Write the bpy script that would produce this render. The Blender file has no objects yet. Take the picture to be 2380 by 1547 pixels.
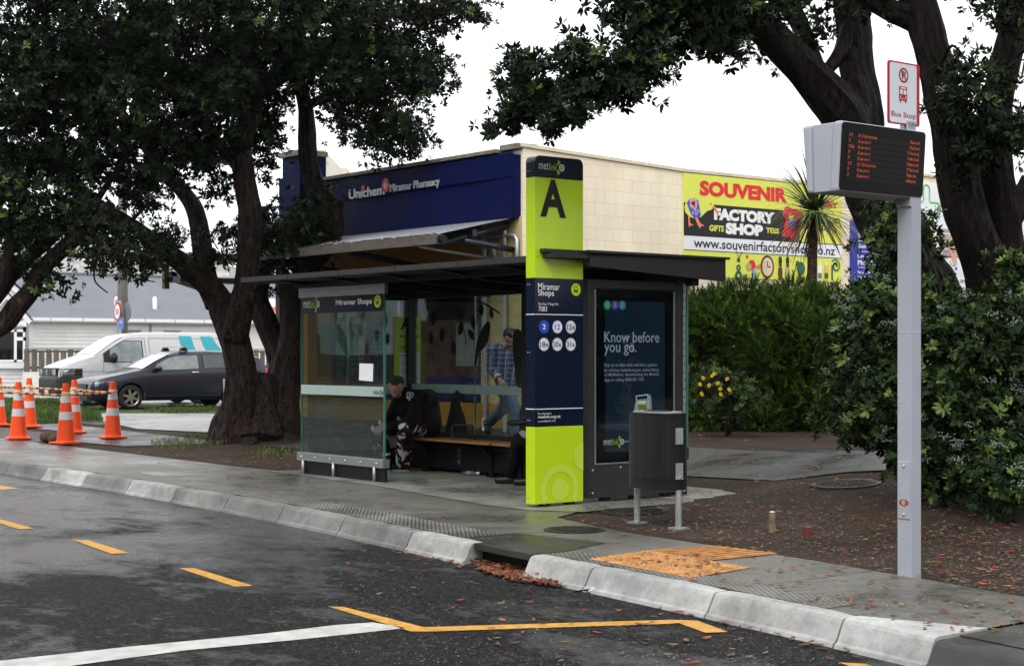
import bpy, bmesh, math, random
import numpy as np
from mathutils import Vector, Matrix, noise as mnoise
random.seed(7); rng = np.random.default_rng(7)
SC = bpy.context.scene; COL = SC.collection
# ------------------------------------------------------------------ camera, sky, sun, exposure
F, CX, HY, EYE = 3723.0, 1190.0, 822.0, 1.5        # focal length, centre column, horizon row (2380 px wide photo), eye height
A0 = math.radians(51.7)
DV = Vector((-math.sin(A0), math.cos(A0), 0)); RV = Vector((math.cos(A0), math.sin(A0), 0))
cam = bpy.data.cameras.new('camera'); co = bpy.data.objects.new('camera', cam); COL.objects.link(co)
co.location = (0, 0, EYE); co.rotation_euler = (math.radians(90), 0, A0)
cam.sensor_width = 36; cam.lens = 36 * F / 2380; cam.shift_y = (HY - 773.5) / 2380
cam.clip_start = .1; cam.clip_end = 15000
SC.camera = co
W = bpy.data.worlds.new('World'); SC.world = W; W.use_nodes = True
wn = W.node_tree.nodes; wl = W.node_tree.links; wn.clear()
sky = wn.new('ShaderNodeTexSky'); sky.sky_type = 'NISHITA'; sky.sun_disc = False
sky.sun_elevation = math.radians(50); sky.sun_rotation = math.radians(148); sky.dust_density = 6; sky.air_density = 1
hs = wn.new('ShaderNodeHueSaturation'); hs.inputs['Saturation'].default_value = .12; hs.inputs['Value'].default_value = .10
tcw = wn.new('ShaderNodeTexCoord'); nzw = wn.new('ShaderNodeTexNoise'); nzw.inputs['Scale'].default_value = 1.6; nzw.inputs['Detail'].default_value = 4
mrw = wn.new('ShaderNodeMapRange'); mrw.inputs[1].default_value = .3; mrw.inputs[2].default_value = .7; mrw.inputs[3].default_value = 1.5; mrw.inputs[4].default_value = 1.85
mixw = wn.new('ShaderNodeMixRGB'); mixw.blend_type = 'ADD'; mixw.inputs[0].default_value = 1
cmb = wn.new('ShaderNodeMixRGB'); cmb.blend_type = 'MULTIPLY'; cmb.inputs[0].default_value = 1; cmb.inputs[1].default_value = (.97, .985, 1, 1)
bg = wn.new('ShaderNodeBackground'); ow = wn.new('ShaderNodeOutputWorld'); bg.inputs[1].default_value = 1.0
wl.new(sky.outputs[0], hs.inputs['Color']); wl.new(tcw.outputs['Generated'], nzw.inputs['Vector']); wl.new(nzw.outputs[0], mrw.inputs[0])
wl.new(mrw.outputs[0], cmb.inputs[2]); wl.new(hs.outputs[0], mixw.inputs[1]); wl.new(cmb.outputs[0], mixw.inputs[2])
wl.new(mixw.outputs[0], bg.inputs[0]); wl.new(bg.outputs[0], ow.inputs[0])
sl = bpy.data.lights.new('sun', 'SUN'); sl.energy = 1.1; sl.angle = math.radians(25); sl.color = (1, .97, .92)
so = bpy.data.objects.new('sun', sl); COL.objects.link(so)
_sd = Vector((math.cos(math.radians(50)) * math.cos(math.radians(-58)), math.cos(math.radians(50)) * math.sin(math.radians(-58)), math.sin(math.radians(50)))).normalized()
so.rotation_euler = _sd.to_track_quat('Z', 'Y').to_euler(); so.location = (0, 0, 30)
SC.view_settings.view_transform = 'Standard'; SC.view_settings.look = 'None'; SC.view_settings.exposure = -.22; SC.view_settings.gamma = 1
SC.cycles.max_bounces = 8; SC.cycles.transparent_max_bounces = 24; SC.cycles.diffuse_bounces = 3; SC.cycles.glossy_bounces = 4
SC.cycles.use_denoising = True
SC.cycles.caustics_reflective = False; SC.cycles.caustics_refractive = False
# ------------------------------------------------------------------ geometry of the view
def ray(px, py): return DV + RV * ((px - CX) / F) + Vector((0, 0, (HY - py) / F))
E0 = Vector((0, 0, EYE))
def G(px, py, z=0.0): r = ray(px, py); return E0 + r * ((z - EYE) / r.z)
def V(px, py, Z): return E0 + ray(px, py) * Z
def OX(px, py, x): r = ray(px, py); return E0 + r * (x / r.x)
def OY(px, py, y): r = ray(px, py); return E0 + r * (y / r.y)
def sstep(a, b, v): t = min(1, max(0, (v - a) / (b - a))); return t * t * (3 - 2 * t)
def gz(x, y):
    t = sstep(-12.4, -10.8, x)
    y0 = 12.5 * (1 - t) + 9.5 * t
    amp = .13 + .17 * sstep(-24, -20, x)
    return amp * sstep(y0, 15.6, y)
# ------------------------------------------------------------------ materials
MATS = {}
def M(name, col, rough=.6, metal=0, var=.12, vs=6, bump=0, bs=40, coat=0, emit=None, spec=.28, stretch=None, col2=None, rvar=0, detail=5):
    if name in MATS: return MATS[name]
    m = bpy.data.materials.new(name); m.use_nodes = True; MATS[name] = m
    n = m.node_tree.nodes; l = m.node_tree.links; b = n['Principled BSDF']
    b.inputs['Roughness'].default_value = rough; b.inputs['Metallic'].default_value = metal
    b.inputs['Specular IOR Level'].default_value = spec
    if coat: b.inputs['Coat Weight'].default_value = coat; b.inputs['Coat Roughness'].default_value = .06
    tc = n.new('ShaderNodeTexCoord'); mp = n.new('ShaderNodeMapping'); l.new(tc.outputs['Object'], mp.inputs[0])
    if stretch: mp.inputs['Scale'].default_value = stretch
    nz = n.new('ShaderNodeTexNoise'); nz.inputs['Scale'].default_value = vs; nz.inputs['Detail'].default_value = detail; nz.inputs['Roughness'].default_value = .62
    l.new(mp.outputs[0], nz.inputs['Vector'])
    rp = n.new('ShaderNodeValToRGB'); rp.color_ramp.elements[0].position = .3; rp.color_ramp.elements[1].position = .7
    c1 = [max(0, c * (1 - var)) for c in col]; c2 = list(col2) if col2 else [min(1, c * (1 + var)) for c in col]
    rp.color_ramp.elements[0].color = (*c1, 1); rp.color_ramp.elements[1].color = (*c2, 1)
    l.new(nz.outputs[0], rp.inputs[0]); l.new(rp.outputs[0], b.inputs['Base Color'])
    if rvar:
        mr = n.new('ShaderNodeMapRange'); mr.inputs[1].default_value = .35; mr.inputs[2].default_value = .65
        mr.inputs[3].default_value = max(.02, rough - rvar); mr.inputs[4].default_value = rough + rvar
        l.new(nz.outputs[0], mr.inputs[0]); l.new(mr.outputs[0], b.inputs['Roughness'])
    if bump:
        nb = n.new('ShaderNodeTexNoise'); nb.inputs['Scale'].default_value = bs; nb.inputs['Detail'].default_value = 4
        l.new(mp.outputs[0], nb.inputs['Vector']); bp = n.new('ShaderNodeBump'); bp.inputs['Strength'].default_value = bump; bp.inputs['Distance'].default_value = .02
        l.new(nb.outputs[0], bp.inputs['Height']); l.new(bp.outputs[0], b.inputs['Normal'])
    if emit: b.inputs['Emission Color'].default_value = (*emit[0], 1); b.inputs['Emission Strength'].default_value = emit[1]
    return m
def glass(name, tint, gl=.08, extra=.0, rough=.01):
    if name in MATS: return MATS[name]
    m = bpy.data.materials.new(name); m.use_nodes = True; MATS[name] = m
    n = m.node_tree.nodes; l = m.node_tree.links; n.clear()
    o = n.new('ShaderNodeOutputMaterial'); t = n.new('ShaderNodeBsdfTransparent'); t.inputs[0].default_value = (*tint, 1)
    g = n.new('ShaderNodeBsdfGlossy'); g.inputs['Roughness'].default_value = rough; g.inputs[0].default_value = (.9, .95, .95, 1)
    fr = n.new('ShaderNodeLayerWeight'); fr.inputs[0].default_value = .5; pw = n.new('ShaderNodeMath'); pw.operation = 'POWER'; pw.inputs[1].default_value = 4.5; l.new(fr.outputs['Facing'], pw.inputs[0])
    ad = n.new('ShaderNodeMath'); ad.operation = 'ADD'; ad.inputs[1].default_value = gl + .03; ad.use_clamp = True
    mx = n.new('ShaderNodeMixShader'); l.new(pw.outputs[0], ad.inputs[0]); l.new(ad.outputs[0], mx.inputs[0]); l.new(t.outputs[0], mx.inputs[1]); l.new(g.outputs[0], mx.inputs[2])
    if extra:
        df = n.new('ShaderNodeBsdfDiffuse'); df.inputs[0].default_value = (.45, .55, .52, 1); m2 = n.new('ShaderNodeMixShader'); m2.inputs[0].default_value = extra
        l.new(mx.outputs[0], m2.inputs[1]); l.new(df.outputs[0], m2.inputs[2]); l.new(m2.outputs[0], o.inputs[0])
    else: l.new(mx.outputs[0], o.inputs[0])
    return m
# ------------------------------------------------------------------ object helpers
def tagp(o, label=None, cat=None, group=None, kind=None):
    for k, v in (('label', label), ('category', cat), ('group', group), ('kind', kind)):
        if v: o[k] = v
    return o
def thing(name, label, cat, loc=(0, 0, 0), rz=0, group=None):
    o = bpy.data.objects.new(name, None); COL.objects.link(o); o.location = loc; o.rotation_euler = (0, 0, rz); o.empty_display_size = .2
    return tagp(o, label, cat, group)
def rootloc(p):
    while p.parent: p = p.parent
    return Vector(p.location)
class MB:
    def __init__(s): s.v = []; s.f = []; s.m = []; s.mats = []
    def mi(s, mat):
        if mat not in s.mats: s.mats.append(mat)
        return s.mats.index(mat)
    def add(s, vs, fs, mat):
        b = len(s.v); s.v += [tuple(v) for v in vs]; i = s.mi(mat)
        for f in fs: s.f.append(tuple(b + k for k in f)); s.m.append(i)
        return s
    def box(s, a, b, mat):
        x0, y0, z0 = (min(a[i], b[i]) for i in range(3)); x1, y1, z1 = (max(a[i], b[i]) for i in range(3))
        return s.add([(x0, y0, z0), (x1, y0, z0), (x1, y1, z0), (x0, y1, z0), (x0, y0, z1), (x1, y0, z1), (x1, y1, z1), (x0, y1, z1)],
                     [(0, 3, 2, 1), (4, 5, 6, 7), (0, 1, 5, 4), (1, 2, 6, 5), (2, 3, 7, 6), (3, 0, 4, 7)], mat)
    def cyl(s, p0, p1, r0, r1, mat, n=12): return s.tube([p0, p1], [r0, r1], mat, n)
    def tube(s, pts, rad, mat, n=8, cap=True, flat=1.0, up=None, wob=0):
        pts = [Vector(p) for p in pts]; vs = []; fs = []; t0 = (pts[1] - pts[0]).normalized()
        u = Vector(up) if up else (Vector((0, 0, 1)) if abs(t0.z) < .9 else Vector((1, 0, 0)))
        u = (u - t0 * u.dot(t0)).normalized()
        for i, p in enumerate(pts):
            t = ((pts[min(i + 1, len(pts) - 1)] - pts[max(i - 1, 0)])).normalized()
            u = (u - t * u.dot(t)).normalized(); w = t.cross(u)
            for k in range(n):
                a = 2 * math.pi * k / n; r = rad[i]
                if wob: r *= 1 + wob * (mnoise.noise(Vector((p.x * 1.3 + 3 * math.cos(a), p.y * 1.3 + 3 * math.sin(a), p.z * .8))) + .45 * mnoise.noise(Vector((4 * math.cos(a), 4 * math.sin(a), p.z * .9 + p.x))) + .30 * mnoise.noise(Vector((9 * math.cos(a), 9 * math.sin(a), p.z * 2.2))) + .22 * mnoise.noise(Vector((p.x * 7 + 15 * math.cos(a), 15 * math.sin(a), p.z * 6))))
                vs.append(p + (u * math.cos(a) * flat + w * math.sin(a)) * r)
        for i in range(len(pts) - 1):
            for k in range(n):
                a = i * n + k; b = i * n + (k + 1) % n; fs.append((a, b, b + n, a + n))
        if cap: fs.append(tuple(range(n))[::-1]); fs.append(tuple((len(pts) - 1) * n + k for k in range(n)))
        return s.add(vs, fs, mat)
    def ball(s, c, r, mat, nu=12, nv=8):
        rx, ry, rz = (r, r, r) if not hasattr(r, '__len__') else r; vs = [(c[0], c[1], c[2] - rz)]
        for j in range(1, nv):
            t = math.pi * j / nv
            for i in range(nu):
                a = 2 * math.pi * i / nu; vs.append((c[0] + rx * math.sin(t) * math.cos(a), c[1] + ry * math.sin(t) * math.sin(a), c[2] - rz * math.cos(t)))
        vs.append((c[0], c[1], c[2] + rz)); L = len(vs) - 1; fs = []
        for i in range(nu): fs.append((0, 1 + (i + 1) % nu, 1 + i)); fs.append((L, L - nu + i, L - nu + (i + 1) % nu))
        for j in range(nv - 2):
            for i in range(nu): a = 1 + j * nu + i; b = 1 + j * nu + (i + 1) % nu; fs.append((a, b, b + nu, a + nu))
        return s.add(vs, fs, mat)
    def prism(s, poly, vec, mat):       # polygon swept along vec
        poly = [Vector(p) for p in poly]; vec = Vector(vec); n = len(poly)
        nn = sum((poly[i].cross(poly[(i + 1) % n]) for i in range(n)), Vector((0, 0, 0)))
        if nn.dot(vec) > 0: poly = poly[::-1]
        vs = poly + [p + vec for p in poly]
        return s.add(vs, [tuple(range(n)), tuple(range(2 * n - 1, n - 1, -1))] + [(i, i + n, (i + 1) % n + n, (i + 1) % n) for i in range(n)], mat)
    def build(s, name, parent=None, smooth=False, bevel=0, raw=False, label=None):
        me = bpy.data.meshes.new(name); off = Vector((0, 0, 0)) if (raw or parent is None) else rootloc(parent)
        me.from_pydata([(v[0] - off.x, v[1] - off.y, v[2] - off.z) for v in s.v], [], s.f); me.update()
        for m in s.mats: me.materials.append(m)
        me.polygons.foreach_set('material_index', s.m)
        if smooth: me.polygons.foreach_set('use_smooth', [True] * len(s.f))
        o = bpy.data.objects.new(name, me); COL.objects.link(o)
        if parent: o.parent = parent
        if bevel:
            b = o.modifiers.new('bevel', 'BEVEL'); b.width = bevel; b.segments = 2; b.limit_method = 'ANGLE'
        if label: o['label'] = label
        return o
def struct(mb, name, smooth=False, kind='structure', **k): o = mb.build(name, smooth=smooth, **k); o['kind'] = kind; return o
_TX = {}
def text_mesh(t, bold=0, res=3):
    k = (t, bold)
    if k in _TX: return _TX[k]
    c = bpy.data.curves.new('t', 'FONT'); c.body = t; c.size = 1; c.offset = bold; c.resolution_u = res; c.fill_mode = 'FRONT'
    o = bpy.data.objects.new('t', c); COL.objects.link(o); dg = bpy.context.evaluated_depsgraph_get(); dg.update()
    me = bpy.data.meshes.new_from_object(o.evaluated_get(dg)); vs = [(v.co.x, v.co.y) for v in me.vertices]; fs = [tuple(p.vertices) for p in me.polygons]
    bpy.data.objects.remove(o); bpy.data.meshes.remove(me); bpy.data.curves.remove(c); _TX[k] = (vs, fs); return vs, fs
class FR:                                # a flat face to print on: origin, right, up, outward normal
    def __init__(s, o, u, v=(0, 0, 1)): s.o = Vector(o); s.u = Vector(u).normalized(); s.v = Vector(v).normalized(); s.n = s.u.cross(s.v).normalized(); s.d = 0.0
    def P(s, x, y, d=0.0): return s.o + s.u * x + s.v * y + s.n * (s.d + d)
    def px(s, px, py): r = ray(px, py); t = (s.o - E0).dot(s.n) / r.dot(s.n); q = E0 + r * t - s.o; return q.dot(s.u), q.dot(s.v)
    def rect(s, mb, x0, y0, x1, y1, mat, d=.003, th=0):
        if th: 
            P = [s.P(x0, y0, d - th), s.P(x1, y0, d - th), s.P(x1, y1, d - th), s.P(x0, y1, d - th)]; mb.prism(P, s.n * th, mat)
        else: mb.add([s.P(x0, y0, d), s.P(x1, y0, d), s.P(x1, y1, d), s.P(x0, y1, d)], [(0, 1, 2, 3)], mat)
    def poly(s, mb, pts, mat, d=.003, th=0):
        if th: mb.prism([s.P(x, y, d - th) for x, y in pts], s.n * th, mat)
        else:
            ar = sum(pts[i][0] * pts[(i + 1) % len(pts)][1] - pts[(i + 1) % len(pts)][0] * pts[i][1] for i in range(len(pts)))
            if ar < 0: pts = pts[::-1]
            mb.add([s.P(x, y, d) for x, y in pts], [tuple(range(len(pts)))], mat)
    def disc(s, mb, x, y, r, mat, d=.003, n=28, ry=None, th=0): s.poly(mb, [(x + r * math.cos(2 * math.pi * i / n), y + (ry or r) * math.sin(2 * math.pi * i / n)) for i in range(n)], mat, d, th)
    def ring(s, mb, x, y, r0, r1, mat, d=.003, a0=0, a1=360, n=28):
        vs = []; fs = []
        for i in range(n + 1):
            a = math.radians(a0 + (a1 - a0) * i / n)
            for r in (r0, r1): vs.append(s.P(x + r * math.cos(a), y + r * math.sin(a), d))
        for i in range(n): fs.append((2 * i, 2 * i + 1, 2 * i + 3, 2 * i + 2))
        mb.add(vs, fs, mat)
    def rrect(s, mb, x0, y0, x1, y1, r, mat, d=.003, th=0, n=6):
        pts = []
        for cx, cy, a in ((x1 - r, y0 + r, -90), (x1 - r, y1 - r, 0), (x0 + r, y1 - r, 90), (x0 + r, y0 + r, 180)):
            for i in range(n + 1): t = math.radians(a + 90 * i / n); pts.append((cx + r * math.cos(t), cy + r * math.sin(t)))
        s.poly(mb, pts, mat, d, th)
    def text(s, mb, t, x0, y0, x1, y1, mat, d=.004, bold=0, th=0):      # fills the box exactly
        vs, fs = text_mesh(t, bold)
        if not vs: return
        ax = min(v[0] for v in vs); bx = max(v[0] for v in vs); ay = min(v[1] for v in vs); by = max(v[1] for v in vs)
        P = [s.P(x0 + (v[0] - ax) / (bx - ax) * (x1 - x0), y0 + (v[1] - ay) / (by - ay) * (y1 - y0), d) for v in vs]
        mb.add(P, fs, mat)
        if th:
            for f in fs: mb.add([P[i] for i in f] + [P[i] - s.n * th for i in f], [(i, i + len(f), (i + 1) % len(f) + len(f), (i + 1) % len(f)) for i in range(len(f))], mat)
    def textp(s, mb, t, a, b, mat, **k):    # box from two photo points: lower left, upper right
        x0, y0 = s.px(*a); x1, y1 = s.px(*b); s.text(mb, t, x0, y0, x1, y1, mat, **k)
    def rectp(s, mb, a, b, mat, **k): x0, y0 = s.px(*a); x1, y1 = s.px(*b); s.rect(mb, x0, y0, x1, y1, mat, **k)
def arr_obj(name, v, f, mats, midx=None, parent=None, smooth=False):   # fast mesh from numpy, f is (n,4) or (n,3)
    me = bpy.data.meshes.new(name); n = len(f); k = f.shape[1]
    me.vertices.add(len(v)); me.vertices.foreach_set('co', v.astype(np.float32).ravel())
    me.loops.add(n * k); me.loops.foreach_set('vertex_index', f.astype(np.int32).ravel())
    me.polygons.add(n); me.polygons.foreach_set('loop_start', np.arange(0, n * k, k, dtype=np.int32))
    for m in mats: me.materials.append(m)
    if midx is not None: me.polygons.foreach_set('material_index', midx.astype(np.int32))
    if smooth: me.polygons.foreach_set('use_smooth', np.ones(n, bool))
    me.update(calc_edges=True); o = bpy.data.objects.new(name, me); COL.objects.link(o)
    if parent: o.parent = parent
    return o
def smoothpath(pts, rad, k=5):
    P = [Vector(p) for p in pts]; out = []; ro = []
    for i in range(len(P) - 1):
        p0 = P[max(i - 1, 0)]; p1 = P[i]; p2 = P[i + 1]; p3 = P[min(i + 2, len(P) - 1)]
        for j in range(k):
            t = j / k; out.append(.5 * ((2 * p1) + (p2 - p0) * t + (2 * p0 - 5 * p1 + 4 * p2 - p3) * t * t + (3 * p1 - p0 - 3 * p2 + p3) * t ** 3)); ro.append(rad[i] * (1 - t) + rad[i + 1] * t)
    out.append(P[-1]); ro.append(rad[-1]); return out, ro
# shared materials
navy = M('navy_paint', (.005, .010, .026), .2, var=.1, spec=.3)
lime = M('lime_paint', (.46, .65, .012), .3, var=.03, coat=.3)
limel = M('pale_lime_paint', (.50, .66, .06), .3, var=.03)
white = M('white_print', (.8, .8, .8), .5, var=.03)
black = M('black_print', (.008, .008, .009), .4, var=.1)
steel = M('brushed_steel', (.36, .37, .38), .42, .75, var=.15, vs=3, stretch=(1, 1, 30))
dgrey = M('charcoal_powder_coat', (.026, .026, .028), .45, var=.15, rvar=.1, vs=9)
dark = M('black_metal', (.008, .008, .009), .45, var=.2, spec=.2)
galv = M('galvanised_steel', (.42, .44, .45), .45, .7, var=.18, vs=25)
bolt = M('bolt_metal', (.5, .5, .5), .3, .9)
# ================================================================== SETTING: ground, road, kerb, pavement
def kerb_y(x):
    pts = [(-90, 8.6), (-40, 8.5), (-22, 8.31), (-18, 8.28), (-15, 8.14), (-13, 7.97), (-11.5, 7.79), (-10.2, 7.63), (-8.7, 7.46), (-7.5, 7.33), (-6.4, 7.2), (-5.3, 7.03), (0, 6.2), (30, 2)]
    for i in range(len(pts) - 1):
        if x <= pts[i + 1][0]:
            a, b = pts[i], pts[i + 1]; return a[1] + (b[1] - a[1]) * (x - a[0]) / (b[0] - a[0])
    return pts[-1][1]
RZ = -.16
def mat_nodes(name):
    m = bpy.data.materials.new(name); m.use_nodes = True; n = m.node_tree.nodes; l = m.node_tree.links; tc = n.new('ShaderNodeTexCoord')
    def noise(scale, detail=5, rough=.6, st=None, dist=0):
        z = n.new('ShaderNodeTexNoise'); z.inputs['Scale'].default_value = scale; z.inputs['Detail'].default_value = detail; z.inputs['Roughness'].default_value = rough; z.inputs['Distortion'].default_value = dist
        if st: mp = n.new('ShaderNodeMapping'); mp.inputs['Scale'].default_value = st; l.new(tc.outputs['Object'], mp.inputs[0]); l.new(mp.outputs[0], z.inputs['Vector'])
        else: l.new(tc.outputs['Object'], z.inputs['Vector'])
        return z.outputs[0]
    def ramp(src, stops):
        r = n.new('ShaderNodeValToRGB'); e = r.color_ramp.elements
        while len(e) < len(stops): e.new(.5)
        for i, (p, c) in enumerate(stops): e[i].position = p; e[i].color = (*c, 1) if hasattr(c, '__len__') else (c, c, c, 1)
        l.new(src, r.inputs[0]); return r.outputs[0]
    def mix(a, b, f, mode='MIX'):
        x = n.new('ShaderNodeMixRGB'); x.blend_type = mode
        for i, s in ((1, a), (2, b), (0, f)):
            if hasattr(s, 'is_output') or hasattr(s, 'node'): l.new(s, x.inputs[i])
            elif i == 0: x.inputs[0].default_value = s
            else: x.inputs[i].default_value = (*s, 1) if hasattr(s, '__len__') else (s, s, s, 1)
        return x.outputs[0]
    def bump(h, st, dist, prev=None):
        b = n.new('ShaderNodeBump'); b.inputs['Strength'].default_value = st; b.inputs['Distance'].default_value = dist; l.new(h, b.inputs['Height'])
        if prev: l.new(prev, b.inputs['Normal'])
        return b.outputs[0]
    return m, n, l, n['Principled BSDF'], tc, noise, ramp, mix, bump
# wet asphalt
m, n, l, B, tc, noise, ramp, mix, bump = mat_nodes('wet_asphalt')
big = noise(.75, 10, .74, (.8, 1.25, 1), .15); fine = noise(34, 8, .85)
l.new(mix(ramp(fine, [(.42, .002), (.52, .010), (.64, .085)]), ramp(big, [(.3, (.75, .78, .8)), (.7, (1.15, 1.12, 1.1))]), 1, 'MULTIPLY'), B.inputs['Base Color'])
sxr = n.new('ShaderNodeSeparateXYZ'); l.new(tc.outputs['Object'], sxr.inputs[0])
mrr = n.new('ShaderNodeMapRange'); mrr.inputs[1].default_value = -10.2; mrr.inputs[2].default_value = -13.0; mrr.inputs[3].default_value = .12; mrr.inputs[4].default_value = -.06; l.new(sxr.outputs[0], mrr.inputs[0])
adr = n.new('ShaderNodeMath'); adr.operation = 'ADD'; l.new(big, adr.inputs[0]); l.new(mrr.outputs[0], adr.inputs[1])
l.new(ramp(adr.outputs[0], [(.40, .22), (.50, .34), (.60, .60)]), B.inputs['Roughness'])
l.new(bump(fine, .8, .014), B.inputs['Normal']); l.new(ramp(adr.outputs[0], [(.40, 1.0), (.50, .5), (.60, .07)]), B.inputs['Specular IOR Level'])
ASPH = m
def pave_mat(name, c0, c1, joints=True, wet=True, dark=1.0):
    m, n, l, B, tc, noise, ramp, mix, bump = mat_nodes(name)
    a = noise(.9, 8, .7, None, .4); b = noise(9, 6, .7); f = noise(160, 3, .7)
    col = ramp(a, [(.3, [c * dark for c in c0]), (.68, [c * dark for c in c1])])
    col = mix(col, ramp(b, [(.3, .72), (.6, 1.05)]), 1, 'MULTIPLY'); col = mix(col, ramp(f, [(.3, .82), (.7, 1.12)]), 1, 'MULTIPLY')
    nrm = bump(f, .25, .004)
    if joints:
        sx = n.new('ShaderNodeSeparateXYZ'); l.new(tc.outputs['Object'], sx.inputs[0])
        def line(o, per, off):
            ad = n.new('ShaderNodeMath'); ad.operation = 'ADD'; ad.inputs[1].default_value = off; l.new(o, ad.inputs[0])
            pp = n.new('ShaderNodeMath'); pp.operation = 'PINGPONG'; pp.inputs[1].default_value = per / 2; l.new(ad.outputs[0], pp.inputs[0])
            lt = n.new('ShaderNodeMath'); lt.operation = 'LESS_THAN'; lt.inputs[1].default_value = .011; l.new(pp.outputs[0], lt.inputs[0]); return lt.outputs[0]
        j = line(sx.outputs[0], 3.3, .55)
        col = mix(col, (.025, .024, .022), j)
    l.new(col, B.inputs['Base Color']); l.new(nrm, B.inputs['Normal'])
    l.new(ramp(a, [(.38, .22 if wet else .6), (.6, .55 if wet else .8)]), B.inputs['Roughness']); B.inputs['Specular IOR Level'].default_value = .4
    return m
PAVE = pave_mat('damp_concrete', (.060, .057, .048), (.150, .143, .124))
SLAB = pave_mat('shelter_slab_concrete', (.10, .096, .085), (.27, .262, .235), joints=False)
KERB = pave_mat('kerb_concrete', (.09, .093, .09), (.48, .485, .47), joints=False, wet=False)
PATH = pave_mat('path_asphalt', (.022, .024, .028), (.05, .052, .057), joints=False)
DRIVE = pave_mat('wet_driveway', (.2, .2, .2), (.36, .36, .36), joints=False)
PATCH = pave_mat('patched_asphalt', (.018, .019, .016), (.045, .046, .038), joints=False)
m, n, l, B, tc, noise, ramp, mix, bump = mat_nodes('bare_earth')
a = noise(.7, 7, .7); b = noise(22, 5, .75); f = noise(120, 3, .8)
col = mix(ramp(a, [(.3, (.028, .017, .010)), (.55, (.062, .040, .026)), (.75, (.115, .080, .054))]), ramp(b, [(.3, .45), (.65, 1.3)]), 1, 'MULTIPLY')
col = mix(col, ramp(f, [(.3, .5), (.7, 1.45)]), 1, 'MULTIPLY'); l.new(col, B.inputs['Base Color']); B.inputs['Roughness'].default_value = .8; B.inputs['Specular IOR Level'].default_value = .2
l.new(bump(f, .9, .02, bump(b, .8, .05)), B.inputs['Normal']); EARTH = m
GRAVEL = M('dark_gravel', (.045, .043, .042), .55, var=.8, vs=30, bump=1, bs=28)
GRASSG = M('grass_soil', (.035, .055, .014), .9, var=.5, vs=3, bump=.8, bs=60)
def sheet(name, poly, off, mat, kind='structure', step=.5, zf=None, label=None):
    bm = bmesh.new(); vs = [bm.verts.new((p[0], p[1], 0)) for p in poly]; bm.faces.new(vs)
    xs = [p[0] for p in poly]; ys = [p[1] for p in poly]
    for ax, lo, hi in ((0, min(xs), max(xs)), (1, min(ys), max(ys))):
        if hi - lo > 60: st = 5
        else: st = step
        k = math.ceil(lo / st) * st
        while k < hi:
            nrm = [0, 0, 0]; nrm[ax] = 1; p = [0, 0, 0]; p[ax] = k
            bmesh.ops.bisect_plane(bm, geom=bm.verts[:] + bm.edges[:] + bm.faces[:], plane_co=p, plane_no=nrm, dist=1e-5); k += st
    for v in bm.verts: v.co.z = (zf or gz)(v.co.x, v.co.y) + off
    bmesh.ops.recalc_face_normals(bm, faces=bm.faces[:])
    for f in bm.faces:
        if f.normal.z < 0: f.normal_flip()
    me = bpy.data.meshes.new(name); bm.to_mesh(me); bm.free(); me.materials.append(mat); o = bpy.data.objects.new(name, me); COL.objects.link(o)
    if kind: o['kind'] = kind
    return o
# base ground reaching the horizon (behind the kerb it follows the slope, under the road it drops)
xs = np.concatenate([np.array([-9000, -3000, -1200, -500, -250, -150, -110]), np.arange(-90, 20.1, .5), np.array([60, 200, 1000, 3000])])
ysr = np.concatenate([np.arange(9.0, 40.1, .5), np.array([45, 60, 90, 140, 250, 500, 1200, 3000, 9000])])
vv = []; 
for x in xs:
    for y in ysr: vv.append((x, y if y > 9 else kerb_y(x) + .3, (gz(x, y) if y > 9 else 0) - (.06 if (y < 13 and (y < 9.1)) else .012) + (.02 * mnoise.noise(Vector((x * .9, y * .9, 0))) if (x > -12 and y > 10.5 and y < 15) else 0)))
ny = len(ysr); ff = [(i * ny + j, (i + 1) * ny + j, (i + 1) * ny + j + 1, i * ny + j + 1) for i in range(len(xs) - 1) for j in range(ny - 1)]
arr_obj('ground', np.array(vv), np.array(ff), [EARTH], smooth=True)['kind'] = 'structure'
xr = list(np.concatenate([np.array([-3000, -800, -90]), np.arange(-60, 30.1, 1.0), np.array([60, 3000])]))
vv = []
for x in xr: vv += [(x, -300, RZ), (x, kerb_y(x) + .35, RZ)]
arr_obj('road', np.array(vv), np.array([(2 * i, 2 * i + 2, 2 * i + 3, 2 * i + 1) for i in range(len(xr) - 1)]), [ASPH])['kind'] = 'structure'
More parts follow.
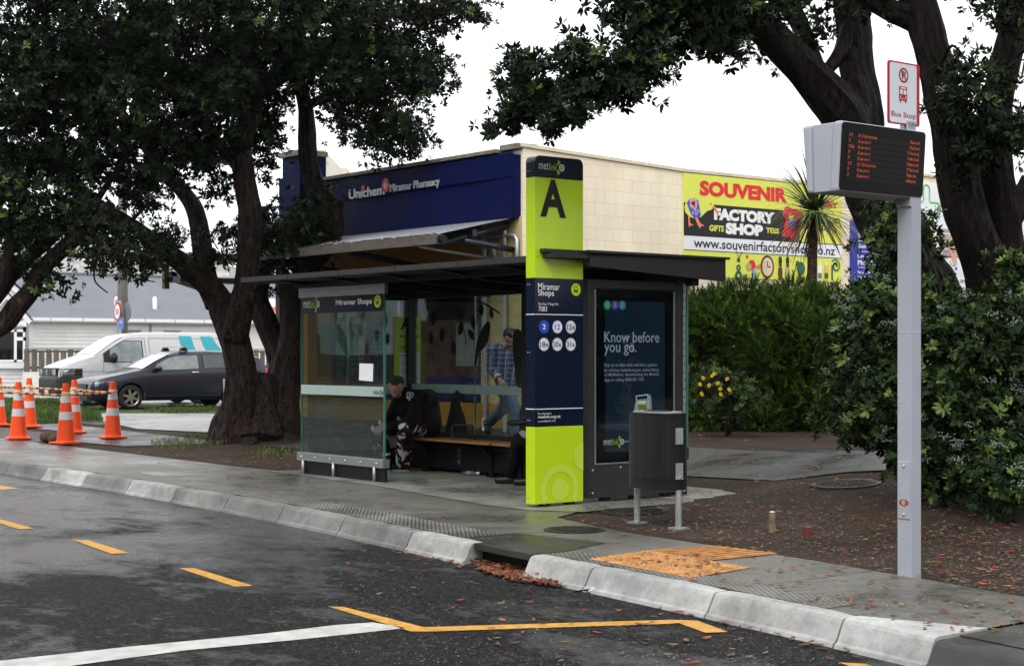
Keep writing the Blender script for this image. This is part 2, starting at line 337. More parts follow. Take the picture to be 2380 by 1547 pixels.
# kerb stones: separate blocks with joints, a storm drain gap between -10.15 and -9.3
KW = .11; mb = MB(); xk = -60.0; blocks = []
KM = [KERB, pave_mat('kerb_concrete_grey', (.050, .052, .049), (.27, .275, .26), joints=False, wet=False), pave_mat('kerb_concrete_pale', (.13, .134, .13), (.52, .525, .51), joints=False, wet=False)]
while xk < -10.3:
    L = 1.32; blocks.append((xk, min(xk + L, -10.15))); xk += L
xk = -9.3
for e in (-8.5, -7.15, -5.98): blocks.append((xk, e)); xk = e
def kprof(x, top=0.0, wid=KW):
    y = kerb_y(x); return [(x, y - .12, RZ - .02), (x, y - .10, RZ + .022), (x, y - .078, RZ + .034), (x, y - .026, top - .022), (x, y - .010, top - .004), (x, y + .02, top + .003), (x, y + wid, top + .003), (x, y + wid, RZ - .02)]
k = 8
for bi, (a, b) in enumerate(blocks):
    if b - a < .2: continue
    a += .009; b -= .009; ns = 6; ring = []
    for i in range(ns + 1):
        x = a + (b - a) * i / ns; e_ = .006 if i in (0, ns) else 0
        ring += [(p[0], p[1] + e_ + .006 * mnoise.noise(Vector((x * 5, p[2] * 20, 1))), p[2] - (e_ if p[2] > -.1 else 0) + (.004 * mnoise.noise(Vector((x * 4, p[2] * 9, 4))) if p[2] > -.1 else 0)) for p in kprof(x)]
    fs = [(i * k + j, (i + 1) * k + j, (i + 1) * k + j + 1, i * k + j + 1) for i in range(ns) for j in range(k - 1)]
    fs += [tuple(range(k)), tuple(ns * k + j for j in range(k))[::-1]]; mb.add(ring, fs, KM[(1, 1, 0, 1, 0, 1, 1)[bi % 7]] if a < -9.5 else KM[2 if bi % 2 else 0])
ring = []; ns = 8
for i in range(ns + 1): x = -5.965 + .70 * i / ns; ring += kprof(x, 0, KW + .34 * i / ns)
mb.add(ring, [(i * k + j, (i + 1) * k + j, (i + 1) * k + j + 1, i * k + j + 1) for i in range(ns) for j in range(k - 1)] + [tuple(range(k)), tuple(ns * k + j for j in range(k))[::-1]], KM[2])
ring = []
for i in range(13): x = -5.255 + i * .7; ring += kprof(x, -.016, .2)
mb.add(ring, [(i * k + j, (i + 1) * k + j, (i + 1) * k + j + 1, i * k + j + 1) for i in range(12) for j in range(k - 1)] + [tuple(range(k))], PATCH)
struct(mb, 'kerb')
mb = MB()    # storm drain: thin lintel, dark chamber behind
for (a, b) in ((-10.15, -9.3),):
    ya = kerb_y(a); yb = kerb_y(b)
    mb.prism([(a + .01, ya + .0, -.045), (b - .01, yb + .0, -.045), (b - .01, yb + .16, -.045), (a + .01, ya + .16, -.045)], (0, 0, .048), PATCH)
    mb.prism([(a - .3, ya + .12, -.40), (b + .3, yb + .12, -.40), (b + .3, yb + .2, -.40), (a - .3, ya + .2, -.40)], (0, 0, .392), dark); mb.prism([(a - .3, ya - .02, -.40), (b + .3, yb - .02, -.40), (b + .3, yb + .2, -.40), (a - .3, ya + .2, -.40)], (0, 0, .02), dark)
o = mb.build('storm_drain'); tagp(o, 'dark storm drain opening under thin lintel between two kerb stones', 'storm drain')
# shallow concrete gutter channel
def strip(y0, y1, z0, z1, x0, x1, mat, name, st=.5):
    vs = []; xx = list(np.arange(x0, x1 + 1e-6, st))
    for x in xx: vs += [(x, kerb_y(x) + y0, z0), (x, kerb_y(x) + y1, z1)]
    return arr_obj(name, np.array(vs), np.array([(2 * i, 2 * i + 2, 2 * i + 3, 2 * i + 1) for i in range(len(xx) - 1)]), [mat])
# pavement
def pz(x, y): return 0.0
pl = [(-60, kerb_y(-60) + KW)] + [(x, kerb_y(x) + KW) for x in np.arange(-59.5, -5.9, .5)] + [(-5.6, kerb_y(-5.6) + .28), (-5.27, kerb_y(-5.27) + .44), (-5.27, 8.7), (-5.77, 8.62), (-6.83, 8.8), (-7.87, 8.95), (-8.97, 9.02), (-10, 9.1), (-11.28, 9.43), (-11.55, 9.9), (-17.4, 10.42), (-19.1, 10.36), (-60, 11.2)]
sheet('pavement', pl, .0, PAVE, zf=pz)
sheet('vehicle_crossing', [(-5.262, kerb_y(-5.262) + .19)] + [(x, kerb_y(x) + .19) for x in (-4.5, -3.5, -2.5, -1.5, -.5, .5, 2)] + [(2, 9.6), (-5.262, 8.72)], -.008, PATCH, zf=lambda x, y: 0)
sheet('shelter_slab', [(-17.95, 10.22), (-17.95, 12.75), (-11.62, 12.75), (-11.62, 12.3), (-11.5, 9.93), (-11.95, 9.62), (-12.6, 9.62), (-15.2, 10.05)], .006, SLAB, zf=lambda x, y: 0)
# grooved strip along the kerb
m, n, l, B, tc, noise, ramp, mix, bump = mat_nodes('grooved_concrete')
def wv(rot, sc, src=None):
    mp = n.new('ShaderNodeMapping'); mp.inputs['Rotation'].default_value = (0, 0, math.radians(rot)); w = n.new('ShaderNodeTexWave'); w.inputs['Scale'].default_value = sc
    l.new(tc.outputs['Object'], mp.inputs[0]); l.new(mp.outputs[0], w.inputs['Vector']); return w.outputs[1]
ws = mix(wv(35, 9), wv(-55, 9), 1, 'MULTIPLY'); a = noise(1.2, 6)
col = mix(ramp(a, [(.3, (.10, .095, .08)), (.7, (.27, .26, .24))]), ramp(ws, [(.05, .35), (.4, 1.1)]), 1, 'MULTIPLY'); l.new(col, B.inputs['Base Color']); l.new(bump(ws, .8, .01), B.inputs['Normal']); l.new(ramp(a, [(.4, .3), (.6, .6)]), B.inputs['Roughness'])
strip(KW + .01, KW + .42, .004, .004, -20, -10.25, m, 'textured_pavement_strip')['kind'] = 'structure'
strip(KW + .01, KW + .30, .004, .004, -9.25, -6.2, m, 'textured_pavement_strip')['kind'] = 'structure'
sheet('dark_pavement_patch', [tuple(G(*p, 0))[:2] for p in ((1092, 1250), (1195, 1238), (1408, 1262), (1300, 1284), (1225, 1287))], .0045, PATCH, zf=lambda x, y: 0)
# paths, gravel, grass
def gp(*pts): return [tuple(G(px, py, z))[:2] for px, py, z in pts]
sheet('asphalt_path', [(-36, 13.7), (-24.3, 13.0), (-24.3, 11.2), (-26.5, 11.1), (-29, 12.4), (-36, 12.6)], .001, PATH)
sheet('asphalt_path', [(-23, 12.9), (-17, 13.0), (-12.3, 13.5), (-11.2, 13.9), (-8, 16.0), (-4, 17.5), (-4, 18.6), (-8.5, 17.6), (-13, 15.6), (-14, 15.0), (-18.6, 14.8), (-23, 14.8)], .003, PATH)
sheet('gravel_verge', [(-60, 12.6), (-40, 12.55), (-28.5, 11.9), (-26.4, 10.55), (-29, 10.5), (-60, 10.9)], -.002, GRAVEL)
sheet('gravel_verge', [(-38, 15.8), (-31, 14.4), (-31, 13.7), (-40, 14.0)], .0, GRAVEL)
sheet('wet_driveway', [(-35, 15.3), (-33, 17.4), (-27, 15.6), (-26.5, 13.9), (-29, 13.6), (-32, 14.2)], .006, DRIVE)
sheet('side_road', [(-200, 18), (-70, 19.5), (-50, 18.8), (-44, 18.8), (-34, 19.8), (-26, 22), (-26, 60), (-40, 60), (-61, 26), (-75, 21.2), (-200, 24)], .001, DRIVE, step=1)
sheet('grass_verge', [(-60, 12.6), (-39.5, 13.9), (-31, 14.5), (-33, 16.5), (-34, 19.7), (-44, 18.7), (-50, 18.7), (-70, 19.4), (-70, 12.8)], .004, GRASSG)
# painted markings
YEL = M('worn_yellow_paint', (.50, .25, .035), .5, var=.35, vs=14, rvar=.12); WPT = M('worn_white_paint', (.44, .44, .42), .5, var=.25, vs=7, rvar=.1, detail=9)
mb = MB()
def mark(pts, mat, h=0): mb.add([tuple(G(px, py, RZ + .004 + h)) for px, py in pts][::-1], [tuple(range(len(pts)))], mat)
mark([(415, 1319), (452, 1319), (588, 1360), (545, 1362)], YEL); mark([(170, 1254), (205, 1254), (300, 1284), (258, 1286)], YEL)
mark([(-30, 1206), (5, 1207), (80, 1227), (45, 1229)], YEL); mark([(-60, 1127), (0, 1128), (45, 1134), (10, 1137), (-60, 1131)], YEL)
mark([(762, 1408), (798, 1409), (985, 1456), (955, 1466)], YEL)
mark([(955, 1466), (985, 1456), (1560, 1439), (1622, 1441), (1560, 1448), (1000, 1466)], YEL)
mark([(1578, 1447), (1620, 1440.5), (1692, 1467), (1640, 1469)], YEL, .001); mark([(1950, 1538), (2010, 1541), (2090, 1566), (2030, 1566)], YEL)
mark([(-40, 1538), (0, 1534), (304, 1501), (607, 1472), (781, 1451), (867, 1445), (945, 1458), (694, 1485), (434, 1509.5), (156, 1547), (-40, 1572)], WPT)
struct(mb, 'road_marking')
# tactile paving
TP = M('tactile_yellow', (.38, .185, .06), .55, var=.45, vs=8)
def quadgrid(c, fn):
    pass
def bil(c, u, v): return (c[0] * (1 - u) * (1 - v) + c[1] * u * (1 - v) + c[2] * u * v + c[3] * (1 - u) * v)
def g3(px, py, z=.006): return G(px, py, z)
q1 = [g3(1368, 1298), g3(1605, 1342), g3(1745, 1318), g3(1508, 1278)]    # studs
q2 = [g3(1520, 1290), g3(1580, 1302), g3(1805, 1284), g3(1680, 1266)]    # bars
mb = MB(); mb.add(q1, [(0, 1, 2, 3)], TP)
for i in range(22):
    for j in range(11):
        c = bil(q1, (i + .5) / 22, (j + .5) / 11); mb.cyl(c, c + Vector((0, 0, .007)), .024, .014, TP, 8)
tagp(mb.build('tactile_paving'), 'yellow tactile paving square of raised round studs beside the kerb', 'tactile paving')
q2 = [g3(1513, 1277.5, .007), g3(1650, 1301, .007), g3(1808, 1285.5, .007), g3(1668, 1268, .007)]
mb = MB(); mb.add(q2, [(0, 1, 2, 3)], TP)
for j in range(7):
    v = (j + .5) / 7; a = bil(q2, v, .02); b = bil(q2, v, .98); d = (b - a).normalized(); s = Vector((-d.y, d.x, 0)) * .016
    mb.prism([a - s, b - s, b + s, a + s], (0, 0, .008), TP)
tagp(mb.build('tactile_paving'), 'yellow tactile paving strip of long raised bars leading towards the earth bank', 'tactile paving')
# covers
IRON = M('wet_cast_iron', (.03, .03, .028), .35, .4, var=.4, vs=60, bump=1, bs=70)
def cover(c, r, label):
    mb = MB(); c = Vector(c); mb.cyl(c + Vector((0, 0, -.02)), c + Vector((0, 0, .012)), r, r, IRON, 32)
    for i in range(-4, 5):
        h = math.sqrt(max(0, (r * .85) ** 2 - (i * r * .19) ** 2))
        for s in range(-3, 4): mb.box((c.x + i * r * .19 - .012, c.y + s * h / 4 - h / 9, c.z + .012), (c.x + i * r * .19 + .012, c.y + s * h / 4 + h / 9, c.z + .018), IRON)
    mb.v = [(x, y, z + gz(x, y) - gz(c.x, c.y)) for x, y, z in mb.v]
    tagp(mb.build('manhole_cover'), label, 'manhole cover')
cover(G(1335, 1232, 0), .26, 'small round iron manhole cover set in the pavement before the green pylon')
cover(G(1475, 1189, .0), .33, 'round iron cover in the earth behind the litter bin legs')
q_ = G(1965, 1117, .2); q_.z = gz(q_.x, q_.y) - .004; cover(q_, .36, 'grey round cover lying in the earth bank left of the grey pole')
# ================================================================== BUS STOP
GLS = glass('shelter_glass', (.76, .85, .83), .075, .0); GLB = glass('shelter_back_glass', (.62, .67, .66), .09, .0)
GEDGE = M('glass_edge', (.06, .22, .17), .15, var=.05); FROST = M('frosted_band', (.33, .42, .39), .6, var=.05)
def logo(fr, mb, a, b, wmat=white, gmat=lime):       # photo points: lower left, upper right of the whole mark
    x0, y0 = fr.px(*a); x1, y1 = fr.px(*b); w = x1 - x0; h = y1 - y0
    fr.text(mb, 'met', x0, y0 + h * .28, x0 + w * .38, y0 + h * .76, wmat, bold=-.004)
    fr.text(mb, 'link', x0 + w * .40, y0 + h * .28, x0 + w * .70, y0 + h * .76, gmat, bold=-.004)
    cx, cy, r = x0 + w * .885, y0 + h * .5, w * .105
    fr.ring(mb, cx, cy, r * .68, r, wmat); fr.disc(mb, cx, cy, r * .42, gmat)
    for dx, dy, s in ((-.16, .26, .4), (-.10, .38, .32), (-.15, .50, .26), (-.16, -.28, .42), (-.11, -.40, .3), (-.17, -.5, .24)): fr.disc(mb, cx + dx * w * .9, cy + dy * h * .95, r * s, gmat, n=10)
def busicon(fr, mb, cx, cy, r, disc, fg, d=.004):
    fr.disc(mb, cx, cy, r, disc, d); k = r
    fr.rrect(mb, cx - .42 * k, cy - .40 * k, cx + .42 * k, cy + .56 * k, .13 * k, fg, d + .001); fr.rrect(mb, cx - .33 * k, cy - .02 * k, cx + .33 * k, cy + .44 * k, .06 * k, disc, d + .002)
    for s in (-1, 1): fr.disc(mb, cx + s * .24 * k, cy - .2 * k, .07 * k, disc, d + .002, 10); fr.rect(mb, cx + s * .28 * k - .08 * k, cy - .56 * k, cx + s * .28 * k + .08 * k, cy - .38 * k, fg, d + .001)
SH = thing('bus_shelter', 'glass and charcoal metal bus shelter with flat roof and timber bench', 'bus shelter', (-14.8, 11.2, 0))
# roof
mb = MB()
x0, x1, y0, y1 = -18.09, -12.0, 9.9, 12.38
mb.prism([(x0, y0 + .05, 2.40), (-12.24, y0 + .05, 2.41), (-12.24, 10.47, 2.41), (x1 - .02, 10.47, 2.42), (x1 - .02, y1, 2.40), (x0, y1, 2.40)], (0, 0, .03), dgrey)
for i in range(5):     # front fascia in sections with joints
    a = x0 + (6.0) * i / 5 * .97; b = x0 + 6.0 * (i + 1) / 5 * .97 - .015
    if b > -12.26: b = -12.26
    mb.box((a, y0, 2.405), (b, y0 + .05, 2.465), dgrey)
mb.box((x0, y0 + .05, 2.44), (x0 + .05, y1, 2.465), dgrey)
mb.build('roof', SH)
mb = MB()   # side gable beam of the roof above the advertising case, deeper to the back
mb.prism([(-12.06, 9.98, 2.445), (-12.06, 12.3, 2.31), (-12.06, 12.3, 2.499), (-12.06, 9.98, 2.499)], (.058, 0, 0), dgrey)
mb.prism([(-12.0, 10.43, 2.37), (-12.0, 12.34, 2.265), (-12.0, 12.34, 2.50), (-12.0, 10.43, 2.47)], (.04, 0, 0), dgrey)
mb.box((-12.06, 10.4, 2.50), (-11.93, 12.38, 2.525), dgrey)
mb.box((-12.09, 9.93, 2.44), (-11.95, 10.40, 2.475), dgrey); mb.box((-12.096, 9.90, 2.49), (-12.03, 10.49, 2.525), dgrey)
mb.build('roof_beam', SH)
mb = MB()
for x in (-17.3, -16.2, -15.1, -14.0, -12.9): mb.prism([(x, 9.98, 2.40), (x, 12.4, 2.40), (x, 12.4, 2.22), (x, 10.7, 2.30)], (.07, 0, 0), dark)
mb.box((-17.55, 10.36, 2.33), (-12.25, 10.46, 2.398), dark); mb.box((-17.55, 11.98, 2.22), (-12.1, 12.08, 2.398), dgrey)
mb.build('roof_frame', SH)
for (x, y, w) in ((-17.45, 12.06, .13), (-14.98, 12.06, .1)):
    m_ = MB(); m_.box((x - w / 2, y - w / 2, -.02), (x + w / 2, y + w / 2, 2.40), dgrey); m_.build('post', SH, bevel=.005)
# front left windbreak panel
PF = FR((-17.42, 10.40, 0), (1, 0, 0))
mb = MB(); mb.box((-17.47, 10.375, 2.20), (-15.53, 10.425, 2.32), steel)
for i in range(6): mb.ball((-17.36 + i * .35, 10.372, 2.275), .011, bolt, 8, 5)
mb.build('panel_rail', SH, bevel=.004); mb = MB()
mb.box((-17.47, 10.35, .17), (-15.53, 10.45, .27), steel)
for i in range(6): mb.ball((-17.36 + i * .34, 10.347, .22), .014, bolt, 8, 5)
mb.build('panel_rail', SH, bevel=.004)
mb = MB(); mb.box((-17.42, 10.388, .27), (-15.57, 10.412, 2.20), GLS); mb.box((-15.57, 10.386, .27), (-15.562, 10.414, 2.2), GEDGE); mb.box((-17.427, 10.386, .27), (-17.42, 10.414, 2.2), GEDGE)
gp1 = mb.build('glass_panel', SH)
mb = MB(); mb.box((-17.42, 10.383, 2.0), (-15.565, 10.387, 2.2), navy); PF2 = FR((-17.42, 10.383, 0), (1, 0, 0)); 
logo(PF2, mb, (706, 726), (744, 688)); PF2.textp(mb, 'Miramar Shops', (781, 713), (865, 692.5), white, bold=.022)
cx, cy = PF2.px(878, 700); busicon(PF2, mb, cx, cy, .075, lime, black)
mb.build('name_sign', gp1)
mb = MB(); mb.box((-17.42, 10.384, 1.0), (-15.57, 10.387, 1.115), FROST); logo(PF2, mb, (868, 922), (891, 902), black, black); mb.build('glazing_band', gp1)
mb = MB(); mb.box((-17.35, 10.385, -.02), (-15.53, 10.415, .17), dark); mb.build('kick_plate', SH)
for x in (-17.33, -16.62, -15.72):
    m_ = MB(); m_.cyl((x, 10.36, -.02), (x, 10.36, .18), .02, .02, steel, 10); m_.build('foot', SH, smooth=True)
# left end glass, back glass
mb = MB(); mb.box((-17.46, 10.5, .27), (-17.44, 11.98, 2.2), GLB); g2 = mb.build('glass_panel', SH)
mb = MB(); mb.box((-17.43, 10.5, .98), (-17.425, 11.97, 1.10), FROST); mb.build('glazing_band', g2)
mb = MB(); mb.box((-17.49, 10.46, 2.2), (-17.41, 12.0, 2.33), dgrey); mb.build('panel_rail', SH); mb = MB(); mb.box((-17.49, 10.46, .15), (-17.41, 12.0, .27), dgrey); mb.box((-17.47, 10.5, -.02), (-17.43, 12.0, .15), dark); mb.build('panel_rail', SH)
for a, b in ((-17.44, -16.02), (-16.005, -15.04), (-14.92, -13.65), (-13.63, -12.26)):
    m_ = MB(); m_.box((a, 12.05, .5), (b, 12.07, 2.22), GLB); m_.box((b, 12.048, .5), (b + .01, 12.072, 2.22), GEDGE); gg = m_.build('glass_panel', SH)
    m_ = MB(); m_.box((a, 12.043, 1.0), (b, 12.047, 1.11), FROST); m_.build('glazing_band', gg)
mb = MB(); mb.box((-17.44, 12.03, .38), (-12.26, 12.09, .5), dgrey); mb.box((-17.0, 11.86, .06), (-12.4, 11.90, .34), dark); mb.box((-17.44, 12.03, -.02), (-12.26, 12.06, .38), dark)
mb.box((-16.1, 11.845, .1), (-16.02, 11.859, .36), dgrey); mb.box((-17.0, 11.82, .34), (-12.4, 11.97, .355), dgrey)
for z in (.16, .3): mb.ball((-16.06, 11.842, z), .015, bolt, 8, 5)
mb.build('skirting_panel', SH)
# silhouettes printed on the back glass
SIL = M('silhouette_print', (.012, .013, .013), .6); SIL2 = M('dusky_print', (.09, .05, .045), .6, var=.3, vs=5)
FB = FR((0, 12.04, 0), (1, 0, 0))
def leaf2(fr, mb, x, y, L, w, ang, mat, d=.003):
    c, s = math.cos(ang), math.sin(ang); pts = [(L * t, w * math.sin(math.pi * t) ** .8) for t in (0, .2, .4, .6, .8, 1)] + [(L * t, -w * math.sin(math.pi * t) ** .8) for t in (.8, .6, .4, .2)]
    fr.poly(mb, [(x + c * p - s * q, y + s * p + c * q) for p, q in pts], mat, d)
mb = MB(); rs = random.Random(3)
def fb(px, py): return FB.px(px, py)
for (px, py, L, w, a) in ((1062, 715, .17, .05, -60), (1030, 760, .2, .055, -100), (1075, 745, .2, .06, -110), (1088, 765, .19, .05, -45), (1055, 790, .2, .06, -95), (1098, 730, .2, .05, -80), (1120, 705, .16, .05, -95), (1140, 715, .15, .04, -70), (1010, 720, .22, .07, -100), (1000, 770, .18, .06, -80), (1118, 790, .17, .05, -120)):
    x, y = fb(px, py); leaf2(FB, mb, x, y, L, w, math.radians(a), SIL)
def stem(pts, w):
    for a, b in zip(pts[:-1], pts[1:]):
        (xa, ya), (xb, yb) = fb(*a), fb(*b); L = math.hypot(xb - xa, yb - ya); nx, ny = -(yb - ya) / L * w, (xb - xa) / L * w; FB.poly(mb, [(xa - nx, ya - ny), (xb - nx, yb - ny), (xb + nx, yb + ny), (xa + nx, ya + ny)], SIL, .0035)
stem([(1058, 712), (1068, 745), (1080, 770), (1084, 800)], .008); stem([(1115, 700), (1138, 712), (1162, 728)], .012); stem([(1040, 880 - 20), (1060, 820), (1048, 780)], .008)
birds = [[(1104, 845), (1110, 790), (1130, 750), (1140, 752), (1136, 790), (1122, 812), (1112, 825), (1108, 848)],
         [(1037, 1018), (1038, 985), (1045, 955), (1050, 925), (1056, 912), (1064, 906), (1070, 912), (1078, 918), (1070, 924), (1072, 945), (1082, 970), (1086, 1000), (1084, 1020)],
         [(1192, 790), (1200, 765), (1214, 772), (1220, 800), (1222, 870), (1212, 900), (1200, 890), (1196, 850)]]
for b in birds:
    q = []; nb = len(b)
    for i in range(nb):
        P0, P1, P2_, P3_ = (Vector((*b[(i + k) % nb], 0)) for k in (-1, 0, 1, 2))
        for t in (0, .25, .5, .75): v_ = .5 * ((2 * P1) + (P2_ - P0) * t + (2 * P0 - 5 * P1 + 4 * P2_ - P3_) * t * t + (3 * P1 - P0 - 3 * P2_ + P3_) * t ** 3); q.append(fb(v_.x, v_.y))
    FB.poly(mb, q, SIL, .004)
mb.build('glass_print', gg)
mb = MB(); rq = random.Random(8); DR = M('rain_drop', (.5, .52, .52), .1, spec=.6)
for k in range(900):
    x = rq.uniform(-16.0, -14.95); z = .5 + 1.7 * math.sqrt(rq.random()); s_ = rq.uniform(.002, .0048); FB.add if False else FB.poly(mb, [(x - s_, z), (x, z - s_), (x + s_, z), (x, z + s_)], DR, .006)
o = mb.build('rain_drops', gg); o['kind'] = 'stuff'
# timetable on the left end glass
mb = MB(); TT = FR((-17.436, 11.0, 0), (0, 1, 0)); LIMD = lime
ya = TT.px(916, 800)[0]; zt = TT.px(916, 735)[1]; zb_ = TT.px(916, 885)[1] + .0
TT.rect(mb, ya, .62, ya + .42, zt, lime, .003, .006); 
TT.text(mb, 'A', ya + .10, zt - .17, ya + .27, zt - .02, black, bold=.03); TT.text(mb, 'Miramar Shops', ya + .09, zt - .29, ya + .40, zt - .24, black, bold=.01); TT.text(mb, '7083', ya + .09, zt - .43, ya + .18, zt - .385, black)
TT.rect(mb, ya + .085, .70, ya + .40, zt - .48, white, .005)
for k in range(26):
    z = zt - .52 - k * .035
    if z < .74: break
    if k % 6 == 0: TT.rect(mb, ya + .10, z, ya + .32, z + .012, black, .006)
    else:
        for q in range(9): TT.rect(mb, ya + .10 + q * .032, z, ya + .122 + q * .032, z + .012 + .01 * ((k * 7 + q * 3) % 3 == 0), M('small_print', (.25, .25, .27), .6), .006)
o = mb.build('timetable_panel', SH)
mb = MB(); a = OX(500, 0, 1)
PP = FR((-17.42, 10.381, 0), (1, 0, 0)); p = [PP.px(836, 844), PP.px(868, 845), PP.px(867, 886), PP.px(835, 883)]
PP.poly(mb, p[::-1], M('paper_notice', (.72, .74, .75), .8, var=.04), .004, .002)
for q in p: PP.disc(mb, q[0] + (.015 if q[0] < p[1][0] - .05 else -.015), q[1] + (.015 if q[1] < p[0][1] - .05 else -.015), .004, steel, .0055, 8)
tagp(mb.build('paper_notice'), 'blank white paper notice taped on the front glass of the shelter', 'notice')
# advertising case
mb = MB(); xa = -12.14
AD = FR((xa, 0, 0), (0, 1, 0))
mb.box((xa - .16, 10.56, .05), (xa, 11.80, .38), dgrey); mb.box((xa - .16, 10.56, 2.16), (xa, 11.80, 2.25), dgrey)
mb.box((xa - .16, 10.56, .38), (xa, 10.645, 2.16), dgrey); mb.box((xa - .16, 11.76, .38), (xa, 11.80, 2.16), dgrey); mb.box((xa - .16, 10.645, .38), (xa - .03, 11.76, 2.16), dark)
for y in (10.8, 11.2, 11.65): mb.box((xa - .12, y, -.02), (xa - .04, y + .1, .05), dark)
for y, z in ((10.62, .33), (10.62, .1), (11.0, .345)): mb.ball((xa, y, z), .012, bolt, 8, 5)
ad = mb.build('advertising_case', SH, bevel=.004)
ADN = M('ad_poster_navy', (.008, .022, .042), .25, var=.15); ADB = M('ad_bezel', (.004, .004, .005), .08); ADW = M('ad_grey_white', (.42, .46, .5), .4, var=.03)
mb = MB(); AD.rect(mb, 10.66, .40, 11.745, 2.145, ADB, -.012); AD.rect(mb, 10.80, .50, 11.63, 2.04, ADN, -.009)
mb.box((xa - .004, 10.645, .385), (xa + .006, 10.66, 2.15), steel); mb.box((xa - .004, 11.745, .385), (xa + .006, 11.76, 2.15), steel); mb.box((xa - .004, 10.66, .385), (xa + .006, 11.745, .397), steel)
AD.d = -.008
AD.textp(mb, 'Know before', (1405, 795), (1533, 771), ADW, bold=.008); AD.textp(mb, 'you go.', (1405, 826), (1480, 801), ADW, bold=.008)
for t, a, b in (('Stay up to date with real-time updates', (1405, 854), (1528, 843)), ('by visiting metlink.org.nz, subscribing', (1405, 865.5), (1531, 855)), ('to MyMetlink, downloading the Metlink', (1405, 876), (1533, 865.5)), ('App or calling 0800 801 700.', (1405, 888), (1498, 877.5))): AD.textp(mb, t, a, b, ADW, bold=.002)
logo(AD, mb, (1404, 1042), (1452, 1012)); AD.textp(mb, 'on our way', (1446, 1031), (1524, 1020), ADW); AD.textp(mb, 'metlink.org.nz | 0800 801 700 | @metlinkwgtn', (1405, 1045), (1500, 1041), ADW)
for px, c in ((1412, (.03, .4, .12)), (1430, (.09, .05, .35)), (1447, (.03, .28, .45))):
    cx, cy = AD.px(px, 709); busicon(AD, mb, cx, cy, .048, M('dot_%d' % px, c, .4), ADW)
# phone in hand
h = [AD.px(*p) for p in ((1475, 950), (1477, 935), (1481, 938), (1482, 956), (1516, 956), (1514, 922), (1510, 915), (1506, 920), (1505, 945), (1520, 956), (1520, 985), (1478, 985))]; AD.poly(mb, h, ADW, .003)
for q, mt, dd in (([(1478, 919), (1506, 915), (1509, 958), (1480, 958)], white, .005), ([(1480, 921), (1504.5, 918), (1507, 957), (1482, 957)], lime, .006), ([(1480, 921), (1504.5, 918), (1505, 926), (1480.5, 928)], ADN, .007), ([(1483, 932), (1500, 931), (1501, 937), (1483, 938)], white, .007), ([(1484, 943), (1500, 942), (1500, 944), (1484, 945)], black, .007), ([(1484, 948), (1504, 947), (1504, 949), (1484, 950)], black, .007)): AD.poly(mb, [AD.px(*p) for p in q], mt, dd)
mb.build('poster', ad)
mb = MB(); mb.box((xa - .002, 10.66, .397), (xa + .001, 11.745, 2.15), glass('case_glass', (.9, .93, .95), .0)); mb.build('case_glass', ad)
mb = MB(); mb.box((xa - .1, 11.805, .02), (xa, 11.915, 2.36), dgrey); mb.box((xa, 11.885, .05), (xa + .008, 11.915, 2.24), galv)
for k in range(24): mb.ball((xa + .01, 11.90, .2 + k * .085), .008, dark, 6, 4)
mb.build('post', SH)
# ---- bench (fixed to the shelter floor, its own thing)
WOOD = M('varnished_timber', (.36, .17, .055), .22, var=.35, vs=5, stretch=(.6, 14, 14), coat=.5)
for k, (xa_, xb_, lab) in enumerate(((-17.0, -15.15, 'long varnished timber slat bench under the seated man in cap'), (-15.09, -12.6, 'timber slat bench beside the green pylon under the half hidden person'))):
    bt = thing('bench', lab, 'bench', ((xa_ + xb_) / 2, 11.82, .006), group='timber benches inside the shelter')
    for s in range(6):
        m_ = MB(); y = 11.61 + s * .068; m_.prism([(xa_, y, .412), (xa_, y + .062, .412), (xa_, y + .062, .435), (xa_, y + .056, .44), (xa_, y + .006, .44), (xa_, y, .434)], (xb_ - xa_, 0, 0), WOOD); m_.build('slat', bt)
    for x in (xa_ + .25, xb_ - .25):
        m_ = MB(); m_.prism([(x - .03, 11.64, .40), (x - .03, 11.99, .40), (x - .03, 11.99, .30), (x - .03, 11.93, .02), (x - .03, 11.84, .02), (x - .03, 11.80, .26)], (.06, 0, 0), dark); m_.box((x - .06, 11.80, .006), (x + .06, 12.0, .02), dark); m_.build('leg', bt)
    xm = -15.95 if k == 0 else -14.2
    m_ = MB(); m_.tube([(xm, 11.65, .44), (xm, 11.65, .60), (xm, 11.67, .615), (xm, 11.95, .615), (xm, 11.97, .60), (xm, 11.97, .44)], [.014] * 6, dgrey, 8, up=(1, 0, 0)); m_.build('armrest', bt)
# ---- green pylon
PY = thing('bus_stop_pylon', 'tall lime green and navy bus stop pylon marked with a big letter A', 'pylon', (-12.17, 10.15, 0))
def pyl(z0, z1, mat, name, top=False):
    m_ = MB()
    if top:
        pts = [(9.84, z0), (10.46, z0)] + [(10.46 - .06 + .06 * math.cos(math.radians(a)), z1 - .06 + .06 * math.sin(math.radians(a))) for a in (0, 30, 60, 90)] + [(9.84 + .06 - .06 * math.cos(math.radians(a)), z1 - .06 + .06 * math.sin(math.radians(a))) for a in (90, 60, 30, 0)]
    else: pts = [(9.84, z0), (10.46, z0), (10.46, z1), (9.84, z1)]
    m_.prism([(-12.24, y, z) for y, z in pts], (.14, 0, 0), mat)
    for z in ((z0 + .06, z1 - .06) if z1 - z0 < .8 else (z0 + .06, (z0 + z1) / 2, z1 - .06)):
        for x in (-12.21, -12.18): m_.ball((x, 9.839, z), .006, bolt, 6, 4)
    return m_, name
PF_ = FR((-12.10, 0, 0), (0, 1, 0)); PF_.d = .0
m_, _ = pyl(3.225, 3.435, navy, '', True); logo(PF_, m_, (1252, 402), (1312, 375)); m_.build('header_panel', PY, bevel=.003)
